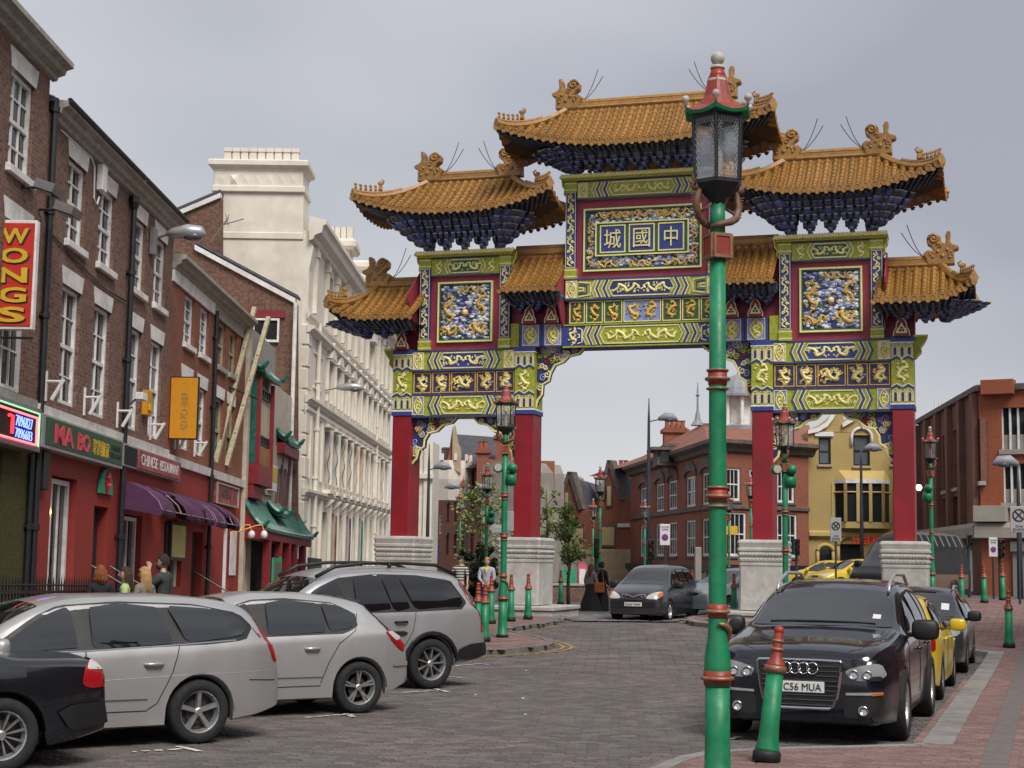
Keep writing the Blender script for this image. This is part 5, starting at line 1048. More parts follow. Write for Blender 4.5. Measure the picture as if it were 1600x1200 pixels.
pts = [(472, 900), (472, 476), (490, 385), (474, 366), (474, 296), (337, 296), (333, 380), (333, 900)]; pts3 = [P(*q) for q in pts]; mb.prism(pts3, (0, 1.6, 0)); mb.build('chimney_gable', 'white_stucco', WH, fix=True)
def slab(x0, x1, y0, y1, o, name, dy=1.6): a, b = P(x0, y1), P(x1, y0); mb = MB(); mb.bbox(a.x-o, b.x+o, Yg-o, Yg+dy+o, a.z, b.z, .03); return mb.build(name, 'white_stucco', WH, fix=True)
slab(337, 472, 364, 373, .06, 'chimney_band'); slab(336, 472, 292, 300, .12, 'chimney_band'); slab(336, 472, 268, 292, .05, 'chimney_frieze'); a_ = P(337, 268)
prof = [(0, .0), (.07, .03), (.08, .09), (.19, .16), (.25, .22), (.25, .38), (.2, .43), (0, .455)]; x0_, x1_ = P(337, 268).x, P(472, 268).x; zc = a_.z
mb = MB(); vs = []
for o_, z in prof: vs += [(x0_-o_, Yg-o_, zc+z), (x1_+o_, Yg-o_, zc+z), (x1_+o_, Yg+1.6+o_, zc+z), (x0_-o_, Yg+1.6+o_, zc+z)]
mb.add(vs, [(i*4+k, i*4+(k+1) % 4, i*4+4+(k+1) % 4, i*4+4+k) for i in range(7) for k in range(4)]+[tuple(range(28, 32))]); mb.build('chimney_cornice', 'white_stucco', WH, fix=True)
for k in range(7):
    x = 341+k*18.6; a, b = P(x, 289), P(x+13, 273); m_ = V(((a.x+b.x)/2, Yg-(.14 if k == 1 else .07), (a.z+b.z)/2)); mb = MB(); mb.add([(a.x, Yg-.05, a.z), (b.x, Yg-.05, a.z), (b.x, Yg-.05, b.z), (a.x, Yg-.05, b.z), m_], [(0, 1, 4), (1, 2, 4), (2, 3, 4), (3, 0, 4)]); mb.build('frieze_stud', 'white_stucco', WH, fix=True)
for k in range(9):
    x = 356+k*13.2; a = P(x, 249); mb = MB(); w_ = .14; mb.add([(a.x+sx*w_*f, Yg+.1+sy*w_*f, zc+.42+z) for z, f in ((0, 1), (.32, .8), (.34, 1.05), (.48, 1.0)) for sx, sy in ((-1, -1), (1, -1), (1, 1), (-1, 1))], [(i*4+k2, i*4+(k2+1) % 4, i*4+4+(k2+1) % 4, i*4+4+k2) for i in range(3) for k2 in range(4)]+[(12, 13, 14, 15)]); mb.build('chimney_pot', 'white_stucco', WH)
def far_stack(x0, x1, ytop, ybot, Y, pots):
    a, b = at(x0, ybot, Y), at(x1, ytop, Y); mb = MB(); mb.box(a.x+.15, b.x-.15, Y, Y+1.5, a.z-2, b.z-.1); mb.bbox(a.x-.15, b.x+.15, Y-.3, Y+1.8, b.z-.45, b.z, .12); o = mb.build('rear_chimney', 'white_stucco', WH)
    for k in range(pots): x = a.x+.2+(b.x-a.x-.4)*k/max(1, pots-1); mb = MB(); mb.box(x-.14, x+.14, Y+.3, Y+.6, b.z, b.z+.6); mb.build('chimney_pot', 'white_stucco', o)
far_stack(474, 503, 369, 420, 60, 3); far_stack(508, 552, 374, 420, 66, 4); far_stack(549, 594, 428, 470, 76, 0); far_stack(552, 585, 408, 440, 77, 0)
_s, _z = WF.px(520, 606, .3); t = cobra(WF, _s, .5, 1.5, _z, 'grey street light head on the white building wall')
# --- railings along the area in front of the shops
def railing(s0, s1, c, label, z0=.0, h=1.25, gap=.13):
    t = thing('iron_railing', label, 'railing', LF.pt(s0, c, 0)); mb = MB(LF.M); mb.box(s0, s1, c-.02, c+.02, z0+h-.22, z0+h-.18); mb.build('top_rail', 'black_iron', t); mb = MB(LF.M); mb.box(s0, s1, c-.02, c+.02, z0+.1, z0+.14); mb.build('bottom_rail', 'black_iron', t)
    n = int((s1-s0)/gap)
    for k in range(n+1):
        s = s0+(s1-s0)*k/n; mb = MB(LF.M); mb.tube([(s, c, z0), (s, c, z0+h-.08), (s, c, z0+h+.03)], [.014, .014, .002], 5); mb.ball((s, c, z0+h-.1), .024, 5, 4); mb.build('baluster', 'black_iron', t)
railing(19.5, 26.4, 1.35, 'black iron area railing before the olive shopfront', z0=.5); railing(27.2, 29.9, 1.35, 'black iron area railing before the green Ma Bo shop', z0=.42); railing(33.0, 38.3, 1.3, 'black iron area railing under the purple awnings'); railing(40.6, 46.5, 1.3, 'black iron area railing before the cream restaurant front')
for s, l in ((30.0, 'sloping black stair handrail beside the Ma Bo door'), (31.3, 'sloping black stair handrail by the drainpipe'), (38.6, 'sloping black stair handrail beside the second shop door')):
    t = thing('stair_handrail', l, 'handrail', LF.pt(s, .1, 1.0)); mb = MB(LF.M); mb.tube([(s, .05, 2.0), (s+.1, 1.35, 1.25), (s+.1, 1.4, .0)], .022, 6); mb.build('rail', 'black_iron', t)
# ================================================================== vehicles
paint('paint_silver', (.43, .425, .42), .28, .55, .6, .2, .06); paint('paint_silver2', (.45, .445, .44), .26, .55, .6, .2, .05); paint('paint_silver3', (.40, .40, .41), .28, .55, .6, .2, .06)
paint('paint_black', (.006, .007, .010), .16, 0, .9, 0, .04); paint('paint_navy', (.004, .005, .011), .13, 0, .8, 0, .03); paint('paint_charcoal', (.035, .037, .042), .25, .3, .7, .2, .08)
paint('paint_yellow', (.62, .44, .01), .3, 0, .6, 0, .05); paint('paint_brown', (.13, .085, .055), .5, 0, .2, 0, .3); paint('paint_vandark', (.010, .010, .011), .5, 0, .0, 0, .1); paint('paint_pale', (.26, .30, .32), .3, .3, .5, .2, .1)
glass('car_glass', (.006, .008, .009), .02, .8, 1.75); glass('car_glass_tint', (.004, .005, .006), .03, .8, 1.6); glass('lamp_glass', (.26, .27, .28), .05, .8)
mat('tyre', (.014, .014, .015), .85, var=.3, sc=12, bump=.3, bsc=60); mat('alloy', (.48, .48, .48), .3, metal=.75, var=.08); mat('alloy_dark', (.03, .03, .03), .5); mat('chrome', (.62, .62, .62), .12, metal=1.0, var=.03)
mat('trim_black', (.012, .012, .013), .5, var=.2); mat('seam', (.012, .012, .012), .8); mat('lamp_red', (.32, .008, .012), .15, var=.1, spec=.7); mat('lamp_white', (.50, .48, .45), .15, spec=.7); mat('lamp_amber', (.5, .13, .02), .2)
mat('plate_white', (.66, .66, .63), .4, var=.03); mat('plate_yellow', (.60, .44, .04), .4); mat('plate_ink', (.008, .008, .008), .5); mat('interior', (.02, .02, .022), .8)
def pch(xs, ys):                                    # monotone cubic interpolation
    n = len(xs); h = [xs[i+1]-xs[i] for i in range(n-1)]; d = [(ys[i+1]-ys[i])/h[i] for i in range(n-1)]; m = [d[0]]
    for i in range(1, n-1): m.append(0 if d[i-1]*d[i] <= 0 else 3*(h[i-1]+h[i])/((2*h[i]+h[i-1])/d[i-1]+(h[i]+2*h[i-1])/d[i]))
    m.append(d[-1])
    def f(x):
        if x <= xs[0]: return ys[0]
        if x >= xs[-1]: return ys[-1]
        i = 0
        while x > xs[i+1]: i += 1
        t = (x-xs[i])/h[i]; t2, t3 = t*t, t*t*t
        return (2*t3-3*t2+1)*ys[i]+(t3-2*t2+t)*h[i]*m[i]+(-2*t3+3*t2)*ys[i+1]+(t3-t2)*h[i]*m[i+1]
    return f
fn = lambda pts: pch([p[0] for p in pts], [p[1] for p in pts])
def chaikin(p, n=2, closed=True):
    for _ in range(n):
        q = []; m = len(p)
        for i in range(m if closed else m-1): a, b = p[i], p[(i+1) % m]; q += [tuple(a[k]*.75+b[k]*.25 for k in (0, 1)), tuple(a[k]*.25+b[k]*.75 for k in (0, 1))]
        p = q
    return p
def roundp(p, n=2, r=.05):
    out = []; m = len(p)
    for i in range(m):
        a, b, c = p[i-1], p[i], p[(i+1) % m]; la, lc = math.dist(a, b), math.dist(c, b); ra, rc = min(r, la*.4), min(r, lc*.4)
        q0 = tuple(b[k]+(a[k]-b[k])*ra/max(la, 1e-6) for k in (0, 1)); q1 = tuple(b[k]+(c[k]-b[k])*rc/max(lc, 1e-6) for k in (0, 1))
        out += [tuple((1-t)**2*q0[k]+2*t*(1-t)*b[k]+t*t*q1[k] for k in (0, 1)) for t in (0, .33, .67, 1)]
    return out
_wheels = {}
def wheel_mesh(Rw, wd, style):
    key = (Rw, wd, style)
    if key in _wheels: return _wheels[key]
    rr = Rw*(.66 if style != 'steel' else .62); t = MB(); h = wd/2
    t.lathe([(rr*.98, -h*.8), (rr*1.03, -h), (Rw*.93, -h), (Rw*.985, -h*.8), (Rw, -h*.4), (Rw, h*.4), (Rw*.985, h*.8), (Rw*.93, h), (rr*1.03, h), (rr*.98, h*.8)], 32, ax='Y', cap=False)
    for s_ in (-.4, 0, .4): pass
    b = MB(); b.lathe([(rr, -h*.85), (rr*.9, -h*.3), (rr*.86, h*.2), (rr*.95, h*.78), (rr, h*.9), (rr*1.02, h*.9)], 32, ax='Y', cap=False)
    n, wid, tw = {'five': (5, .17, 0), 'ten': (9, .055, 0), 'y': (5, .12, 1), 'steel': (7, .10, 0), 'mesh': (12, .035, .5)}[style]
    for k in range(n):
        a = 2*PI*k/n+.3; ca, sa = math.cos(a), math.sin(a)
        def P(r, w, y): return (r*ca-w*sa, y, r*sa+w*ca)
        branches = [(0, wid, wid*.62)] if not tw else [(-wid*.9, wid*.7, wid*.45), (wid*.9, wid*.7, wid*.45)]
        for dx, w0, w1 in branches:
            w0 *= rr; w1 *= rr; o = dx*rr
            b.add([P(rr*.12, -w0*.5, h*.55), P(rr*.12, w0*.5, h*.55), P(rr*.93, o+w1, h*.72), P(rr*.93, o-w1, h*.72), P(rr*.12, -w0*.7, h*.2), P(rr*.12, w0*.7, h*.2), P(rr*.93, o+w1*1.3, h*.3), P(rr*.93, o-w1*1.3, h*.3)], [(0, 1, 2, 3), (0, 4, 5, 1), (1, 5, 6, 2), (3, 2, 6, 7), (0, 3, 7, 4)])
    b.lathe([(rr*.2, h*.2), (rr*.2, h*.58), (rr*.14, h*.66), (0, h*.66)], 12, ax='Y')
    c = MB(); c.lathe([(rr*.86, -h*.1), (0, -h*.1)], 24, ax='Y'); c.lathe([(rr*.6, h*.02), (rr*.6, h*.1), (rr*.2, h*.12)], 20, ax='Y')
    def mk(mb, nm, m):
        me = bpy.data.meshes.new(nm); me.from_pydata(mb.v, [], mb.f); bm = bmesh.new(); bm.from_mesh(me); bmesh.ops.recalc_face_normals(bm, faces=bm.faces); bm.to_mesh(me); bm.free(); me.materials.append(M[m]); return me
    _wheels[key] = (mk(t, 'wheel', 'tyre'), mk(b, 'rim', 'alloy'), mk(c, 'brake_disc', 'alloy_dark')); 
    me = _wheels[key][0]; me.polygons.foreach_set('use_smooth', [True]*len(me.polygons)); return _wheels[key]
class Car:
    def __init__(s, name, label, sp, paint_m, cat='car', group=None):
        s.sp = sp; s.L = sp['L']; s.W = sp['W']; s.p = paint_m
        s.root = thing(name, label, cat, group=group); r = s.root
        zt, zb, hwf = fn(sp['top']), fn(sp['belt']), fn(sp['plan']); zsl = fn(sp['sill']); Rw = sp['R']; s.Rw = Rw; s.xw = (sp['xf'], sp['xr']); tm = sp.get('tumble', .42)
        ar = Rw*sp.get('arch', 1.17); L = s.L
        ts = sorted(set([L*i/64 for i in range(65)]+[.02, .05, .09, .14, L-.02, L-.05, L-.09, L-.14]+[w+ar*math.cos(PI*k/14) for w in s.xw for k in range(15)])); ts = [t for t in ts if 0 <= t <= L]
        secs = []; s.wr = {}
        for t in ts:
            T, B, hw = zt(t), zb(t), hwf(t); Be = min(B, T-.04); wb = hw*.965; wr_ = max(.25, wb-tm*(T-Be)-.03); s0 = zsl(t)
            zl = s0
            for w in s.xw:
                if abs(t-w) < ar: zl = max(zl, Rw*.98+math.sqrt(ar*ar-(t-w)**2))
            z1 = max(Be-.09, zl+.05); z2 = max(s0+(Be-s0)*.52, zl+.035); z3 = max(s0+(Be-s0)*.2, zl+.018); z1 = min(z1, Be-.015)
            z2 = min(z2, z1-.005); z3 = min(z3, z2-.004); zl = min(zl, z3-.003)
            fl = .0
            for w in s.xw:
                if abs(t-w) < ar*1.15: fl = max(fl, sp.get('flare', .02)*(1-(abs(t-w)/(ar*1.15))**4))
            g = max(0, T-Be-.1)
            pts = [(0, T), (wr_*.45, T-.008), (wr_*.78, T-.026), (wr_*.93, T-.052*min(1, .4+g*4)), (wr_+.012, T-.10*min(1, .35+g*3)-.012)]
            pts += [(wr_+(wb-wr_)*f, pts[4][1]+(Be-pts[4][1])*f-.0) for f in (.35, .7)]; pts += [(wb, Be), (hw*.995, z1), (hw+fl*.6, z2), (hw*.99+fl, z3), (hw*.965+fl, zl), (hw*.90, max(zl-.02, .12))]
            secs.append((t, pts)); s.wr[t] = wr_
        n = len(secs[0][1]); mb = MB(); vs = []
        for t, pts in secs:
            x = L/2-t; vs += [(x, y, z) for y, z in pts]+[(x, -y, z) for y, z in pts[1:]]
        m = 2*n-1; fs = []
        for i in range(len(secs)-1):
            for k in range(n-1):
                a, b = i*m+k, (i+1)*m+k; fs.append((a, b, b+1, a+1))
                ka = i*m+(0 if k == 0 else n-1+k); kb = (i+1)*m+(0 if k == 0 else n-1+k); fs.append((ka, i*m+n+k, (i+1)*m+n+k, kb))
        for i, rev in ((0, False), (len(secs)-1, True)):
            o = i*m; ring = [o+k for k in range(n)]+[o+m-1-k for k in range(n-1)]; fs.append(tuple(ring if rev else ring[::-1]))
        me = bpy.data.meshes.new('body'); me.from_pydata(vs, [], fs); bm = bmesh.new(); bm.from_mesh(me); bmesh.ops.remove_doubles(bm, verts=bm.verts, dist=1e-4); bmesh.ops.recalc_face_normals(bm, faces=bm.faces); bm.to_mesh(me)
        s.bvh = BVHTree.FromBMesh(bm); bm.free(); me.materials.append(M[paint_m]); s.body = link('body', me, r); smooth_auto(s.body, 40)
        # black underside, inner arches
        mb = MB(); hw = s.W/2; x0, x1 = -L/2+.6, L/2-.5; mb.box(x0, x1, -hw+.27, hw-.27, .18, .5)
        mb.box(L/2-s.xw[0]-ar-.02, L/2-s.xw[0]+ar+.02, -hw+.27, hw-.27, .2, Rw*2+.12); mb.box(L/2-s.xw[1]-ar-.02, L/2-s.xw[1]+ar+.02, -hw+.27, hw-.27, .2, Rw*2+.12)
        for w in s.xw:
            for sd in (-1, 1):
                P = [(L/2-w-ar*1.03*math.cos(PI*k/12), Rw*.98+ar*1.03*math.sin(PI*k/12)) for k in range(13)]; vs = []
                for x, z in P: vs += [(x, sd*(hw-.03), z), (x, sd*(hw-.30), z)]
                mb.add(vs, [(2*i, 2*i+1, 2*i+3, 2*i+2) for i in range(12)])
        mb.build('underbody', 'trim_black', r)
        wt, rim, disc = wheel_mesh(Rw, sp.get('ww', .21), sp.get('rim', 'five'))
        for w in s.xw:
            for sd in (1, -1):
                o = link('wheel', wt, r, (L/2-w, sd*(hw-.115), Rw), (0, 0, 0 if sd > 0 else PI)); link('rim', rim, o); link('brake_disc', disc, o)
    def hit(s, ax, u, v):
        if ax in 'LR': o, d = V((u, 3 if ax == 'L' else -3, v)), V((0, -1 if ax == 'L' else 1, 0))
        elif ax in 'FB': o, d = V((6 if ax == 'F' else -6, u, v)), V((-1 if ax == 'F' else 1, 0, 0))
        else: o, d = V((u, v, 5)), V((0, 0, -1))
        q = s.bvh.ray_cast(o, d)
        if q[0] is None:
            q = s.bvh.find_nearest(o+d*(3-s.W/2 if ax in 'LR' else (6-s.L/2 if ax in 'FB' else 4)))
        nn = q[1]
        if nn.dot(d) > 0: nn = -nn
        return q[0], nn
    def patch(s, name, poly, ax, m, off=.006, nu=14, nv=5, rnd=2, par=None, bulge=0.0):
        """skin panel following the body: poly in (t, z) for the sides, (y, z) for the ends, (t, y) from above"""
        pl = [((s.L/2-a, b) if ax in 'LRT' else (a, b)) for a, b in poly]
        if rnd: pl = roundp(pl, rnd, .03*rnd)
        u0, u1 = min(p[0] for p in pl), max(p[0] for p in pl); q0, q1 = min(p[1] for p in pl), max(p[1] for p in pl); mb = MB(); vs = []; k = len(pl)
        if bulge:                                     # curved glass: built row by row
            G = {}
            for j in range(nv+1):
                v_ = q0+(q1-q0)*(.003+.994*j/nv); cr = [a[0]+(b[0]-a[0])*(v_-a[1])/(b[1]-a[1]) for a, b in ((pl[q], pl[(q+1) % k]) for q in range(k)) if (a[1] <= v_) != (b[1] <= v_)] or [pl[0][0]]
                for i in range(nu+1): p, nn = s.hit(ax, min(cr)+(max(cr)-min(cr))*i/nu, v_); G[i, j] = p+nn*(off+bulge*(1-(2*j/nv-1)**2))
            vs = [G[i, j] for i in range(nu+1) for j in range(nv+1)]
        for i in range(nu+1 if not bulge else 0):
            u = u0+(u1-u0)*(.002+.996*i/nu); cr = []
            for j in range(k):
                a, b = pl[j], pl[(j+1) % k]
                if (a[0] <= u) != (b[0] <= u): cr.append(a[1]+(b[1]-a[1])*(u-a[0])/(b[0]-a[0]))
            if len(cr) < 2: cr = [cr[0] if cr else pl[0][1]]*2
            lo, hi = min(cr), max(cr)
            for j in range(nv+1):
                v_ = lo+(hi-lo)*j/nv; p, nn = s.hit(ax, u, v_); vs.append(p+nn*(off+bulge*(1-(2*(v_-q0)/max(1e-6, q1-q0)-1)**2)))
        mb.add(vs, [(i*(nv+1)+j, i*(nv+1)+j+1, (i+1)*(nv+1)+j+1, (i+1)*(nv+1)+j) for i in range(nu) for j in range(nv)]); return mb.build(name, m, par or s.root, smooth=True, world=False)
    def seam(s, pts, ax, r=.006, m='seam', name='panel_gap', off=.0):
        P = []
        for a, b in zip(pts, pts[1:]):
            k = max(1, int(math.dist(a, b)/.05)); P += [tuple(a[q]+(b[q]-a[q])*i/k for q in (0, 1)) for i in range(k)]
        P.append(pts[-1]); path = []
        for a, b in P: p, nn = s.hit(ax, s.L/2-a if ax in 'LRT' else a, b); path.append(p+nn*off)
        mb = MB(); mb.tube(path, r, 5); return mb.build(name, m, s.root, world=False)
    def both(s, f):
        for ax in 'LR': f(ax)
    def handle(s, t, z, m=None, w=.2):
        for ax, sd in (('L', 1), ('R', -1)):
            p, nn = s.hit(ax, s.L/2-t, z); mb = MB(); mb.tube([p+V((w/2, 0, 0)), p+nn*.035+V((w*.36, 0, .004)), p+nn*.038+V((-w*.36, 0, .004)), p+V((-w/2, 0, 0))], [.014, .02, .018, .012], 6); mb.build('door_handle', m or s.p, s.root, smooth=True, world=False)
    def mirror(s, t, z, m=None, k=1.0):
        for ax, sd in (('L', 1), ('R', -1)):
            p, nn = s.hit(ax, s.L/2-t, z); c = p+V((-.02, sd*.15*k, .06)); mb = MB(); mb.tube([p, c-V((0, 0, .05))], .03, 6)
            q_ = lambda e: math.copysign(abs(e)**.55, e); n_, m_ = 12, 8; mb.add([c+V((.075*k*q_(math.sin(PI*i/m_)*math.cos(2*PI*j/n_)), .125*k*q_(math.sin(PI*i/m_)*math.sin(2*PI*j/n_)), .095*k*q_(math.cos(PI*i/m_)))) for i in range(m_+1) for j in range(n_)], [(i*n_+j, (i+1)*n_+j, (i+1)*n_+(j+1) % n_, i*n_+(j+1) % n_) for i in range(m_) for j in range(n_)]); mb.build('door_mirror', m or s.p, s.root, True, world=False)
    def plate(s, ax, y, z, txt, m='plate_white', w=.52, h=.115):
        p, nn = s.hit(ax, y, z); sg = 1 if ax == 'F' else -1; fr = Frame(V((p.x+sg*.02, y, 0)), (0, sg, 0), (sg, 0, 0)); mb = MB(fr.M); mb.bbox(-w/2, w/2, -.015, .0, z-h/2, z+h/2, .004); o = mb.build('number_plate', m, s.root, world=False)
        a = letters('plate_characters', txt, 'plate_ink', None, fr, -w*.44, w*.44, z-h*.32, z+h*.32, .0015, .0, .004); a.parent = o; KIDS.setdefault(o, []).append(a)
    def place(s, t, sd, world, rz, sc=1.0):           # put the wheel at station t, side sd, on a world point
        loc = V((s.L/2-t, sd*(s.W/2-.115), 0))*sc; c_, s_ = math.cos(rz), math.sin(rz)
        s.root.location = (world.x-(loc.x*c_-loc.y*s_), world.y-(loc.x*s_+loc.y*c_), world.z); s.root.rotation_euler = (0, 0, rz); s.root.scale = (sc,)*3; return s
    def glazing(s, wins, trim=None, tint='car_glass', ws=None, rw=None):
        for ax in 'LR':
            if trim: s.patch('window_surround', trim, ax, 'trim_black', .003, 30, 6, 1)
            for w in wins: s.patch('side_window', w, ax, tint, .005, 12, 12, 2, bulge=.030)
        if ws:
            (t0, y0, t1, y1) = ws; s.patch('windscreen', [(t0, -y0), (t0-.06, 0), (t0, y0), (t1, y1), (t1-.03, 0), (t1, -y1)], 'T', tint, .005, 14, 10, 1)
        if rw:
            (t0, y0, t1, y1) = rw; s.patch('rear_window', [(t0, -y0), (t0, y0), (t1, y1), (t1, -y1)], 'T', 'car_glass_tint', .005, 12, 8, 1)
def plan(L, hw, f=.80, r=.78, nose=.6, tail=.4): return [(0, hw*f), (.08, hw*(f+.07)), (.25, hw*(f+(1-f)*.72)), (nose, hw*.985), (L*.4, hw), (L-tail-.3, hw*.995), (L-tail, hw*.97), (L-.15, hw*(r+.1)), (L-.04, hw*(r+.04)), (L, hw*r)]
HD = R(215)                                          # the echelon-parked cars point left and back towards the camera
# ---- silver estate
sp = dict(L=4.47, W=1.84, R=.317, xf=.87, xr=3.51, rim='five', top=[(0, .56), (.04, .68), (.2, .78), (.6, .88), (1.05, .98), (1.2, 1.04), (1.95, 1.41), (2.4, 1.478), (3.1, 1.485), (3.8, 1.44), (4.08, 1.38), (4.2, 1.28), (4.32, 1.06), (4.42, .90), (4.46, .74), (4.47, .62)],
     belt=[(0, .62), (.6, .80), (1.2, .90), (2.2, .93), (3.2, .965), (4.0, 1.0), (4.47, .98)], plan=plan(4.47, .90), sill=[(0, .26), (.4, .2), (.9, .2), (3.6, .21), (4.1, .26), (4.47, .34)])
c = Car('estate_car', 'silver estate car parked between a black saloon and a silver hatchback', sp, 'paint_silver', group='cars parked at an angle on the left')
c.glazing([[(1.42, .935), (1.9, 1.25), (2.08, 1.33), (2.2, 1.365), (2.24, .945)], [(2.38, .955), (2.40, 1.375), (2.7, 1.39), (3.08, 1.38), (3.22, .985)], [(3.36, 1.0), (3.2, 1.37), (3.6, 1.345), (3.92, 1.27), (4.06, 1.15), (3.98, 1.06), (3.75, 1.03)]], [(1.3, .915), (1.85, 1.27), (2.1, 1.375), (2.7, 1.412), (3.5, 1.385), (4.0, 1.29), (4.14, 1.15), (4.02, 1.02), (3.6, .985)], ws=(1.12, .64, 1.92, .56))
def fdet(ax):
    c.seam([(2.31, .93), (2.33, .34)], ax); c.seam([(3.28, .985), (3.2, .72), (3.05, .42), (2.95, .36)], ax); c.seam([(1.2, .9), (1.22, .36)], ax); c.seam([(1.22, .35), (2.95, .35)], ax)
    c.patch('tail_lamp', [(4.16, 1.30), (4.22, 1.28), (4.40, .86), (4.43, .78), (4.36, .80), (4.27, 1.02)], ax, 'lamp_red', .008, 12, 4, 1); c.patch('body_moulding', [(1.3, .47), (1.3, .53), (2.95, .53), (2.95, .47)], ax, c.p, .018, 12, 3, 0)
    c.seam([(4.05, .62), (4.40, .60)], ax)
c.seam([(1.3, .925), (2.3, .94), (3.3, .985), (3.9, 1.02)], 'L', .009, 'chrome', 'waist_trim'); c.patch('fuel_flap', [(3.72, .80), (3.72, .93), (3.88, .93), (3.88, .80)], 'R', c.p, .004); c.both(fdet); c.handle(3.0, .80); c.handle(2.05, .79); c.mirror(1.42, .93)
c.seam([(1.0, .62), (2.4, .655), (3.4, .69), (4.3, .70)], 'L', .003, 'paint_silver'); mb = MB(); mb.tube([(0.2, .56, 1.50), (-1.6, .54, 1.475)], .018, 6); mb.tube([(0.2, -.56, 1.50), (-1.6, -.54, 1.475)], .018, 6)
c.place(3.51, 1, ground(305, 1161), HD)
# ---- silver hatchback
sp = dict(L=4.25, W=1.75, R=.312, xf=.90, xr=3.51, rim='y', top=[(0, .55), (.04, .66), (.2, .77), (.6, .88), (1.0, .97), (1.15, 1.03), (1.9, 1.40), (2.35, 1.455), (2.9, 1.45), (3.4, 1.40), (3.62, 1.355), (3.78, 1.22), (3.98, 1.02), (4.14, .93), (4.22, .80), (4.25, .62)],
     belt=[(0, .62), (.6, .80), (1.2, .89), (2.2, .92), (3.2, .965), (3.8, 1.0), (4.25, .93)], plan=plan(4.25, .865), sill=[(0, .26), (.4, .2), (3.6, .21), (3.95, .26), (4.25, .36)])
c = Car('hatchback_car', 'silver five-door hatchback parked between the estate car and the large silver four-by-four', sp, 'paint_silver2', group='cars parked at an angle on the left')
c.glazing([[(1.35, .92), (1.85, 1.24), (2.1, 1.335), (2.16, .93)], [(2.3, .945), (2.33, 1.35), (2.6, 1.36), (2.98, 1.345), (3.06, .975)], [(3.1, .98), (3.05, 1.335), (3.3, 1.28), (3.46, 1.16), (3.42, 1.03)]], [(1.25, .905), (1.8, 1.26), (2.15, 1.365), (2.6, 1.385), (3.2, 1.335), (3.5, 1.2), (3.5, 1.05), (3.3, .965)], ws=(1.08, .62, 1.86, .55))
def hdet(ax):
    c.seam([(2.23, .92), (2.25, .34)], ax); c.seam([(3.52, 1.2), (3.45, 1.0), (3.22, .85), (3.08, .62), (2.98, .38)], ax); c.seam([(1.25, .34), (2.98, .35)], ax)
    c.patch('tail_lamp', [(3.86, .99), (4.08, .985), (4.16, .93), (4.18, .80), (4.17, .72), (4.06, .78), (3.94, .88)], ax, 'lamp_red', .010, 14, 5, 1); c.patch('reversing_lamp', [(3.88, .985), (4.07, .98), (4.13, .90), (4.02, .865)], ax, 'lamp_white', .014, 10, 4, 1)
    c.patch('body_moulding', [(1.3, .46), (1.3, .525), (3.0, .525), (3.0, .46)], ax, c.p, .018, 12, 3, 0); c.patch('bumper_strip', [(3.98, .56), (4.22, .56), (4.22, .61), (3.98, .61)], ax, c.p, .02, 8, 3, 0)
c.both(hdet); c.handle(2.86, .79); c.handle(1.95, .78); c.mirror(1.35, .92); c.glazing([], rw=(3.66, .52, 3.98, .60)); c.patch('roof_spoiler', [(3.5, -.5), (3.5, .5), (3.7, .5), (3.7, -.5)], 'T', c.p, .03, 6, 8, 1)
c.patch('rear_window_edge', [(3.62, 1.33), (3.72, 1.27), (4.0, 1.0), (3.9, 1.0)], 'L', 'car_glass_tint', .008, 8, 4, 0)
c.place(3.51, 1, ground(556, 1114), R(212))
# ---- silver four-by-four
sp = dict(L=4.80, W=1.90, R=.362, xf=.90, xr=3.76, rim='ten', ww=.24, flare=.03, arch=1.16, tumble=.32, top=[(0, .72), (.04, .88), (.2, 1.0), (.7, 1.10), (1.2, 1.17), (1.35, 1.22), (2.05, 1.62), (2.5, 1.735), (3.2, 1.765), (4.0, 1.74), (4.3, 1.68), (4.42, 1.58), (4.58, 1.24), (4.66, 1.12), (4.74, .9), (4.78, .7), (4.80, .6)],
     belt=[(0, .78), (.7, .98), (1.3, 1.07), (2.2, 1.10), (3.4, 1.12), (4.4, 1.17), (4.8, 1.12)], plan=plan(4.80, .93, tail=.5, r=.82), sill=[(0, .34), (.4, .3), (3.8, .30), (4.3, .36), (4.8, .46)])
c = Car('four_by_four', 'large silver four-by-four with black roof rails parked beside the green bollards', sp, 'paint_silver3', group='cars parked at an angle on the left')
c.glazing([[(1.5, 1.09), (2.0, 1.42), (2.28, 1.555), (2.36, 1.10)], [(2.52, 1.115), (2.55, 1.60), (2.95, 1.625), (3.1, 1.12)], [(3.14, 1.12), (3.0, 1.625), (3.22, 1.63), (3.42, 1.14)], [(3.5, 1.145), (3.3, 1.62), (3.9, 1.60), (4.16, 1.52), (4.34, 1.24), (4.28, 1.18), (4.1, 1.165)]], [(1.4, 1.075), (1.95, 1.45), (2.3, 1.595), (2.9, 1.655), (3.6, 1.645), (4.2, 1.57), (4.42, 1.25), (4.34, 1.15), (3.5, 1.115)], tint='car_glass_tint', ws=(1.3, .70, 2.02, .62))
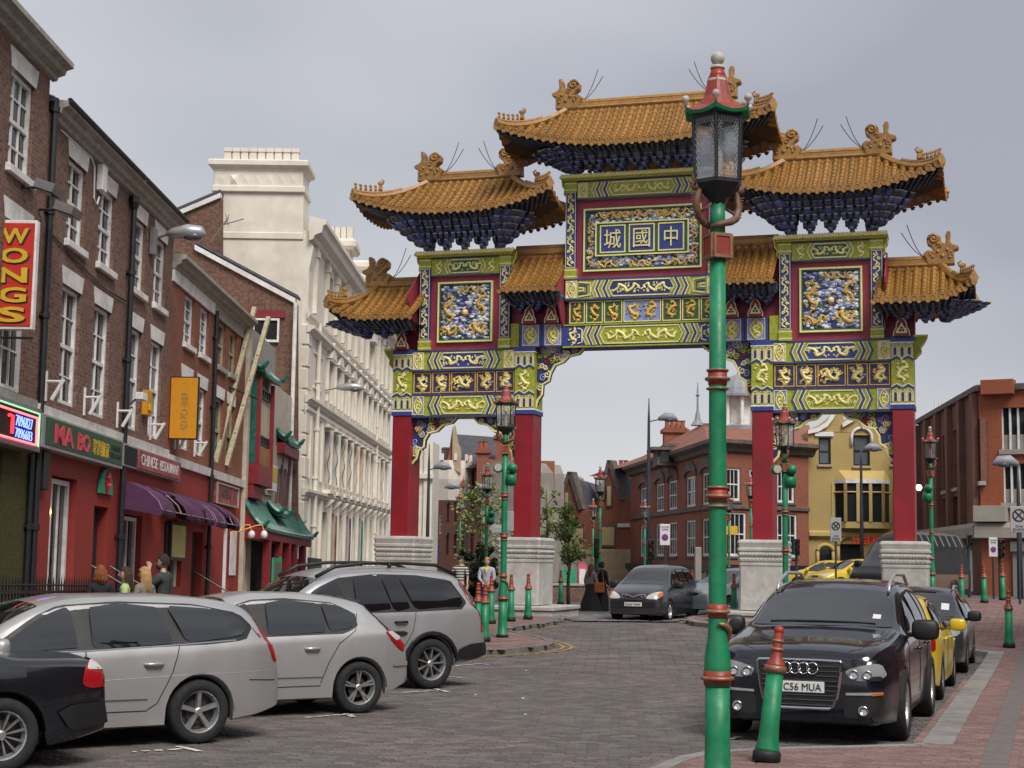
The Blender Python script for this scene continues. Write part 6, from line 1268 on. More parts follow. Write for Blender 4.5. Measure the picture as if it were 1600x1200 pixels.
def xdet(ax):
    c.seam([(2.44, 1.09), (2.46, .46)], ax); c.seam([(3.5, 1.12), (3.44, .85), (3.3, .62), (3.2, .47)], ax); c.seam([(1.35, 1.06), (1.38, .46)], ax)
    c.patch('tail_lamp', [(4.34, 1.66), (4.42, 1.62), (4.60, 1.28), (4.74, 1.06), (4.76, .82), (4.66, .80), (4.64, 1.08), (4.50, 1.30)], ax, 'lamp_red', .009, 14, 4, 1)
    c.patch('sill_cladding', [(1.28, .33), (1.28, .47), (3.36, .47), (3.36, .33)], ax, 'trim_black', .02, 14, 3, 0); c.patch('rear_bumper', [(4.16, .42), (4.22, .56), (4.45, .64), (4.79, .66), (4.79, .48), (4.5, .40)], ax, 'trim_black', .03, 10, 4, 0)
    ar = .362*1.16; pts = [(3.76-ar*1.08*math.cos(PI*k/12), .355+ar*1.08*math.sin(PI*k/12)) for k in range(13)]; c.seam([(t, max(z, .40)) for t, z in pts], ax, .036, 'trim_black', 'arch_trim'); c.seam([(t-2.86, max(z, .40)) for t, z in pts], ax, .036, 'trim_black', 'arch_trim')
    c.patch('door_strip', [(3.04, .78), (3.04, .84), (3.34, .84), (3.34, .78)], ax, 'trim_black', .02, 5, 3, 1)
c.both(xdet); c.handle(3.24, .97, 'trim_black', .22); c.handle(2.25, .96, 'trim_black', .22); c.mirror(1.55, 1.08)
for sd in (1, -1):
    mb = MB(); z = lambda t: fn(sp['top'])(t); P = [(2.4-t, sd*.60, z(t)+(.005 if t in (2.0, 4.35) else .055)) for t in (2.0, 2.3, 2.8, 3.4, 4.0, 4.35)]; mb.tube(P, [.03, .03, .028, .028, .03, .03], 6); mb.tube([(2.4-3.2, sd*.6, z(3.2)-.02), (2.4-3.2, sd*.6, z(3.2)+.05)], .03, 6); mb.build('roof_rail', 'trim_black', c.root, smooth=True, world=False)
c.place(3.76, 1, ground(668, 1075.5), R(214))
# ---- black saloon
sp = dict(L=4.47, W=1.74, R=.318, xf=.78, xr=3.51, rim='mesh', top=[(0, .52), (.04, .64), (.2, .74), (.7, .83), (1.3, .92), (1.4, .97), (2.0, 1.32), (2.5, 1.39), (2.75, 1.35), (3.05, 1.24), (3.45, 1.04), (3.65, .985), (4.1, .975), (4.34, .955), (4.42, .90), (4.46, .74), (4.47, .6)],
     belt=[(0, .58), (.7, .76), (1.4, .87), (2.4, .88), (3.4, .89), (4.0, .89), (4.47, .86)], plan=plan(4.47, .85), sill=[(0, .24), (.4, .2), (3.9, .22), (4.2, .27), (4.47, .33)])
c = Car('saloon_car', 'black saloon car with silver tail lamp corner parked next to the silver estate', sp, 'paint_black', group='cars parked at an angle on the left')
c.glazing([[(1.6, .91), (2.05, 1.21), (2.3, 1.28), (2.42, .92)], [(2.5, .90), (2.45, 1.27), (2.7, 1.24), (3.0, 1.10), (3.25, .96), (3.15, .92)]], [(1.5, .895), (2.0, 1.23), (2.4, 1.30), (2.75, 1.26), (3.05, 1.13), (3.35, .95), (3.15, .90)], ws=(1.32, .64, 1.98, .56), rw=(2.95, .50, 3.5, .60))
def bdet(ax):
    c.patch('tail_lamp', [(4.20, .72), (4.22, .86), (4.30, .93), (4.46, .93), (4.46, .70), (4.3, .69)], ax, 'lamp_red', .009, 10, 5, 1); c.patch('indicator_lamp', [(4.24, .855), (4.30, .93), (4.46, .93), (4.46, .85)], ax, 'lamp_white', .013, 8, 4, 1); c.patch('rear_bumper', [(3.98, .50), (4.1, .56), (4.46, .58), (4.47, .38), (4.1, .34)], ax, 'trim_black', .03, 10, 4, 0); c.seam([(2.46, .9), (2.5, .3)], ax)
c.both(bdet); c.seam([(3.8, -.62), (4.33, -.62)], 'T'); c.seam([(3.8, .62), (4.33, .62)], 'T'); c.handle(3.2, .8); c.mirror(1.6, .9)
c.place(3.51, 1, ground(-4, 1207), R(213))
# ---- black four-by-four facing the camera
sp = dict(L=5.09, W=1.98, R=.385, xf=1.0, xr=4.0, rim='five', ww=.27, flare=.025, arch=1.13, tumble=.29, top=[(0, .86), (.02, .93), (.07, .985), (.2, 1.03), (.6, 1.09), (1.2, 1.155), (1.45, 1.19), (1.6, 1.25), (2.4, 1.60), (2.9, 1.70), (3.6, 1.72), (4.3, 1.67), (4.6, 1.55), (4.85, 1.2), (5.0, 1.05), (5.06, .85), (5.09, .7)],
     belt=[(0, .84), (.3, .93), (.8, 1.0), (1.5, 1.07), (2.5, 1.10), (4.0, 1.13), (5.09, 1.10)], plan=[(0, .70), (.03, .76), (.08, .82), (.18, .875), (.35, .92), (.6, .96), (1.4, .975), (3.8, .975), (4.5, .95), (4.9, .87), (5.05, .82), (5.09, .78)], sill=[(0, .27), (.1, .25), (.4, .24), (4.2, .26), (4.7, .32), (5.09, .42)])
c = Car('four_by_four', 'black four-by-four with large chrome framed grille facing down the street', sp, 'paint_navy')
c.glazing([[(1.75, 1.08), (2.35, 1.42), (2.6, 1.50), (2.72, 1.09)], [(2.84, 1.10), (2.82, 1.55), (3.4, 1.57), (3.62, 1.12)], [(3.72, 1.12), (3.6, 1.56), (4.2, 1.50), (4.5, 1.2), (4.3, 1.14)]], [(1.65, 1.07), (2.3, 1.45), (2.7, 1.56), (3.4, 1.60), (4.2, 1.55), (4.62, 1.2), (4.4, 1.11), (3.0, 1.085)], ws=(1.52, .80, 2.42, .655))
wl = [(-.87, .72), (-.865, .82), (-.80, .865), (-.62, .835), (-.47, .79), (-.50, .705), (-.62, .685), (-.76, .69)]
for sg in (1, -1):
    o = c.patch('headlamp', [(sg*a, b) for a, b in wl], 'F', 'lamp_glass', .012, 12, 5, 1)
    p_, n_ = c.hit('F', sg*.60, .745)
    for dy, r_ in ((-.04, .055), (.10, .05)):
        pp, nn = c.hit('F', sg*(.60+dy), .75); mb = MB(); mb.lathe([(r_, 0), (r_, .014), (r_*.8, .02), (r_*.7, .008), (0, .016)], 16, pp+V((.012, 0, 0)), 'X'); mb.build('lamp_lens', 'chrome', c.root, smooth=True, world=False)
    c.patch('headlamp_mask', [(sg*.845, .69), (sg*.84, .74), (sg*.68, .73), (sg*.68, .685)], 'F', 'trim_black', .016, 6, 3, 1)
    c.patch('side_intake', [(sg*.46, .30), (sg*.46, .50), (sg*.60, .58), (sg*.84, .58), (sg*.86, .45), (sg*.80, .32)], 'F', 'trim_black', .004, 10, 5, 1); c.patch('intake_strip', [(sg*.48, .535), (sg*.48, .56), (sg*.84, .575), (sg*.84, .545)], 'F', 'aluminium', .014, 8, 2, 0); c.patch('side_marker', [(sg*.74, .535), (sg*.74, .56), (sg*.84, .57), (sg*.84, .545)], 'F', 'lamp_amber', .017, 4, 2, 0)
    pp, nn = c.hit('F', sg*.66, .38); mb = MB(); mb.lathe([(.055, 0), (.055, .025), (.04, .03), (.035, .015), (0, .02)], 16, pp+V((.0, 0, 0)), 'X'); mb.build('fog_lamp', 'chrome', c.root, smooth=True, world=False)
gr = [(-.42, .88), (.42, .88), (.445, .86), (.40, .52), (.34, .40), (.30, .385), (-.30, .385), (-.34, .40), (-.40, .52), (-.445, .86)]
c.patch('grille', gr, 'F', 'trim_black', .008, 24, 10, 1)
for k in range(9): z = .42+k*.05; c.seam([(-.42+.10*max(0, (.55-z)/.15) if z < .55 else -.40, z), (.42-.10*max(0, (.55-z)/.15) if z < .55 else .40, z)], 'F', .007, 'alloy_dark', 'grille_bar', .012)
c.seam(chaikin(gr, 1)+[chaikin(gr, 1)[0]], 'F', .015, 'chrome', 'grille_frame', .014)
c.patch('bumper_bar', [(-.40, .53), (.40, .53), (.41, .68), (-.41, .68)], 'F', 'paint_navy', .014, 12, 4, 0)
for k in range(4):
    pp, nn = c.hit('F', 0, .80); y = (k-1.5)*.092; P = [(pp.x+.03, y+.058*math.cos(q), .80+.058*math.sin(q)) for q in [2*PI*j/20 for j in range(21)]]; mb = MB(); mb.tube(P, .008, 6); mb.build('badge_ring', 'chrome', c.root, smooth=True, world=False)
c.plate('F', .0, .605, 'YC56 MUA'); c.mirror(1.9, 1.10, 'trim_black', 1.25)
for ax in 'LR': c.seam([(2.78, 1.09), (2.8, .4)], ax); c.seam([(3.75, 1.1), (3.6, .7), (3.45, .4)], ax); c.seam([(1.6, 1.06), (1.55, .45)], ax)
c.handle(2.6, .92); c.handle(3.5, .95); c.seam([(1.42, -.72), (.9, -.69), (.2, -.62), (.1, -.5)], 'T', .004); c.seam([(1.42, .72), (.9, .69), (.2, .62), (.1, .5)], 'T', .004)
for sd in (1, -1):
    mb = MB(); z = fn(sp['top']); P = [(L_-t, sd*.66, z(t)+e) for L_, t, e in ((2.545, 2.35, -.01), (2.545, 2.5, .05), (2.545, 3.0, .075), (2.545, 4.0, .07), (2.545, 4.4, .0))]; mb.tube(P, .022, 8); mb.build('roof_rail', 'aluminium', c.root, smooth=True, world=False)
    mb = MB(); t0 = 1.42; P = []
    for y in (0, .3, .6): p_, n_ = c.hit('T', 2.545-1.56-.03*y, sd*y*1.0+(.04 if sd > 0 else -.62) if False else sd*y); P.append(p_+V((0, 0, .012)))
    mb.tube(P, .010, 5); mb.build('wiper', 'trim_black', c.root, world=False)
c.patch('tax_disc', [(1.80, .55), (1.80, .64), (1.70, .64), (1.70, .55)], 'T', 'plate_white', .008, 3, 3, 0)
c.place(1.0, 1, ground(1400, 1156), math.atan2(-math.cos(R(20)), -math.sin(R(20))), 1.0)
AUDI = c
# ---- yellow taxi ahead of it, facing away
kd2 = V((math.sin(R(19)), math.cos(R(19)), 0)); k0 = V((*PAVE_R[9], 0)); kl = V((-kd2.y, kd2.x, 0)); RZ_T = math.atan2(kd2.y, kd2.x)
sp = dict(L=4.75, W=1.80, R=.32, xf=.95, xr=3.72, rim='steel', top=[(0, .54), (.04, .66), (.2, .76), (.7, .86), (1.2, .95), (1.35, 1.0), (2.05, 1.40), (2.5, 1.47), (3.2, 1.45), (3.6, 1.36), (4.0, 1.12), (4.15, 1.07), (4.5, 1.05), (4.66, .98), (4.72, .8), (4.75, .62)], belt=[(0, .6), (.7, .80), (1.4, .90), (2.4, .93), (3.6, .97), (4.75, .95)], plan=plan(4.75, .885), sill=[(0, .26), (.4, .2), (4.1, .22), (4.75, .34)])
c = Car('taxi_cab', 'bright yellow saloon taxi parked at the kerb ahead of the black four-by-four', sp, 'paint_yellow')
c.glazing([[(1.55, .94), (2.05, 1.26), (2.35, 1.36), (2.42, .95)], [(2.55, .96), (2.52, 1.37), (3.0, 1.365), (3.3, .98)], [(3.36, .985), (3.15, 1.35), (3.5, 1.26), (3.75, 1.05)]], [(1.45, .925), (2.0, 1.29), (2.4, 1.395), (3.1, 1.40), (3.55, 1.28), (3.85, 1.02), (3.4, .955)], ws=(1.28, .66, 2.0, .57), rw=(3.55, .54, 4.05, .62))
for ax in 'LR': c.patch('tail_lamp', [(4.45, .72), (4.45, .98), (4.73, .98), (4.75, .72)], ax, 'lamp_red', .01, 8, 4, 1); c.seam([(2.48, .93), (2.5, .35)], ax)
for sg in (-1, 1): c.patch('tail_lamp', [(sg*.45, .74), (sg*.45, .94), (sg*.72, .94), (sg*.72, .74)], 'B', 'lamp_red', .012, 6, 4, 1)
c.mirror(1.55, .93); c.handle(3.2, .84); c.handle(2.3, .83)
tw = k0+kd2*7.1+kl*.34; tw.z = gz(tw.x, tw.y); c.place(3.72, -1, tw, RZ_T)
# ---- dark grey hatchback facing the camera beyond the taxi
sp = dict(L=4.15, W=1.74, R=.31, xf=.86, xr=3.4, rim='five', top=[(0, .62), (.03, .70), (.15, .78), (.5, .87), (.95, .97), (1.08, 1.03), (1.8, 1.42), (2.3, 1.50), (3.0, 1.49), (3.6, 1.40), (3.9, 1.1), (4.1, .9), (4.15, .65)], belt=[(0, .64), (.5, .80), (1.1, .90), (2.2, .94), (3.5, 1.0), (4.15, .95)], plan=plan(4.15, .86), sill=[(0, .25), (.4, .2), (3.6, .22), (4.15, .36)])
c = Car('hatchback_car', 'dark grey hatchback with roof rails parked beyond the yellow taxi', sp, 'paint_charcoal')
c.glazing([[(1.3, .93), (1.75, 1.26), (2.0, 1.35), (2.08, .94)], [(2.2, .95), (2.2, 1.38), (2.8, 1.38), (3.0, .99)], [(3.08, 1.0), (2.95, 1.37), (3.4, 1.28), (3.55, 1.06)]], [(1.2, .91), (1.7, 1.29), (2.05, 1.39), (2.8, 1.42), (3.4, 1.32), (3.65, 1.05), (3.0, .965)], ws=(1.02, .64, 1.8, .56))
for sg in (-1, 1):
    c.patch('headlamp', [(sg*.40, .66), (sg*.42, .76), (sg*.62, .80), (sg*.76, .79), (sg*.76, .68), (sg*.6, .64)], 'F', 'lamp_glass', .012, 8, 4, 1); mb = MB(); mb.tube([(2.075-1.9, sg*.56, 1.44), (2.075-2.1, sg*.56, 1.52), (2.075-3.2, sg*.55, 1.50)], .02, 6); mb.build('roof_rail', 'aluminium', c.root, world=False)
c.patch('grille', [(-.34, .62), (.34, .62), (.34, .72), (-.34, .72)], 'F', 'trim_black', .01, 8, 3, 1); c.patch('lower_intake', [(-.5, .30), (.5, .30), (.5, .42), (-.5, .42)], 'F', 'trim_black', .01, 8, 3, 1); c.mirror(1.3, .93, 'trim_black'); c.patch('paper_permit', [(1.4, .38), (1.4, .52), (1.22, .52), (1.22, .38)], 'T', 'plate_white', .008, 3, 3, 0)
tw = k0+kd2*13.2+kl*.30; tw.z = gz(tw.x, tw.y); c.place(.86, 1, tw, RZ_T+PI)
# ---- dark people carrier coming through the gate
sp = dict(L=4.32, W=1.74, R=.31, xf=.86, xr=3.55, rim='five', tumble=.36, top=[(0, .66), (.03, .76), (.12, .84), (.4, .95), (.8, 1.06), (.95, 1.12), (1.75, 1.55), (2.2, 1.63), (3.0, 1.64), (3.8, 1.57), (4.05, 1.35), (4.25, 1.0), (4.32, .7)], belt=[(0, .66), (.5, .86), (1.0, .98), (2.2, 1.0), (3.5, 1.03), (4.32, 1.0)], plan=plan(4.32, .865), sill=[(0, .24), (.4, .2), (3.8, .22), (4.32, .36)])
c = Car('people_carrier', 'dark blue people carrier driving out of the gate over the stone setts', sp, 'paint_navy' if 0 else 'paint_charcoal')
c.glazing([[(1.15, .99), (1.7, 1.36), (1.98, 1.48), (2.02, 1.0)], [(2.15, 1.01), (2.15, 1.50), (2.85, 1.51), (2.92, 1.03)], [(3.02, 1.04), (3.0, 1.5), (3.6, 1.45), (3.85, 1.2), (3.7, 1.07)]], [(1.05, .98), (1.65, 1.39), (2.0, 1.52), (2.9, 1.55), (3.65, 1.49), (3.95, 1.2), (3.75, 1.04), (2.9, 1.005)], ws=(.90, .66, 1.72, .57))
for sg in (-1, 1):
    c.patch('headlamp', [(sg*.38, .66), (sg*.40, .74), (sg*.60, .84), (sg*.78, .87), (sg*.80, .74), (sg*.66, .65)], 'F', 'lamp_white', .012, 9, 5, 1); c.patch('indicator_lamp', [(sg*.70, .70), (sg*.70, .84), (sg*.79, .86), (sg*.80, .74)], 'F', 'lamp_amber', .014, 4, 3, 1)
    for dx in (.0, .14): c.seam([(sg*(.06+dx), .76), (sg*(.18+dx*.8), .68)], 'F', .008, 'chrome', 'grille_vane', .014) if dx else None
c.patch('grille', [(-.36, .76), (.36, .76), (.30, .65), (-.30, .65)], 'F', 'trim_black', .008, 10, 4, 1); c.seam([(-.36, .77), (-.2, .775), (0, .70), (.2, .775), (.36, .77), (.31, .655), (.05, .645), (-.05, .645), (-.31, .655), (-.36, .77)], 'F', .014, 'chrome', 'grille_frame', .012)
c.patch('bumper_strip', [(-.62, .42), (.62, .42), (.62, .56), (-.62, .56)], 'F', 'trim_black', .01, 10, 3, 0); c.plate('F', 0, .50, 'DA53 VHW'); c.mirror(1.25, .99, 'trim_black', 1.1)
for ax in 'LR': c.seam([(2.08, 1.0), (2.1, .35)], ax); c.seam([(2.98, 1.02), (2.95, .4)], ax); c.patch('side_moulding', [(1.25, .48), (1.25, .56), (3.1, .56), (3.1, .48)], ax, 'trim_black', .016, 10, 3, 0)
c.handle(2.85, .85); c.handle(1.95, .85)
zw = ground(1042, 971.5); c.place(.86, 1, zw, R(-90-22), .97)
# passengers' headrests show through nothing: glass is dark
# ---- dark van and rear half of a truck beyond the right pedestals
sp = dict(L=5.6, W=2.05, R=.36, xf=.95, xr=4.3, rim='steel', tumble=.16, top=[(0, .95), (.03, 1.05), (.15, 1.12), (.5, 1.22), (.7, 1.32), (1.35, 2.1), (1.7, 2.42), (2.2, 2.55), (4.5, 2.58), (5.3, 2.5), (5.5, 2.1), (5.6, 1.2)], belt=[(0, .95), (.7, 1.2), (1.4, 1.25), (5.6, 1.25)], plan=plan(5.6, 1.02, .82, .9), sill=[(0, .36), (.5, .3), (5.6, .36)])
c = Car('panel_van', 'dark high-roofed van with brown lower body parked behind the right-hand gate pedestal', sp, 'paint_vandark', 'van')
c.glazing([[(.95, 1.3), (1.45, 1.95), (1.9, 2.1), (1.95, 1.3)]], None, ws=(.75, .85, 1.5, .78))
for ax in 'LR': c.patch('lower_panel', [(.1, .5), (.1, 1.05), (5.5, 1.05), (5.5, .5)], ax, 'paint_brown', .006, 24, 6, 0)
for k in range(7): mb = MB(); mb.tube([(2.8-2.2-k*.45, 1.0, 2.1), (2.8-2.2-k*.45, .8, 2.5), (2.8-2.2-k*.45, 0, 2.62), (2.8-2.2-k*.45, -.8, 2.5)], .03, 5); mb.build('roof_rib', 'grey_metal', c.root, world=False)
c.mirror(1.0, 1.35, 'trim_black', 1.3); c.place(4.3, 1, ground(1489, 941), R(224), .9)
# ---- small far cars
sp = dict(L=4.1, W=1.7, R=.3, xf=.8, xr=3.3, rim='steel', top=[(0, .6), (.05, .74), (.4, .86), (.95, .98), (1.75, 1.38), (2.3, 1.45), (3.0, 1.43), (3.5, 1.3), (3.85, 1.0), (4.05, .88), (4.1, .62)], belt=[(0, .62), (.9, .88), (2.2, .92), (4.1, .94)], plan=plan(4.1, .84), sill=[(0, .25), (.4, .2), (3.6, .22), (4.1, .34)])
def small(label, pm, px, py, rz, sc=1.0, cat='car', rear=False, name='parked_car', plate=None, group=None, loc=None):
    c = Car(name, label, sp, pm, cat, group); c.glazing([[(1.2, .92), (1.7, 1.24), (2.0, 1.33), (2.05, .93)], [(2.15, .94), (2.15, 1.34), (2.7, 1.33), (3.15, .96)]], [(1.1, .9), (1.65, 1.27), (2.0, 1.37), (2.8, 1.36), (3.3, .97), (3.0, .925)], ws=(1.0, .6, 1.72, .54), rw=(3.1, .5, 3.75, .58))
    for sg in (-1, 1):
        c.patch('headlamp', [(sg*.42, .64), (sg*.42, .76), (sg*.74, .80), (sg*.74, .66)], 'F', 'lamp_white', .012, 6, 3, 1); c.patch('tail_lamp', [(sg*.5, .72), (sg*.5, .9), (sg*.74, .9), (sg*.74, .72)], 'B', 'lamp_red', .012, 5, 3, 1)
    c.patch('grille', [(-.3, .62), (.3, .62), (.3, .7), (-.3, .7)], 'F', 'trim_black', .01, 6, 3, 1); c.mirror(1.2, .92)
    if plate: c.plate(plate[0], 0, plate[1], plate[2], plate[3])
    w = loc or ground(px, py); c.root.location = w; c.root.rotation_euler = (0, 0, rz); c.root.scale = (sc,)*3; return c
small('pale blue car half hidden behind the right inner pedestal', 'paint_pale', 1152, 962, R(-140), 1.0)
small('dark car parked against the orange brick building by the shutter', 'paint_charcoal', 1562, 921, R(60), 1.0, plate=('B', .7, 'W219 KLV', 'plate_yellow'))
small('yellow car parked in front of the yellow building', 'paint_yellow', 1290, 0, R(170), 1.0, loc=V((at(1288, 880, 76).x, 76, gz(20, 76))))
small('second yellow car beside the dark van', 'paint_yellow', 1330, 0, R(200), 1.05, loc=V((at(1336, 880, 73).x, 73, gz(20, 73))))
# ================================================================== buildings beyond the gate
brick('brick_far', ((.27, .088, .055), (.22, .074, .048), (.31, .105, .064)), (.25, .16, .12), R(0), da=.35, dirt=(.09, .045, .035), bump=.3)
brick('brick_orange', ((.30, .088, .045), (.265, .078, .040), (.33, .10, .052)), (.26, .12, .08), R(0), da=.3, dirt=(.14, .05, .03), bump=.3)
brick('brick_yellow', ((.44, .325, .135), (.41, .30, .125), (.47, .345, .145)), (.38, .28, .12), R(0), da=.3, dirt=(.28, .19, .08), bump=.35)
brick('slate_tiles', ((.085, .085, .10), (.065, .065, .078), (.11, .11, .125)), (.035, .035, .04), R(0), .35, .2, .02, .4, da=.3)
mat('roof_tile_red', (.27, .10, .06), .75, var=.2, sc=3, bump=.4, bsc=14, dirt=(.16, .07, .05), dsc=1); mat('stone_sooty', (.13, .10, .085), .8, var=.3, sc=4, dirt=(.05, .045, .04)); mat('stone_buff', (.40, .31, .20), .75, var=.15, sc=3)
mat('render_grey', (.30, .27, .235), .85, var=.15, sc=1.2, dirt=(.2, .18, .16), dsc=.8); mat('board_yellow', (.46, .36, .19), .7, var=.1); mat('lead_grey', (.25, .26, .28), .5, var=.15, sc=4); mat('concrete', (.34, .31, .27), .8, var=.15, sc=2, dirt=(.22, .2, .17), dsc=1)
mat('shutter_grey', (.20, .205, .20), .6, var=.1); mat('yellow_trim', (.50, .37, .13), .6, var=.08); mat('pink_shop', (.55, .12, .2), .6, var=.6, sc=1.3); mat('orange_shop', (.55, .2, .05), .6, var=.5, sc=1.1); mat('navy_fascia', (.012, .013, .025), .5)
emit('sign_glow_red', (.7, .02, .015), .35)
def fframe(px0, Y0, px1, Y1):
    a = at(px0, 878, Y0); b = at(px1, 878, Y1); a.z = b.z = 0; u = (b-a); L_ = u.length; u.normalize(); n = V((u.y, -u.x, 0)); n = n if n.dot(-(a+b)/2) > 0 else -n; f = Frame(a, u, n); f.len = L_; return f
def rz_of(fr): return -math.atan2(fr.u.y, fr.u.x)
def fr_rect(fr, x0, y0, x1, y1, c=0):
    a0, z1 = fr.px(x0, y0, c); a1, _ = fr.px(x1, y0, c); _, z0 = fr.px((x0+x1)/2, y1, c); _, z1 = fr.px((x0+x1)/2, y0, c); return (min(a0, a1), max(a0, a1), min(z0, z1), max(z0, z1))
# ---- red brick corner building with cupola
RB = thing('corner_building', 'red brick corner building with white sash windows, tiled roof and domed cupola', 'building', at(1120, 890, 85))
fl = fframe(985, 111, 1122, 85); f2 = fframe(1122, 85, 1264, 88); EV = 8.3
def openings(fr, xs, y0, y1, w): return [(fr.px(x-w/2, (y0+y1)/2)[0], fr.px(x+w/2, (y0+y1)/2)[0], fr.px(x, y1)[1], fr.px(x, y0)[1]) for x in xs]
ou = [(lambda a: (a-1.3, a+1.3, 5.05, 6.85))(fl.px(x, 760)[0]) for x in (1006, 1031, 1051, 1079, 1105)]; ol = [(lambda a: (a-1.35, a+1.35, 2.2, 4.3))(fl.px(x, 815)[0]) for x in (1006, 1031, 1051, 1079, 1105)]
wall(fl, 0, fl.len, -.5, EV, ou+ol, 'brick_far', RB, .5, .2)
ru = [(lambda a: (a-.6, a+.6, 5.2, 7.0))(f2.px(x, 740)[0]) for x in (1143, 1185, 1228)]; rl = [(lambda a: (a-.7, a+.7, 2.2, 4.6))(f2.px(x, 800)[0]) for x in (1150, 1190, 1230)]
wall(f2, 0, f2.len, -.5, EV, ru+rl, 'brick_far', RB, .5, .2)
for fr, oo in ((fl, ou+ol), (f2, ru+rl)):
    for o in oo: sash(fr, RB, *o, c=-.15, bars=(4, 1), t=.12, sill=.08, sillm='stone_sooty')
for fr in (fl, f2):
    extrude(fr, RB, -.3, fr.len+.3, [(0, EV-.5), (.2, EV-.4), (.3, EV-.2), (.6, EV), (.6, EV+.2), (0, EV+.25)], 'eaves_cornice', 'stone_sooty'); extrude(fr, RB, 0, fr.len, [(0, 4.75), (.12, 4.78), (.12, 4.95), (0, 5.0)], 'string_course', 'stone_sooty')
    panel(fr, RB, -.1, fr.len+.1, 0, .35, 1.35, 1.75, 'fascia', 'navy_fascia'); panel(fr, RB, .2, fr.len-.2, 0, .2, .75, 1.3, 'shop_sign_band', 'concrete'); panel(fr, RB, .3, fr.len-.3, .02, .06, -.4, .75, 'shop_glass', 'window_glass')
    for k in range(int(fr.len/3)+1): s = min(.2+k*3, fr.len-.3); panel(fr, RB, s, s+.35, 0, .3, -.4, 1.35, 'shop_pier', 'concrete')
for o in ou:                                          # fan-like stone heads over the upper windows
    a = (o[0]+o[1])/2; mb = MB(fl.M); mb.prism([(a+1.75*math.cos(t), 0, 6.85+.85*math.sin(t)) for t in [PI*k/10 for k in range(11)]]+[(a+1.35*math.cos(t), 0, 6.85+.3*math.sin(t)) for t in [PI*(10-k)/10 for k in range(11)]], (0, .12, 0)); mb.build('window_arch', 'stone_sooty', RB)
cA, cB, cC = fl.pt(0, .6, EV+.2), fl.pt(fl.len, .6, EV+.2), f2.pt(f2.len, .6, EV+.2); pk = at(1100, 661, 97); pk2 = at(1042, 699, 114); pk3 = at(1264, 664, 97)
mb = MB(); mb.add([cA, cB, cC, pk, pk2, pk3, V((cA.x-2, cA.y+9, EV)), V((cC.x+1, cC.y+16, EV))], [(0, 1, 3, 4), (1, 2, 5, 3), (0, 4, 6), (4, 3, 5, 7, 6), (2, 7, 5)]); mb.build('roof', 'roof_tile_red', RB, fix=True)
for x, y in ((1048, 705), (1068, 700)):               # small flat dormers
    p = at(x, y, 96); mb = MB(); mb.box(p.x-.9, p.x+.9, p.y-.8, p.y+2, p.z-.9, p.z); d_ = mb.build('dormer', 'stone_sooty', RB); mb = MB(); mb.box(p.x-1.3, p.x+1.3, p.y-1.2, p.y+2, p.z, p.z+.18); mb.build('dormer_roof', 'stone_sooty', d_); mb = MB(); mb.box(p.x-.7, p.x+.7, p.y-.84, p.y-.8, p.z-.75, p.z-.1); mb.build('dormer_pane', 'window_glass', d_)
def brick_stack(par, x0, x1, y0, y1, Y, pots, m='brick_far', dep=1.2):
    a, b = at(x0, y1, Y), at(x1, y0, Y); mb = MB(); mb.box(a.x, b.x, Y, Y+dep, a.z-1.5, b.z); mb.box(a.x-.15, b.x+.15, Y-.15, Y+dep+.15, b.z-.35, b.z-.12); o = mb.build('chimney', m, par)
    for k in range(pots): x = a.x+.25+(b.x-a.x-.5)*k/max(1, pots-1); mb = MB(); mb.lathe([(.18, 0), (.15, .4), (.2, .5)], 8, (x, Y+dep/2, b.z)); mb.build('chimney_pot', 'terracotta', o)
brick_stack(RB, 1038, 1074, 668, 705, 104, 4)
p = at(1090, 665, 97); mb = MB(); mb.lathe([(.45, 0), (.2, .35), (.07, 1.0), (.06, 1.4), (.06, 1.8), (.14, 1.9), (.06, 2.0), (.02, 2.7)], 10, (p.x, p.y, p.z)); mb.build('finial', 'lead_grey', RB)
p = at(1155, 667, 94); mb = MB(); mb.lathe([(1.35, -.6), (1.35, 0), (1.25, .05)], 8, p); mb.lathe([(1.5, 1.75), (1.5, 1.9), (1.3, 1.95), (1.22, 2.3), (.95, 2.75), (.5, 3.05), (.12, 3.2), (.1, 3.5), (.04, 3.6), (.01, 5.2)], 16, p); cu = mb.build('cupola_dome', 'lead_grey', RB)
mb = MB(); mb.lathe([(.85, 0), (.85, 1.75)], 8, p); mb.build('cupola_drum', 'white_paint', RB)
for k in range(8): a = 2*PI*k/8; mb = MB(); mb.lathe([(.14, 0), (.12, 1.75)], 6, p+V((1.15*math.cos(a), 1.15*math.sin(a), 0))); mb.build('cupola_column', 'white_paint', RB)
t = thing('shop_sign', 'yellow hanging pub sign on the red brick corner building', 'sign', at(1143, 829, 84)); a, b = at(1133, 835, 83.5), at(1152, 822, 83.5); mb = MB(); mb.box(a.x, b.x, 83.4, 83.6, a.z, b.z); mb.build('sign_board', 'sign_yellow', t)
for k, (x, m) in enumerate(((1075, 'pink_shop'), (1093, 'orange_shop'), (1168, 'pink_shop'), (1240, 'orange_shop'))):
    fr = fl if x < 1122 else f2; a, _ = fr.px(x, 890); panel(fr, RB, a-1.2, a+1.2, .07, .1, -.3, .7, 'window_display', m)
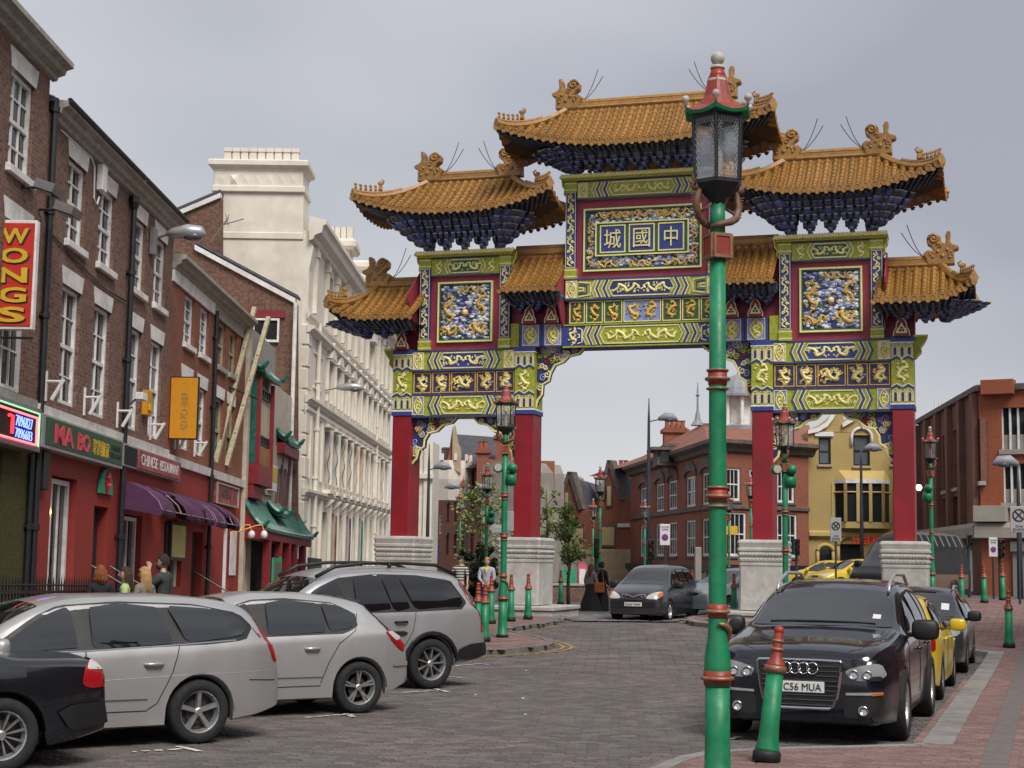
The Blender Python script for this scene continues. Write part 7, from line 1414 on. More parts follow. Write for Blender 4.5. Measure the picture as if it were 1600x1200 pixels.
# ---- gabled brick pair further left
GB = thing('gabled_building', 'red brick building with two gables, boarded windows and buff ground floor', 'building', at(920, 890, 112)); gf = fframe(868, 116, 990, 112)
def gpoly(fr, par, pts, m, th, name): mb = MB(fr.M); mb.prism([(*(lambda q: (q[0], 0, q[1]))(fr.px(x, y)),) for x, y in pts], (0, -th, 0)); return mb.build(name, m, par, fix=True)
gpoly(gf, GB, [(870, 862), (870, 800), (876, 790), (891, 741), (908, 795), (935, 800), (940, 780), (953, 724), (972, 778), (972, 862)], 'brick_far', .5, 'wall'); gpoly(gf, GB, [(972, 862), (972, 778), (990, 782), (990, 862)], 'brick_far', .5, 'side_wall')
for pts in (((888, 737), (895, 737), (912, 795), (906, 797)), ((950, 719), (957, 719), (976, 780), (969, 782)), ((888, 737), (893, 738), (876, 795), (871, 795)), ((950, 719), (955, 720), (940, 785), (935, 785))): mb = MB(gf.M); mb.prism([(gf.px(*q)[0], .15, gf.px(*q)[1]) for q in pts], (0, -.7, 0)); mb.build('gable_coping', 'stone_sooty', GB, fix=True)
for ap, e in (((892, 740), (908, 797)), ((954, 722), (974, 780))):
    A_ = gf.pt(gf.px(*ap)[0], -.5, gf.px(*ap)[1]-.3); E_ = gf.pt(gf.px(*e)[0], -.5, gf.px(*e)[1]-.2); bk = V((2.4, 10, 0)); mb = MB(); mb.add([A_, E_, E_+bk+V((1.5, 0, 0)), A_+bk, E_-V((2*(E_.x-A_.x), 0, 0)), E_-V((2*(E_.x-A_.x), 0, 0))+bk], [(0, 1, 2, 3), (0, 3, 5, 4)]); mb.build('roof', 'slate_tiles', GB)
for x0, y0, x1, y1, m in ((884, 770, 889, 790, 'board_yellow'), (950, 760, 956, 790, 'board_yellow'), (942, 824, 961, 852, 'board_yellow'), (880, 826, 912, 856, 'board_yellow')): o = fr_rect(gf, x0, y0, x1, y1); panel(gf, GB, o[0]-.12, o[1]+.12, 0, .1, o[2]-.12, o[3]+.12, 'window_surround', 'stone_sooty'); panel(gf, GB, o[0], o[1], .1, .13, o[2], o[3], 'boarded_window', m)
o = fr_rect(gf, 868, 858, 992, 900); panel(gf, GB, o[0], o[1], -1, .3, -.6, o[3], 'ground_floor', 'stone_buff'); o = fr_rect(gf, 967, 818, 985, 824); panel(gf, GB, o[0], o[1], 0, .2, o[2], o[3], 'street_nameplate', 'white_paint')
letters('lettering', 'LIVERMORE', 'stone_sooty', GB, gf, gf.px(902, 866)[0], gf.px(930, 866)[0], gf.px(915, 869)[1], gf.px(915, 865)[1], .31, .01, .01); brick_stack(GB, 966, 984, 729, 745, 118, 2)
# ---- yellow brick building
YB = thing('yellow_building', 'yellow brick building with white ogee parapet, arched window and bay window', 'building', at(1330, 895, 88.4)); yf = fframe(1264, 88.5, 1420, 88.3)
Pz = lambda x, y: (yf.px(x, y)[0], yf.px(x, y)[1])
oy = [fr_rect(yf, 1279, 684, 1298, 726), fr_rect(yf, 1333, 680, 1359, 728), fr_rect(yf, 1391, 684, 1410, 726), fr_rect(yf, 1304, 758, 1389, 815), fr_rect(yf, 1279, 858, 1300, 890), fr_rect(yf, 1312, 850, 1345, 890)]
wall(yf, 0, yf.len, -.5, Pz(1340, 675)[1], oy, 'brick_yellow', YB, 6, .25); gpoly(yf, YB, [(1264, 676), (1262, 672), (1280, 664), (1295, 652), (1306, 640), (1318, 640), (1318, 655), (1322, 655), (1338, 645), (1366, 645), (1382, 655), (1384, 640), (1398, 640), (1410, 655), (1424, 664), (1424, 676)], 'brick_yellow', .5, 'parapet')
for s in (0, 1):
    q = [(1262, 672), (1278, 668), (1290, 660), (1298, 648), (1306, 640), (1306, 646), (1301, 655), (1292, 667), (1278, 675), (1262, 678)] if s == 0 else [(1315, 662), (1330, 651), (1336, 646), (1342, 648), (1334, 658), (1316, 668)]
    for mir in (0, 1): mb = MB(yf.M); mb.prism([(Pz((1698-x*1) if 0 else (x if not mir else 2*1346-x), y)[0], .02, Pz(x, y)[1]) for x, y in q], (0, .18, 0)); mb.build('white_scroll', 'white_trim', YB, fix=True)
for o in oy[:3]: sash(yf, YB, *o, c=-.2, bars=(1, 1), m='black_iron', g='window_glass_pale', t=.09, sill=.12, sillm='stone_buff')
for x0, x1 in ((1273, 1302),): o = fr_rect(yf, x0, 675, x1, 682); panel(yf, YB, o[0], o[1], 0, .12, o[2], o[3], 'white_head', 'white_trim')
a, z = Pz(1346, 683); w_ = .45; mb = MB(yf.M); arc = [(a+w_*1.25*math.cos(t), z+.0+w_*1.15*math.sin(t)) for t in [PI*k/12 for k in range(13)]]; arc = [(arc[0][0], z-.5)]+arc+[(arc[-1][0], z-.5)]; mb.tube([(x, .06, y) for x, y in arc], .09, 6); mb.tube([(a, .06, z+w_*1.1), (a, .06, z+w_*1.7), (a, .06, z+w_*2.0)], [.12, .07, .03], 6); mb.build('ogee_hood', 'white_trim', YB, smooth=True)
b0, b1, bz0, bz1 = fr_rect(yf, 1302, 756, 1391, 816); mb = MB(yf.M); dp = .7; pl = [(b0, 0), (b0+.55, dp), (b1-.55, dp), (b1, 0)]
mb.prism([(x, c_, bz0-.35) for x, c_ in pl], (0, 0, .35)); mb.build('bay_base', 'yellow_trim', YB, fix=True); mb = MB(yf.M); mb.prism([(x, c_*1.1, bz1) for x, c_ in pl], (0, 0, .22)); mb.build('bay_head', 'white_trim', YB, fix=True); mb = MB(yf.M); mb.add([(x, c_*1.1, bz1+.22) for x, c_ in pl]+[(b0+.3, 0, bz1+.75), (b1-.3, 0, bz1+.75)], [(0, 1, 4), (1, 2, 5, 4), (2, 3, 5)]); mb.build('bay_roof', 'yellow_trim', YB)
mb = MB(yf.M); mb.add([(x, c_-.06, zz) for x, c_ in pl for zz in (bz0, bz1)], [(0, 2, 3, 1), (2, 4, 5, 3), (4, 6, 7, 5)]); mb.build('bay_glass', 'window_glass', YB)
for i in range(3):
    (xa, ca), (xb, cb) = pl[i], pl[i+1]; n_ = 3 if i == 1 else 1
    for k in range(n_+1): x, c_ = xa+(xb-xa)*k/n_, ca+(cb-ca)*k/n_; mb = MB(yf.M); mb.box(x-.09, x+.09, c_-.08, c_+.05, bz0, bz1); mb.build('bay_mullion', 'yellow_trim', YB)
    mb = MB(yf.M); zt_ = bz1-.5; mb.tube([(xa, ca, zt_), (xb, cb, zt_)], .05, 4); mb.build('bay_transom', 'yellow_trim', YB)
extrude(yf, YB, 0, yf.len, [(0, bz0-.9), (.25, bz0-.8), (.25, bz0-.6), (0, bz0-.5)], 'string_course', 'yellow_trim')
for o in oy[4:]:
    a = (o[0]+o[1])/2; hw = (o[1]-o[0])/2; panel(yf, YB, o[0], o[1], -.25, -.2, o[2], o[3], 'arch_glass', 'window_glass'); mb = MB(yf.M); mb.tube([(a+hw*1.15*math.cos(t), .05, o[3]-.1+hw*.9*math.sin(t)) for t in [PI*k/12 for k in range(13)]], .12, 6); mb.tube([(a-hw*1.15, .05, o[2]), (a-hw*1.15, .05, o[3])], .1, 6); mb.tube([(a+hw*1.15, .05, o[2]), (a+hw*1.15, .05, o[3])], .1, 6); mb.build('arch_moulding', 'yellow_trim', YB, smooth=True)
letters('lit_lettering', 'YUET BEN', 'sign_glow_red', YB, yf, Pz(1330, 845)[0], Pz(1385, 845)[0], Pz(1340, 850)[1], Pz(1340, 839)[1], .1, .02, .03)
# ---- orange brick block on the right
OB = thing('brick_block', 'orange red brick warehouse block with concrete band and roller shutters', 'building', at(1540, 900, 70)); o1 = fframe(1438, 87, 1534, 70); o2 = fframe(1534, 70, 1680, 68); TP = 9.75
brick('brick_sooty', ((.20, .092, .070), (.155, .076, .06), (.24, .105, .078)), (.18, .14, .12), R(40), da=.5, dirt=(.06, .04, .035), bump=.3)
w1 = [(lambda a: (a-.6, a+.6, 5.6, 8.4))(o1.px(x, 700)[0]) for x in (1476, 1493, 1528)]; w1b = [(lambda a: (a-.7, a+.7, 3.6, 5.2))(o1.px(x, 760)[0]) for x in (1476, 1493)]
wall(o1, 0, o1.len, -.5, TP, w1+w1b, 'brick_sooty', OB, 5, .3)
w2 = [fr_rect(o2, 1564, 636, 1640, 702), fr_rect(o2, 1567, 724, 1640, 786)]; wall(o2, 0, o2.len, -.5, TP, w2, 'brick_orange', OB, 5, .3)
for o, m in zip(w1, ('board_yellow', 'board_yellow', 'window_glass')): panel(o1, OB, *o[:2], -.3, -.26, o[2], o[3], 'window', 'render_grey' if m == 'board_yellow' and o is w1[0] else m); panel(o1, OB, o[0]-.1, o[1]+.1, -.2, .12, o[2]-.18, o[2], 'sill', 'concrete')
for o in w1b: panel(o1, OB, *o[:2], -.3, -.2, o[2], o[3], 'bricked_window', 'brick_sooty')
for k in range(6): a = .4+k*(o1.len-.9)/5; panel(o1, OB, a-.3, a+.3, 0, .28, 3.3, TP-.2, 'pilaster', 'brick_sooty')
for o in w2:
    panel(o2, OB, *o[:2], -.3, -.26, o[2], o[3], 'window', 'window_glass'); zc_ = o[2]+(o[3]-o[2])*.36; panel(o2, OB, o[0], o[1], -.26, -.2, o[2], zc_, 'spandrel_panel', 'render_grey')
    for k in range(7): x = o[0]+(o[1]-o[0])*k/6; panel(o2, OB, x-.04, x+.04, -.26, -.12, o[2], o[3], 'mullion', 'white_trim', .004)
    panel(o2, OB, o[0]-.1, o[1]+.1, -.2, .15, o[2]-.22, o[2], 'sill', 'concrete')
for fr in (o1, o2): extrude(fr, OB, -.1, fr.len+.1, [(0, TP-.1), (.2, TP-.1), (.2, TP+.15), (0, TP+.2)], 'coping', 'stone_sooty'); extrude(fr, OB, -.2, fr.len+.2, [(0, 3.05), (.45, 3.1), (.45, 3.55), (.3, 3.75), (0, 3.8)], 'concrete_band', 'concrete')
panel(o2, OB, .2, 1.6, -.2, .5, TP-.3, TP+.35, 'parapet_block', 'brick_orange'); panel(o2, OB, -.2, 1.2, 0, .6, 3.8, 4.5, 'band_block', 'concrete')
for fr, x0, x1, y0, y1 in ((o2, 1583, 1660, 825, 920), (o1, 1440, 1495, 830, 900)): a0 = fr.px(x0, 870)[0]; a1 = fr.px(x1, 870)[0]; panel(fr, OB, a0, a1, 0, .15, .3, 2.55, 'roller_shutter', 'shutter_grey'); panel(fr, OB, a0-.05, a1+.05, 0, .3, 2.5, 2.95, 'shutter_box', 'grey_metal')
a0, a1, z0, z1 = fr_rect(o2, 1538, 860, 1562, 925); panel(o2, OB, a0-1.6, a1-1.2, 0, .12, z0, z1, 'roller_shutter', 'shutter_grey')
for x in (1461, 1467, 1472, 1482): p = at(x, 655, 84); q = at(x, 625, 84); t = thing('roof_pole', 'thin pale pole on the roof edge of the brick warehouse', 'pole', p, group='poles on the warehouse roof'); mb = MB(); mb.tube([p-V((0, 0, .6)), q], .03, 5); mb.build('shaft', 'white_trim', t)
# ---- left background
CB_ = thing('white_house', 'narrow cream building end just right of the left gate pillar', 'building', at(668, 880, 92)); cf = fframe(640, 92.1, 673, 92)
wall(cf, 0, cf.len, -.5, cf.px(660, 690)[1], [], 'white_stucco', CB_, 3); panel(cf, CB_, -.1, cf.len+.1, 0, .3, cf.px(660, 748)[1], cf.px(660, 740)[1], 'string_course', 'white_stucco'); panel(cf, CB_, cf.len-.5, cf.len-.2, 0, .15, 1.5, cf.px(660, 690)[1], 'pilaster', 'white_stucco')
o = fr_rect(cf, 663, 762, 669, 800); panel(cf, CB_, o[0], o[1], 0, .03, o[2], o[3], 'window', 'window_glass')
FB = thing('far_building', 'far brick building with slate roof, stone turret and large blank rendered side wall', 'building', at(740, 890, 108)); ff = fframe(673, 126, 752, 106); fg = fframe(752, 106, 812, 104)
wl_ = [(lambda a: (a-.5, a+.5, z, z+1.4))(ff.px(x, 800)[0]) for x in (700, 712, 724, 738) for z in (2.2, 4.6, 6.6)]
wall(ff, 6, ff.len, -.5, 8.6, wl_, 'brick_far', FB, 5, .3)
for o in wl_: panel(ff, FB, *o[:2], -.3, -.26, o[2], o[3], 'window', 'window_glass'); panel(ff, FB, o[0]-.2, o[1]+.2, 0, .15, o[3], o[3]+.25, 'window_head', 'stone_sooty')
wall(ff, 0, 6, -.5, 6.6, [(1, 2, 3.8, 5.2), (3.2, 4.6, 3.8, 5.2)], 'brick_far', FB, 5, .3); sash(ff, FB, 1, 2, 3.8, 5.2, bars=(2, 2)); sash(ff, FB, 3.2, 4.6, 3.8, 5.2, bars=(3, 2))
gpoly(fg, FB, [(752, 910), (752, 727), (775, 722), (806, 720), (812, 735), (812, 910)], 'render_grey', 5, 'rendered_wall')
mb = MB(); rp_ = [at(706, 678, 112), at(776, 683, 116), at(776, 730, 107), at(716, 732, 107)]; mb.prism(rp_, (0, .5, 0)); mb.build('roof', 'slate_tiles', FB, fix=True)
gp = [at(x, y, 106.6) for x, y in ((707, 732), (707, 668), (711, 664), (715, 690), (720, 700), (720, 740))]; mb = MB(); mb.prism(gp, (0, 2, 0)); mb.build('gable_coping', 'stone_buff', FB, fix=True)
gp = [at(x, y, 106.9) for x, y in ((692, 745), (700, 715), (707, 668), (722, 720), (726, 760), (692, 760))]; mb = MB(); mb.prism(gp, (0, 1, 0)); mb.build('gable_wall', 'brick_far', FB, fix=True)
brick_stack(FB, 745, 764, 700, 722, 106, 2); brick_stack(FB, 774, 800, 678, 715, 108, 2)
p = at(702, 755, 108); mb = MB(); mb.lathe([(1.1, -1.2), (1.5, .2), (1.55, 1.0), (1.5, 1.5)], 8, p); tu = mb.build('turret_balcony', 'white_stucco', FB); mb = MB()
for k in range(10): a = 2*PI*k/10; mb.box(p.x+1.45*math.cos(a)-.1, p.x+1.45*math.cos(a)+.1, p.y+1.45*math.sin(a)-.1, p.y+1.45*math.sin(a)+.1, p.z+1.5, p.z+1.95)
mb.build('crenels', 'white_stucco', FB); mb = MB(); q = at(696, 735, 109); mb.lathe([(.55, -1), (.5, .3), (.35, .6), (.3, 1.4), (.34, 1.5), (.25, 1.6)], 8, q); mb.build('turret_cap', 'stone_sooty', FB)
LW = thing('white_house', 'long low white painted building behind the young trees', 'building', at(840, 890, 118)); lf = fframe(806, 120, 872, 118); wall(lf, 0, lf.len, -.5, lf.px(840, 800)[1], [], 'white_paint', LW, 4); o = fr_rect(lf, 815, 850, 860, 870); panel(lf, LW, *o[:2], 0, .1, o[2], o[3], 'window_band', 'window_glass')
GH = thing('grey_house', 'grey rendered house end rising right of the second gate pillar', 'building', at(848, 890, 122)); gpoly(fframe(843, 122, 860, 121), GH, [(840, 900), (840, 738), (852, 744), (852, 900)], 'render_grey', 4, 'wall')
# low walls, phone boxes and stall awnings under the trees
t = thing('telephone_kiosk', 'rounded grey telephone kiosk beyond the low wall', 'kiosk', ground(880, 930)); p = at(880, 885, 75)
for k, (x, m, l) in enumerate(((880, 'grey_metal', None), (895, 'grey_metal', 'rounded grey kiosk next to the telephone kiosk'), (910, 'pink_shop', 'red hooped kiosk canopy behind the crossing women'))):
    if k: t = thing('telephone_kiosk', l, 'kiosk', at(x, 912, 75))
    else: t.location = at(x, 912, 75); MW[t] = Matrix.Translation(t.location)
    a, b = at(x-7, 912, 75), at(x+7, 876, 75); mb = MB(); mb.prism([(a.x, 75, a.z-.6), (b.x, 75, a.z-.6), (b.x, 75, b.z-.35)]+[((a.x+b.x)/2+(b.x-a.x)/2*math.cos(q), 75, b.z-.35+.35*math.sin(q)) for q in [PI*j/8 for j in range(1, 8)]]+[(a.x, 75, b.z-.35)], (0, .5, 0)); mb.build('hood', m, t, fix=True)
    mb = MB(); mb.box(a.x+.06, b.x-.06, 74.96, 75, a.z-.5, b.z-.4); mb.build('front', 'plaque_green' if k < 2 else 'letter_white', t)
lw = thing('planter_wall', 'low dark brick planter wall behind the gate', 'wall', at(900, 930, 66)); a, b = at(858, 938, 66), at(960, 925, 66); mb = MB(); mb.bbox(a.x, b.x, 65.6, 66.2, -.2, .75, .02); mb.build('wall', 'brick_dark', lw, fix=True); mb = MB(); mb.bbox(a.x-.05, b.x+.05, 65.55, 66.25, .76, .86, .02); mb.build('coping', 'concrete', lw, fix=True)
bus = thing('parked_bus', 'dark blue and white vehicle far down the side street', 'van', at(675, 890, 100)); a, b = at(670, 888, 100), at(681, 848, 100); mb = MB(); mb.bbox(a.x, b.x, 100, 105, a.z, b.z, .1); mb.build('body', 'banner_purple' if 0 else 'gate_blue', bus, fix=True); mb = MB(); mb.box(a.x+.05, b.x-.05, 99.97, 100, b.z-.5, b.z-.15); mb.build('destination_panel', 'white_trim', bus); mb = MB(); mb.box(a.x+.05, b.x-.05, 99.97, 100, a.z+.5, b.z-.6); mb.build('windscreen', 'car_glass', bus)
for sx in (a.x+.15, b.x-.15): mb = MB(); mb.lathe([(.3, -.1), (.3, .1)], 12, (sx, 100.4, a.z), 'X'); mb.build('wheel', 'tyre', bus)
# a plain terrace closes the view behind everything
for k, (x0, x1, yt, Y) in enumerate(((806, 985, 812, 150), (1255, 1270, 760, 95), (1400, 1445, 800, 120))):
    f_ = fframe(x0, Y, x1, Y); t = thing('far_terrace', ('distant low terrace closing the view behind the young trees', 'narrow dark wall between the red and yellow buildings', 'distant low wall beyond the dark van')[k], 'building', at((x0+x1)/2, 890, Y)); wall(f_, 0, f_.len, -.5, f_.px((x0+x1)/2, yt)[1], [], ('render_grey', 'brick_sooty', 'render_grey')[k], t, 4)
# ================================================================== lamps, bollards, signs, trees
k_ = NT('post_green'); _c = k_.ramp(k_.noise(5, 6, rough=.65), [(.3, (.006, .15, .062)), (.55, (.008, .205, .085)), (.75, (.02, .25, .115))]); _c = k_.mix(k_.ramp(k_.noise(38, 5, rough=.7), [(.66, (0, 0, 0)), (.71, (1, 1, 1))]), _c, (.05, .04, .03)); _c = k_.mix(k_.ramp(k_.noise(9, 7, rough=.75), [(.52, (0, 0, 0)), (.78, (.6, .6, .6))]), _c, (.03, .08, .05)); k_.set(col=_c, rough=k_.ramp(k_.noise(11, 4), [(.3, (.3,)*3), (.7, (.62,)*3)])); k_.bump(k_.noise(22, 5), .18, .01); mat('post_red', (.30, .035, .022), .45, var=.2, sc=14, dirt=(.16, .04, .025), dsc=6); mat('post_bronze', (.27, .135, .075), .42, metal=.25, var=.25, sc=18)
mat('lamp_black', (.014, .018, .022), .4, var=.2, sc=12); mat('finial_pale', (.42, .40, .34), .5, var=.2, sc=20); mat('rust_dragon', (.16, .082, .048), .6, var=.3, sc=20); mat('base_black', (.014, .014, .015), .6, var=.3, sc=12)
k_ = NT('lantern_glass'); k_.set(col=(.75, .8, .85), rough=.08, trans=.92, ior=1.2, alpha=.35)
k_ = NT('fretwork'); k_.set(col=(.36, .36, .38), rough=.5)
def lamp_post(label, detail=False):
    t = thing('lantern_post', label, 'lamp post', group='green lantern posts'); N = 20 if detail else 10
    mb = MB(); mb.lathe([(.125, 0), (.125, .07), (.105, .09), (.098, .4), (.096, .78)], N); base = mb.build('post_base', 'post_green', t, True, world=False)
    mb = MB(); mb.lathe([(.132, 0), (.132, .06), (.12, .075)], N); mb.build('foot', 'base_black', t, True, world=False)
    mb = MB(); mb.lathe([(.102, .78), (.105, .92), (.098, 1.02), (.078, 1.14), (.070, 1.28), (.068, 3.0), (.064, 4.05)], N); mb.build('shaft', 'post_green', t, True, world=False)
    mb = MB(); mb.lathe([(.062, 4.2), (.06, 4.45)], N); mb.build('neck', 'post_green', t, True, world=False)
    for z, r in ((.84, .105), (1.33, .072), (2.19, .072), (3.08, .071)):
        mb = MB(); mb.lathe([(r+.004, z-.045), (r+.006, z+.055)], N); mb.build('red_band', 'post_red', t, True, world=False)
        for dz, k in (((.0, .024),) if z in (.84, 1.33) else ((-.075, .016), (0, .026), (.065, .016))): mb = MB(); mb.lathe([(r-.01, z+dz-k*.75), (r+k*.9, z+dz-k*.5), (r+k*1.25, z+dz), (r+k*.9, z+dz+k*.5), (r-.01, z+dz+k*.75)], N); mb.build('ring', 'post_bronze', t, True, world=False)
    mb = MB(); mb.bbox(-.085, .085, -.085, .085, 4.0, 4.2, .01); mb.build('name_block', 'post_bronze', t, world=False)
    for s in range(4):
        a = s*PI/2; mb = MB(Matrix.Rotation(a, 4, 'Z')); mb.box(-.06, .06, -.09, -.084, 4.03, 4.17); mb.build('red_panel', 'post_red', t, world=False)
        mb = MB(Matrix.Rotation(a, 4, 'Z')); 
        for q in ((-.078, .078, 4.17, 4.195), (-.078, .078, 4.005, 4.03), (-.08, -.06, 4.03, 4.17), (.06, .08, 4.03, 4.17)): mb.box(q[0], q[1], -.098, -.085, q[2], q[3])
        mb.build('panel_rim', 'post_bronze', t, world=False)
    # coiled dragons holding up the lantern, and the lizard round the shaft
    for s in (0, 1):
        mb = MB(Matrix.Rotation(PI*s, 4, 'Z')); P = [(.06*math.cos(q), .06*math.sin(q), 4.24+.015*q) for q in (-1, 0, 1)]; P = [(-.075, -.03, 4.25), (0, -.085, 4.27), (.08, -.07, 4.29), (.155, -.02, 4.33), (.19, 0, 4.42), (.165, 0, 4.52), (.14, 0, 4.57)]; mb.tube(P, [.016, .026, .03, .032, .032, .028, .02], 7); mb.ball((.20, 0, 4.56), .035, 8, 5, (1.3, .7, 1)); mb.tube([(.2, 0, 4.56), (.26, 0, 4.60)], [.02, .008], 5); mb.tube([(.21, .03, 4.57), (.25, .05, 4.64)], [.012, .004], 4); mb.tube([(.15, -.02, 4.36), (.08, .04, 4.42), (.06, .0, 4.45)], .012, 5)
        if detail:
            for k in range(8): f = k/7; mb.tube([(.17+.03*f, -.01, 4.34+.15*f), (.215+.02*f, -.01, 4.345+.16*f)], [.01, .002], 4)
        mb.build('dragon_bracket', 'rust_dragon', t, True, world=False)
    mb = MB(); P = []; rr = []
    for k in range(22): f = k/21; a = -2.0+f*4.4; P.append(((.082+.01*(1-f))*math.cos(a), (.082+.01*(1-f))*math.sin(a), 1.24-.34*f**1.3+.03*math.sin(5*f))); rr.append(.012+.016*math.sin(PI*min(1, f*1.15)))
    mb.tube(P, rr, 6)
    for k in (4, 8, 14): p = V(P[k]); d = V((p.x, p.y, 0)).normalized(); mb.tube([p, p+V((-d.y, d.x, 0))*.03+V((0, 0, .05)), p+V((-d.y, d.x, 0))*.06+V((0, 0, .055))], [.012, .01, .006], 5)
    mb.build('lizard_relief', 'post_bronze', t, True, world=False)
    # lantern
    mb = MB(); mb.lathe([(.06, 4.42), (.09, 4.47), (.16, 4.53), (.205, 4.58), (.205, 4.61)], 6); mb.build('lantern_floor', 'lamp_black', t, world=False)
    hexp = [(math.cos(PI/3*k), math.sin(PI/3*k)) for k in range(6)]
    for k in range(6):
        x, y = hexp[k]; x2, y2 = hexp[(k+1) % 6]; mb = MB(); mb.tube([(.198*x, .198*y, 4.6), (.218*x, .218*y, 5.1)], .014, 6); mb.build('lantern_bar', 'lamp_black', t, world=False)
        mb = MB(); mb.add([(.19*x, .19*y, 4.6), (.19*x2, .19*y2, 4.6), (.21*x2, .21*y2, 5.1), (.21*x, .21*y, 5.1)], [(0, 1, 2, 3)]); mb.build('pane', 'lantern_glass', t, world=False)
        if detail:                                   # pierced fret in each pane: frame of little cells round an arched opening
            mb = MB(); A, B = V((.194*x, .194*y, 4.61)), V((.194*x2, .194*y2, 4.61)); Tt, Tu = V((.213*x, .213*y, 5.08)), V((.213*x2, .213*y2, 5.08))
            P = lambda u, v: (A.lerp(B, u)).lerp(Tt.lerp(Tu, u), v)
            for i in range(9):
                for j in range(19):
                    u, v = (i+.5*(j % 2))/8.5, j/18.5
                    edge = u < .12 or u > .88 or v > .88 or (v > .7 and abs(u-.5) > .2+.9*(.88-v)) or v < .04 or (v < .16 and abs(u-.5) > .3)
                    if edge and u < 1:
                        ww, hh = .05, .026; Q = [P(min(1, u+du), min(1, v+dv)) for du, dv in ((0, 0), (ww, hh*.6), (ww, hh*1.6), (0, hh*2.1), (-ww, hh*1.6), (-ww, hh*.6))]; mb.tube(Q+[Q[0]], .0028, 3, False)
            tag(mb.build('fretwork', 'fretwork', t, world=False), kind='stuff')
    mb = MB(); mb.lathe([(.225, 5.09), (.235, 5.12), (.2, 5.13)], 6); mb.build('lantern_head', 'lamp_black', t, world=False); mb = MB(); mb.lathe([(.03, 4.62), (.035, 4.8), (.02, 4.95)], 8); mb.build('lamp_tube', 'finial_pale', t, world=False)
    mb = MB(); n = 24; prof = [(.287, 5.128, .04), (.225, 5.17, .015), (.17, 5.20, .0), (.12, 5.28, 0), (.095, 5.38, 0), (.08, 5.44, 0)]; vs = []
    for r, z, up in prof:
        for k in range(n):
            a = 2*PI*k/n; f = abs(math.cos(3*a)); hexr = math.cos(PI/6)/max(.5, math.cos((a+PI/6) % (PI/3)-PI/6)) if 0 else 1; c6 = abs(((a/(PI/3)) % 1)-.5)*2; rr_ = r*(.90+.10*c6**1.5); vs.append((rr_*math.cos(a), rr_*math.sin(a), z+up*c6**2))
    mb.add(vs, [(i*n+k, i*n+(k+1) % n, (i+1)*n+(k+1) % n, (i+1)*n+k) for i in range(len(prof)-1) for k in range(n)]); mb.build('lantern_roof', 'post_red', t, world=False)
    mb = MB(); vs = []
    for r, z, up in ((.20, 5.11, 0), (.275, 5.105, .03), (.287, 5.128, .04)):
        for k in range(n): a = 2*PI*k/n; c6 = abs(((a/(PI/3)) % 1)-.5)*2; rr_ = r*(.90+.10*c6**1.5); vs.append((rr_*math.cos(a), rr_*math.sin(a), z+up*c6**2))
    mb.add(vs, [(i*n+k, i*n+(k+1) % n, (i+1)*n+(k+1) % n, (i+1)*n+k) for i in range(2) for k in range(n)]); mb.build('roof_edge', 'post_green', t, world=False)
    for k in range(6): x, y = hexp[k]; mb = MB(); mb.lathe([(.012, 0), (.012, .03), (.028, .045), (.033, .065), (.02, .088), (0, .092)], 8, (.285*x, .285*y, 5.17)); mb.build('corner_ball', 'finial_pale', t, True, world=False)
    mb = MB(); mb.lathe([(.082, 5.39), (.086, 5.40), (.086, 5.415), (.078, 5.42)], N); mb.lathe([(.055, 5.505), (.06, 5.51), (.055, 5.53)], N); mb.ball((0, 0, 5.59), .056, 14, 10); mb.build('finial', 'finial_pale', t, True, world=False); mb = MB(); mb.lathe([(.078, 5.41), (.05, 5.51)], N); mb.build('roof_collar', 'post_red', t, True, world=False)
    return t
PT = R(12)
lp0 = lamp_post('tall green lantern post in the foreground beside a leaning bollard', True); p = ground(1121, 1240, .12); _h = (at(1125, 80, p.y).z-p.z)/5.65; lp0.location = p; lp0.rotation_euler = (0, 0, R(20)); lp0.scale = (1.0, 1.0, _h)
lpB = lamp_post('green lantern post with a cluster of spotlights, standing among the bollards on the kerb island')
def put_lamp(t, x, ytop, Y, h=.12, rz=.4):
    p = at(x, ytop, Y); z0 = gz(p.x, p.y)+h; s = (p.z-z0)/5.65; t.location = (p.x, p.y, z0); t.rotation_euler = (0, 0, rz); t.scale = (s*.97, s*.97, s); return t
t = lpB; p = ground(785, 996, .12); t.location = p; t.scale = (1.0,)*3
for i, (x, yt, Y, l) in enumerate(((762, 723, 55, 'green lantern post with a round green spotlight beside the young tree'), (720, 763, 66, 'green lantern post in front of the brick turret building'), (938, 728, 55, 'green lantern post with traffic signal behind the crossing women'), (927, 779, 68, 'smaller green lantern post seen beside the crossing lantern'), (1008, 780, 68, 'green lantern post before the red corner building windows'), (1104, 820, 92, 'tiny far lantern post by the corner building shopfront'), (1226, 627, 33, 'green lantern post with spotlights in front of the inner right gate pillar'), (1173, 742, 76, 'far lantern post half hidden by the inner right gate pillar'), (1453, 666, 52, 'green lantern post with a lit floodlight right of the outer gate pillar'), (1139, 768, 72, 'far lantern post beside the yellow pub sign'))):
    c = copy_tree(lpB); put_lamp(c, x, yt, Y, rz=.3*i); tag(c, l, 'lamp post')
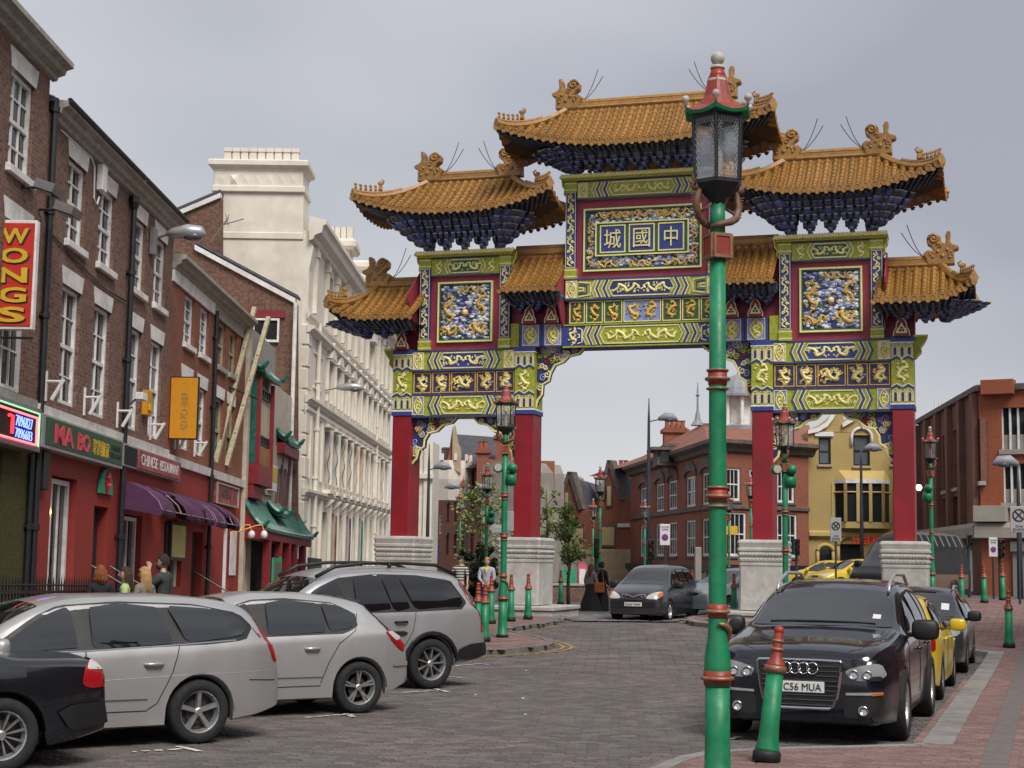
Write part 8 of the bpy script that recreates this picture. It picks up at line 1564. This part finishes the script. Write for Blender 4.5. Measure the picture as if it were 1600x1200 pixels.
def spots(x, y, Y, label, lit=False, k=1.0):
    p = at(x, y, Y); t = thing('spotlight', label, 'spotlight', p); mb = MB(Matrix.Translation(p)@Matrix.Scale(k, 4))
    for sx in (-.18, .14): mb.lathe([(.09, -.14), (.11, .0), (.11, .12), (.08, .14)], 10, (sx, -.05, .08), 'Y')
    mb.lathe([(.14, -.1), (.16, 0), (.14, .12)], 12, (.1, 0, -.16), 'X'); mb.build('housing', 'post_green', t, True)
    mb = MB(Matrix.Translation(p)@Matrix.Scale(k, 4)); mb.lathe([(.085, -.2), (.08, -.195)], 12, (-.18, 0, .08), 'Y'); mb.build('lens', 'lamp_lit' if lit else 'finial_pale', t)
emit('lamp_lit', (1, .85, .5), 5)
_d = ground(785, 996, .12).y; spots(791, 737, _d, 'pair of green spotlights clamped to the island lantern post'); spots(1226, 740, 33, 'pair of green spotlights on the lantern post before the inner right pillar'); spots(762, 806, 55, 'round green spotlight on the lantern post by the young tree'); spots(1443, 767, 52, 'lit green floodlight on the lantern post right of the gate', True, 1.2)
# ---- bollards
def bollard(label):
    t = thing('bollard', label, 'bollard', group='green bollards with red finials'); N = 18
    mb = MB(); mb.lathe([(.128, 0), (.128, .075), (.12, .095), (.108, .1)], N); mb.build('foot', 'base_black', t, True, world=False)
    mb = MB(); mb.lathe([(.112, .095), (.108, .12), (.094, .2), (.086, .32), (.078, .80)], N); mb.build('shaft', 'post_green', t, True, world=False)
    mb = MB(); mb.lathe([(.075, .785), (.098, .80), (.106, .825), (.098, .85), (.08, .86)], N); mb.build('collar', 'post_bronze', t, True, world=False)
    mb = MB(); mb.lathe([(.09, .85), (.092, .862), (.08, .88), (.058, .92), (.046, .98), (.04, 1.15), (.034, 1.17)], N); mb.build('cap', 'post_red', t, True, world=False)
    for z, r in ((1.0, .056), (1.075, .05)): mb = MB(); mb.lathe([(.035, z-.02), (r, z-.012), (r+.006, z), (r, z+.012), (.035, z+.02)], N); mb.build('ring', 'post_bronze', t, True, world=False)
    mb = MB(); mb.lathe([(.03, 1.14), (.044, 1.155), (.047, 1.18), (.035, 1.205), (0, 1.215)], N); mb.build('knob', 'post_red', t, True, world=False); return t
bo = bollard('leaning green bollard with red finial beside the foreground lantern post'); p = ground(1197, 1190, .12); bo.location = p; bo.rotation_euler = (R(-3), R(6.5), 0); bo.scale = (1.0, 1.0, 1.0)
for x, y, l in ((746, 1000, 'bollard closest to the rear of the large silver four-by-four'), (757, 1003, 'front bollard of the cluster on the kerb island'), (767, 975, 'bollard behind the cluster, before the boy in grey'), (798, 971, 'bollard just right of the island lantern post'), (825, 968, 'lone bollard in front of the gate plinth'), (876, 945, 'bollard at the end of the left gate plinth'), (1147, 963, 'bollard left of the inner right pedestal'), (1173, 966, 'bollard in front of the inner right pedestal'), (1577, 1012, 'bollard standing alone on the pink pavement at the right'), (1503, 943, 'left bollard of three at the far crossing'), (1538, 942, 'middle bollard of three at the far crossing'), (1567, 938, 'right bollard of three at the far crossing'), (1081, 944, 'far bollard behind the people carrier')):
    p = ground(x, y, .12); c = copy_tree(bo); c.location = p; c.rotation_euler = (0, 0, x); c.scale = (1, 1, 1); tag(c, 'green '+l, 'bollard')
# ---- tall dark street lights
mat('pole_dark', (.035, .04, .05), .45, var=.2)
def street_light(x, ytop, Y, arms, label, ybase=None):
    p = at(x, ytop, Y); z0 = gz(p.x, p.y)+.1; t = thing('street_light', label, 'street light', (p.x, p.y, z0)); mb = MB(); mb.tube([(p.x, p.y, z0), (p.x, p.y, z0+(p.z-z0)*.5), (p.x, p.y, p.z-1), p], [.11, .09, .06, .02], 8); mb.build('pole', 'pole_dark', t, True)
    for dx, dy in arms:
        q = at(x+dx, dy, Y); s = 1 if dx > 0 else -1; mb = MB(); mb.tube([(p.x, p.y, q.z-.12), q], .03, 6); mb.build('arm', 'pole_dark', t); mb = MB(); mb.tube([q-V((s*.1, 0, 0)), q+V((s*.2, 0, .12)), q+V((s*.55, 0, .1)), q+V((s*.8, 0, -.03))], [.08, .2, .19, .04], 10); mb.build('lamp_head', 'lead_grey', t, True); mb = MB(); mb.ball(q+V((s*.4, 0, -.02)), .18, 10, 6, (1.5, 1, .55)); mb.build('lamp_bowl', 'window_glass_pale', t, True)
street_light(1014, 622, 72, [(18, 655)], 'tall dark street light with one arm before the corner building'); street_light(671, 694, 80, [(10, 731)], 'dark street light beside the left gate pillar'); street_light(730, 745, 92, [(-14, 762), (14, 764)], 'dark double-armed street light behind the trees'); street_light(1345, 690, 78, [(8, 702)], 'thin dark street light in front of the yellow building'); street_light(1590, 722, 55, [(-4, 725)], 'grey street light at the warehouse corner')
# ---- street signs and signals
mat('sign_white', (.68, .68, .68), .4, var=.04); mat('sign_pale', (.33, .335, .34), .5, var=.08); mat('sign_grey', (.30, .31, .32), .5, var=.1); mat('sign_blue', (.03, .06, .40), .4)
def post_sign(x, y0, y1, w, ybase, Y, label, kind, txts=()):
    a, b = at(x-w/2, y1, Y), at(x+w/2, y0, Y); f = Frame(V((a.x, Y, 0)), (1, 0, 0), (0, -1, 0)); W_ = b.x-a.x; z0, z1 = a.z, b.z; g = gz(a.x, Y)+.1; t = thing('street_sign', label, 'street sign', (a.x+W_/2, Y, g))
    mb = MB(f.M); mb.tube([(W_/2, -.06, g), (W_/2, -.06, z1-.1)], .04, 8); mb.build('post', 'pole_dark', t); mb = MB(f.M); mb.bbox(0, W_, -.03, 0, z0, z1, .02); mb.build('panel', 'sign_white' if kind == 'zone' else 'sign_pale', t); cx, H = W_/2, z1-z0
    if kind == 'zone':
        mb = MB(f.M); zc = z0+H*.38; r = W_*.33; mb.lathe([(r, .0), (r, .012)], 20, (cx, 0, zc), 'Y'); mb.build('red_ring', 'sign_red', t); mb = MB(f.M); mb.lathe([(r*.78, .012), (r*.78, .018)], 20, (cx, 0, zc), 'Y'); mb.build('blue_disc', 'sign_blue', t); mb = MB(f.M); mb.prism([(cx-r*.66, .02, zc+r*.5), (cx-r*.5, .02, zc+r*.66), (cx+r*.66, .02, zc-r*.5), (cx+r*.5, .02, zc-r*.66)], (0, .006, 0)); mb.build('red_bar', 'sign_red', t)
        letters('lettering', 'ZONE', 'letter_dark', t, f, cx-W_*.3, cx+W_*.3, z0+H*.70, z0+H*.79, .002, .01, .004); letters('lettering', 'Controlled', 'letter_dark', t, f, cx-W_*.4, cx+W_*.4, z0+H*.83, z0+H*.91, .002, .0, .004)
    if kind == 'ends':
        mb = MB(f.M); zc = z0+H*.66; r = W_*.34; P = [(cx+r*math.cos(q), .012, zc+r*math.sin(q)) for q in [2*PI*k/20 for k in range(21)]]; mb.tube(P, .02, 5); mb.tube([(cx-r*.7, .012, zc-r*.7), (cx+r*.7, .012, zc+r*.7)], .02, 5); mb.tube([(cx+r*.7, .012, zc-r*.7), (cx-r*.7, .012, zc+r*.7)], .02, 5); mb.build('cancel_symbol', 'letter_dark', t)
        letters('lettering', 'Zone', 'letter_dark', t, f, cx-W_*.22, cx+W_*.22, z0+H*.2, z0+H*.29, .002, .01, .004); letters('lettering', 'ENDS', 'letter_dark', t, f, cx-W_*.36, cx+W_*.36, z0+H*.05, z0+H*.16, .002, .01, .004)
post_sign(1039, 819, 852, 16, 900, 60, 'white controlled zone sign with blue and red roundel by the corner building', 'zone'); post_sign(1306, 809, 846, 17, 905, 62, 'grey zone ends sign with crossed circle before the yellow building', 'ends'); post_sign(1592, 791, 832, 26, 935, 50, 'zone ends sign with crossed circle on the grey pole by the warehouse', 'ends'); post_sign(1552, 840, 870, 13, 930, 56, 'small controlled zone sign by the orange brick wall', 'zone')
t = thing('direction_sign', 'small grey fingerpost sign on the island lantern post', 'sign', at(785, 826, _d)); f = Frame(at(785, 826, _d-.12)-V((0, 0, at(785, 826, _d-.12).z)), (1, 0, 0), (0, -1, 0)); z = at(785, 826, _d).z; mb = MB(f.M); mb.prism([(-.28, 0, z), (-.22, 0, z+.09), (-.02, 0, z+.09), (-.02, 0, z-.09), (-.22, 0, z-.09)], (0, -.02, 0)); mb.build('arrow_board', 'sign_grey', t, fix=True); letters('lettering', 'Cathedral', 'letter_white', t, f, -.2, -.04, z+.01, z+.06, .002, 0, .003)
t = thing('sign_back', 'grey back of a rectangular sign on the island lantern post', 'sign', at(795, 815, _d+.15)); a, b = at(787, 830, _d+.15), at(803, 799, _d+.15); mb = MB(); mb.bbox(a.x, b.x, _d+.13, _d+.15, a.z, b.z, .01); mb.build('panel', 'sign_grey', t)
def signal(x, y0, y1, Y, label, w=9):
    a, b = at(x-w/2, y1, Y), at(x+w/2, y0, Y); g = gz(a.x, Y)+.1; t = thing('traffic_signal', label, 'traffic light', ((a.x+b.x)/2, Y, g)); mb = MB(); mb.tube([((a.x+b.x)/2, Y+.1, g), ((a.x+b.x)/2, Y+.1, b.z)], .06, 8); mb.build('pole', 'pole_dark', t); mb = MB(); mb.bbox(a.x, b.x, Y-.15, Y+.05, a.z, b.z, .03); mb.build('head', 'lamp_black', t)
    for k in range(3): z = a.z+(b.z-a.z)*(k+.5)/3; mb = MB(); r = (b.x-a.x)*.32; mb.lathe([(r, -.28), (r, -.15)], 10, ((a.x+b.x)/2, Y, z), 'Y', cap=False); mb.build('hood', 'lamp_black', t); mb = MB(); mb.lathe([(r*.9, -.17), (0, -.175)], 10, ((a.x+b.x)/2, Y, z), 'Y'); mb.build('lens', ('gate_dkgreen', 'lamp_amber', 'lamp_red')[k], t)
signal(1017, 843, 875, 58, 'black traffic light with white edge behind the people carrier', 12); signal(932, 840, 872, 54, 'dark traffic light beside the far lantern post', 9); signal(1563, 842, 872, 57, 'black traffic light beside the small zone sign', 9); signal(1514, 835, 852, 58, 'slim black signal post before the orange wall', 6); signal(1245, 842, 868, 70, 'dark traffic light behind the inner right pedestal', 8)
t = thing('concrete_post', 'square pale concrete post left of the foreground lantern post', 'post', ground(1091, 950)); a, b = at(1086, 948, 56), at(1096, 855, 56); mb = MB(); mb.bbox(a.x, b.x, 56, 56.3, gz(a.x, 56), b.z, .02); mb.build('shaft', 'concrete', t); t.location = (a.x, 56, gz(a.x, 56)); MW[t] = Matrix.Translation(t.location)
for o in KIDS[t]: o.location = -V(t.location)+ground(1091, 950)
# ---- young trees
mat('bark', (.10, .078, .058), .85, var=.3, sc=10, bump=.4)
def leaf_mat(nm, c1, c2):
    k = NT(nm); g = k.n('NewGeometry'); k.set(col=k.ramp(g.outputs['Random Per Island'], [(0, c1), (1, c2)]), rough=.6, spec=.3); k.b.inputs['Subsurface Weight'].default_value = 0
leaf_mat('leaf_pale', (.17, .22, .06), (.32, .37, .13)); leaf_mat('leaf_mid', (.12, .19, .05), (.25, .32, .10)); leaf_mat('leaf_dark', (.014, .034, .012), (.035, .065, .022))
def tree(x, y0, y1, wpx, Y, label, m, seed, n=2600, ybase=930, lean=0, bare=.28, ls=.09):
    rr = random.Random(seed); top, bot = at(x, y0, Y), at(x, y1, Y); g = gz(bot.x, Y)+.1; base = V((bot.x, Y, g)); t = thing('young_tree', label, 'tree', base); H = top.z-g; rad = wpx/2*Y/F; mb = MB(); tr = []
    for k in range(8): f = k/7; tr.append(base+V((lean*f*f+rr.uniform(-.06, .06)*f, rr.uniform(-.06, .06)*f, H*.93*f)))
    mb.tube(tr, [.075*(1-f*.85) for f in [k/7 for k in range(8)]], 7); tips = []
    for k in range(26):
        f = bare+(.95-bare)*rr.random(); i = min(6, int(f*7)); p = tr[i].lerp(tr[i+1], f*7-i); a = rr.uniform(0, 2*PI); L_ = rad*(.45+.7*rr.random())*(1.15-abs(f-.55)); q = p+V((math.cos(a)*L_, math.sin(a)*L_, L_*rr.uniform(.3, .9))); m_ = p.lerp(q, .5)+V((0, 0, -.05*L_)); mb.tube([p, m_, q], [.028*(1-f*.5), .018, .007], 5)
        for j in range(5): e = p.lerp(q, rr.uniform(.4, 1)); z = e+V((rr.gauss(0, .3), rr.gauss(0, .3), rr.gauss(.1, .28)))*rad*.55; mb.tube([e, z], [.01, .004], 4); tips.append((e, z))
    mb.build('trunk', 'bark', t, True); lv = MB(); vs = []; fs = []
    for k in range(n):
        e, z = rr.choice(tips); c = e.lerp(z, rr.uniform(.2, 1.15))+V((rr.gauss(0, 1), rr.gauss(0, 1), rr.gauss(0, 1)))*rad*.10; s = ls*rr.uniform(.6, 1.3); u = V((rr.gauss(0, 1), rr.gauss(0, 1), rr.gauss(0, .6))).normalized(); w_ = u.cross(V((rr.gauss(0, 1), rr.gauss(0, 1), rr.gauss(0, 1)))).normalized(); b = len(vs); vs += [c-u*s, c+w_*s*.45, c+u*s, c-w_*s*.45]; fs.append((b, b+1, b+2, b+3))
    lv.v = [tuple(v) for v in vs]; lv.f = fs; lv.build('crown', m, t)
tree(742, 752, 925, 84, 60, 'loose young tree with pale leaves left of the second gate pillar', 'leaf_pale', 3, 1150, bare=.3); tree(852, 750, 925, 52, 57, 'slender young tree just right of the second gate pillar', 'leaf_pale', 5, 700, bare=.35); tree(888, 788, 935, 70, 53, 'small round-headed young tree beside the telephone kiosks', 'leaf_mid', 8, 1100, bare=.42); tree(800, 800, 925, 60, 64, 'young tree showing behind the red gate pillar', 'leaf_pale', 11, 700)
tree(748, 858, 940, 46, 56, 'dense dark green shrub behind the boy in grey', 'leaf_dark', 14, 3600, bare=.05, ls=.10)
# ================================================================== people
mat('skin', (.50, .29, .21), .55, var=.06, sc=20)
CL = {}
def cloth(col, rough=.85):
    k = 'cloth_%02x%02x%02x' % tuple(int(c*255) for c in col)
    if k not in M: mat(k, col, rough, var=.15, sc=14, bump=.25, bsc=60)
    return k
def stripe_mat():
    k = NT('cloth_striped'); sx = k.n('SeparateXYZ'); k.l(k.coord(), sx.inputs[0]); f = k.math('GREATER_THAN', k.math('SINE', k.math('MULTIPLY', sx.outputs[2], 75.0)), 0.0); k.set(col=k.mix(f, (.55, .54, .5), (.03, .03, .035)), rough=.85)
stripe_mat()
def skin_obj(name, V_, E_, m, par, root=0, sub=2):
    me = bpy.data.meshes.new(name); me.from_pydata([v[:3] for v in V_], E_, []); o = link(name, me, par); me.materials.append(M[m]); md = o.modifiers.new('skin', 'SKIN'); sv = me.skin_vertices[0].data
    for i, v in enumerate(V_): r = v[3]; sv[i].radius = r if isinstance(r, tuple) else (r, r); sv[i].use_root = (i == root)
    md.use_smooth_shade = True; md.branch_smoothing = .3; o.modifiers.new('sub', 'SUBSURF').levels = 1; o.modifiers['sub'].render_levels = 1; return o
def hand(Vs, Es, wi, w, d):                           # palm and five fingers from the wrist w along d
    d = d.normalized(); s = d.cross(V((0, 0, 1))); s = s.normalized() if s.length > .1 else V((1, 0, 0)); n = len(Vs); pm = w+d*.06; Vs.append((*pm, (.036, .018))); Es.append((wi, n))
    for k, (o, l) in enumerate(((-.027, .07), (-.009, .082), (.009, .078), (.027, .062))):
        a = len(Vs); Vs.append((*(pm+s*o+d*.03), .0095)); Vs.append((*(pm+s*o*1.1+d*(.03+l*.55)+V((0, .012, -.004))), .009)); Vs.append((*(pm+s*o*1.1+d*(.03+l)+V((0, .03, -.004))), .007)); Es += [(n, a), (a, a+1), (a+1, a+2)]
    a = len(Vs); Vs.append((*(w+d*.03+s*-.035), .012)); Vs.append((*(w+d*.075+s*-.058), .010)); Es += [(n, a), (a, a+1)]
def person(label, loc, rz, H, shirt, legs, hair, hcol, arms, legc, sleeve=1.0, skirt=None, beard=False, glasses=False, cap=None, turn=0.0, female=False, step=.0, group=None, collar=None):
    t = thing('person', label, 'person', loc, rz, group, H/1.75); sh = .165 if female else .19
    E = []; Vv = [(0, 0, .95, (.15, .105)), (0, 0, 1.10, (.125, .095)), (0, .0, 1.28, (.13, .09)), (0, -.005, 1.40, (.10, .07)), (0, .0, 1.50, .048), (0, .015, 1.555, .055)]; E = [(0, 1), (1, 2), (2, 3), (3, 4), (4, 5)]
    legs_ = []
    for s in (-1, 1):
        a = len(Vv); Vv += [(s*.085, 0, .86, .088), (s*.095, .02+s*step*.4, .49, .056), (s*.095, -.02+s*step, .10, .038), (s*.098, .03+s*step, .045, .036), (s*.10, .15+s*step, .03, .028)]; E += [(0, a), (a, a+1), (a+1, a+2), (a+2, a+3), (a+3, a+4)]; legs_.append(a)
    aw = []
    for s, (el, wr) in zip((-1, 1), arms):
        a = len(Vv); el, wr = V(el), V(wr); Vv += [(s*sh*.9, -.005, 1.385, .042), (*el, .040), (*wr, .028)]; E += [(3, a), (a, a+1), (a+1, a+2)]; hand(Vv, E, a+2, wr, wr-el); aw.append((a, el, wr))
    skin_obj('body', Vv, E, 'skin', t)
    # head with face
    Mh = Matrix.Translation((0, .02, 1.635))@Matrix.Rotation(turn, 4, 'Z'); mb = MB(Mh); n, m_ = 14, 12; vs = []
    for i in range(m_+1):
        ph = PI*i/m_; z = .118*math.cos(ph); r = math.sin(ph)
        for k in range(n):
            a = 2*PI*k/n; x, y = .076*r*math.cos(a), .095*r*math.sin(a)
            if z < -.02: x *= 1-.32*min(1, (-z-.02)/.1); y = y*(1-.2*min(1, (-z-.02)/.1))+.012*min(1, (-z-.02)/.1)
            if y > 0 and abs(z-.012) < .03 and abs(abs(x)-.032) < .018: y -= .008
            vs.append((x, y, z))
    mb.add(vs, [(i*n+k, (i+1)*n+k, (i+1)*n+(k+1) % n, i*n+(k+1) % n) for i in range(m_) for k in range(n)]); mb.tube([(0, .09, .02), (0, .105, -.01), (0, .112, -.022), (0, .095, -.03)], [.008, .011, .014, .008], 6)
    for s in (-1, 1): mb.ball((s*.078, -.005, -.005), .024, 7, 5, (.4, .8, 1.2))
    hd = mb.build('head', 'skin', t, True, world=False)
    mb = MB(Mh)
    for s in (-1, 1): mb.ball((s*.03, .083, .012), .010, 7, 5)
    mb.tube([(-.034, .084, .03), (-.02, .09, .033)], .004, 4); mb.tube([(.034, .084, .03), (.02, .09, .033)], .004, 4); mb.build('eyes', 'plate_ink', hd, world=False); mb = MB(Mh); mb.tube([(-.022, .083, -.055), (0, .09, -.056), (.022, .083, -.055)], .006, 5); mb.build('mouth', cloth((.30, .10, .09)), hd, world=False)
    if beard: mb = MB(Mh); mb.ball((0, .045, -.075), .062, 10, 6, (1, .9, .75)); mb.build('beard', cloth(hcol), hd, True, world=False)
    if glasses:
        mb = MB(Mh)
        for s in (-1, 1): mb.tube([(s*.032+.022*math.cos(q), .1, .01+.016*math.sin(q)) for q in [2*PI*k/10 for k in range(11)]], .003, 4); mb.tube([(s*.054, .1, .015), (s*.078, .0, .015)], .003, 4)
        mb.build('glasses', 'plate_ink', hd, world=False)
    rr = random.Random(int(H*1000)); mb = MB(Mh); n, m_ = 16, 10; vs = []
    for i in range(m_+1):
        ph = PI*.62*i/m_
        for k in range(n):
            a = 2*PI*k/n; b = 1.10+.04*rr.random()+(.16*rr.random() if hair == 'curly' else 0); x, y, z = .078*b*math.sin(ph)*math.cos(a), .10*b*math.sin(ph)*math.sin(a)-.008, .122*b*math.cos(ph)
            if y > .03 and z < .062: z = .062+.01*rr.random(); y = min(y, .085)
            vs.append((x, y, z))
    mb.add(vs, [(i*n+k, (i+1)*n+k, (i+1)*n+(k+1) % n, i*n+(k+1) % n) for i in range(m_) for k in range(n)])
    if hair in ('long', 'curly', 'bun'):
        L_ = {'long': .34, 'curly': .16, 'bun': .05}[hair]
        for k in range(34):
            a = PI*(.98+1.04*k/33); x, y = .082*math.cos(a), .092*math.sin(a)-.01; w_ = rr.uniform(-.02, .02); P = [(x, y, .05), (x*1.1, y*1.1-.005, -.03), (x*1.15+w_, y*1.12-.01, -.03-L_*.5), (x*.95-w_, y*1.05-.01, -.03-L_)]
            if hair == 'curly': P = [(p[0]+.02*math.sin(q*2+k), p[1]+.02*math.cos(q*2+k), p[2]) for q, p in enumerate(P)]
            mb.tube(P, [.018, .022, .02, .006], 5)
        if hair == 'bun': mb.ball((0, -.115, .05), .045, 8, 6)
    mb.build('hair', cloth(hcol), t, True, world=False)
    if cap: mb = MB(Mh); mb.lathe([(.088, .045), (.092, .06), (.085, .11), (.05, .14), (0, .145)], 14); mb.prism([(-.06, .06, .05), (-.05, .15, .045), (.05, .15, .045), (.06, .06, .05)], (0, 0, .012)); mb.build('cap', cloth(cap), t, True, world=False)
    # clothes over the body
    g = .014; Sv = [(0, 0, .90, (.160, .118)), (0, 0, 1.10, (.142, .110)), (0, 0, 1.28, (.166, .12)), (0, -.01, 1.42, (.165, .115)), (0, 0, 1.505, .074)]; Se = [(0, 1), (1, 2), (2, 3), (3, 4)]
    for (a, el, wr), s in zip(aw, (-1, 1)):
        b = len(Sv); Sv += [(s*sh, -.01, 1.405, .078), (*el, .057)]; Se += [(3, b), (b, b+1)]
        if sleeve > .6: Sv.append((*(el.lerp(wr, .93)), .042)); Se.append((b+1, b+2))
    skin_obj('top', Sv, Se, shirt, t)
    if collar: mb = MB(); mb.prism([(-.06, .115, 1.46), (.06, .115, 1.46), (0, .14, 1.30)], (0, .012, 0)); mb.build('undershirt', cloth(collar), t, world=False)
    if skirt:
        mb = MB(); n = 28; vs = []
        for f in [k/8 for k in range(9)]:
            for k in range(n): a = 2*PI*k/n; fo = 1+.13*f*math.sin(6*a+1)+.05*f*math.sin(13*a); r = .15+(skirt-.15)*f**1.2; vs.append((r*1.1*fo*math.cos(a), r*.95*fo*math.sin(a)-.03*f, 1.02-.99*f))
        mb.add(vs, [(i*n+k, i*n+(k+1) % n, (i+1)*n+(k+1) % n, (i+1)*n+k) for i in range(8) for k in range(n)]); mb.build('skirt', legc, t, True, world=False)
    else:
        Tv = [(0, 0, .97, (.155, .112))]; Te = []
        for s in (-1, 1): b = len(Tv); Tv += [(s*.088, 0, .84, .100), (s*.097, .02+s*step*.4, .49, .074), (s*.097, -.015+s*step, .09, .060)]; Te += [(0, b), (b, b+1), (b+1, b+2)]
        skin_obj('trousers', Tv, Te, legc, t)
        for s in (-1, 1): mb = MB(); mb.tube([(s*.098, -.06+s*step, .05), (s*.10, .05+s*step, .045), (s*.102, .17+s*step, .03)], [.04, .048, .032], 8); mb.build('shoe', 'base_black', t, True, world=False)
    return t
REST = (((-.24, -.02, 1.13), (-.25, .06, .90)), ((.24, -.02, 1.13), (.25, .06, .90)))
def stand(x, Y, h=.12): p = at(x, 878, Y); return V((p.x, Y, gz(p.x, Y)+h))
# rz: the figure looks along +Y turned by rz; group at the kerb outside the shops
person('woman with curly auburn hair in a black top, seen from behind', stand(158, 25.2), R(25), 1.57, cloth((.012, .012, .014)), None, 'curly', (.20, .062, .02), REST, cloth((.015, .015, .02)), female=True)
person('woman with long dark brown hair in a lime green top, face turned aside', stand(198, 25.0), R(95), 1.56, cloth((.38, .50, .20)), None, 'long', (.045, .022, .014), REST, cloth((.03, .035, .06)), female=True, sleeve=.5, turn=R(10))
person('woman with long wavy blond hair beside the man in grey', stand(227, 24.9), R(60), 1.57, cloth((.20, .17, .14)), None, 'long', (.36, .22, .085), REST, cloth((.03, .03, .05)), female=True, turn=R(15))
person('bearded man in a dark grey shirt raising a hand to his mouth', stand(256, 25.3), R(78), 1.77, cloth((.042, .05, .048)), None, 'short', (.025, .015, .01), (((-.24, .16, 1.22), (-.10, .20, 1.50)), ((.24, -.02, 1.13), (.25, .06, .90))), cloth((.03, .03, .035)), beard=True, glasses=True, turn=R(12))
person('man in a black and white striped shirt and dark cap behind the large silver car', stand(719, 45), R(168), 1.62, 'cloth_striped', None, 'short', (.03, .02, .015), REST, cloth((.05, .055, .08)), cap=(.02, .022, .03), sleeve=.5)
person('youth in a pale grey hooded top over yellow, looking down beside the bollards', stand(761, 43.5), R(175), 1.60, cloth((.36, .36, .42)), None, 'short', (.42, .20, .05), (((-.23, .05, 1.14), (-.12, .2, 1.02)), ((.23, .05, 1.14), (.12, .2, 1.02))), cloth((.04, .05, .12)), collar=(.75, .6, .04))
gp = ground(940, 957); person('woman in a long black dress carrying an orange shoulder bag across the setts', gp, R(-40), 1.64, cloth((.010, .010, .012)), None, 'bun', (.012, .010, .010), REST, cloth((.010, .010, .012)), female=True, skirt=.34, turn=R(-15))
gp2 = ground(923, 957); person('woman in a grey top and long black skirt walking behind the woman with the bag', gp2, R(-35), 1.58, cloth((.24, .22, .23)), None, 'long', (.16, .08, .04), REST, cloth((.014, .013, .015)), female=True, skirt=.42)
hb = thing('shoulder_bag', 'orange leather shoulder bag held by the woman in black', 'bag', gp+V((-.02, -.26, .72))); mb = MB(); c_ = gp+V((-.10, -.30, .82)); mb.bbox(c_.x-.17, c_.x+.17, c_.y-.05, c_.y+.05, c_.z-.18, c_.z+.16, .03); mat('bag_orange', (.42, .10, .025), .5); mb.build('bag_body', 'bag_orange', hb, fix=True); mb = MB(); mb.tube([c_+V((-.14, 0, .15)), c_+V((-.04, .1, .45)), c_+V((.05, .16, .62)), c_+V((.12, .1, .45)), c_+V((.14, 0, .15))], .012, 5); mb.build('strap', 'bag_orange', hb)
# ================================================================== the opposite side of the street (outside the picture, added for car paint and glass to reflect)
BF = Frame((13.6, 34, 0), (0, -1, 0), (-1, 0, 0)); bt = thing('terrace_house', 'plain brick terrace across the street, added out of view for reflections', 'building', (13.6, 8, 0)); ob = [(2+4.4*k, 3.3+4.4*k, z, z+1.8) for k in range(13) for z in (1.0, 4.2, 7.2)]
wall(BF, 0, 60, -.5, 9.8, ob, 'brick_red', bt, 6)
for o in ob: sash(BF, bt, *o, bars=(1, 1))
# ================================================================== fine joined relief counts as stuff
for o in bpy.data.objects:
    if o.type == 'MESH' and o.name.split('.')[0] in ('carved_relief', 'cloud_relief', 'drip_tiles', 'bead_moulding', 'leaf_moulding', 'rafters', 'tongue_edges', 'bracket_tongues', 'scroll_relief', 'carved_scales', 'crown', 'bolts', 'mural_strokes', 'crenels', 'gold_cord', 'pearls', 'flames', 'blind', 'bay_lattice'): o['kind'] = 'stuff'
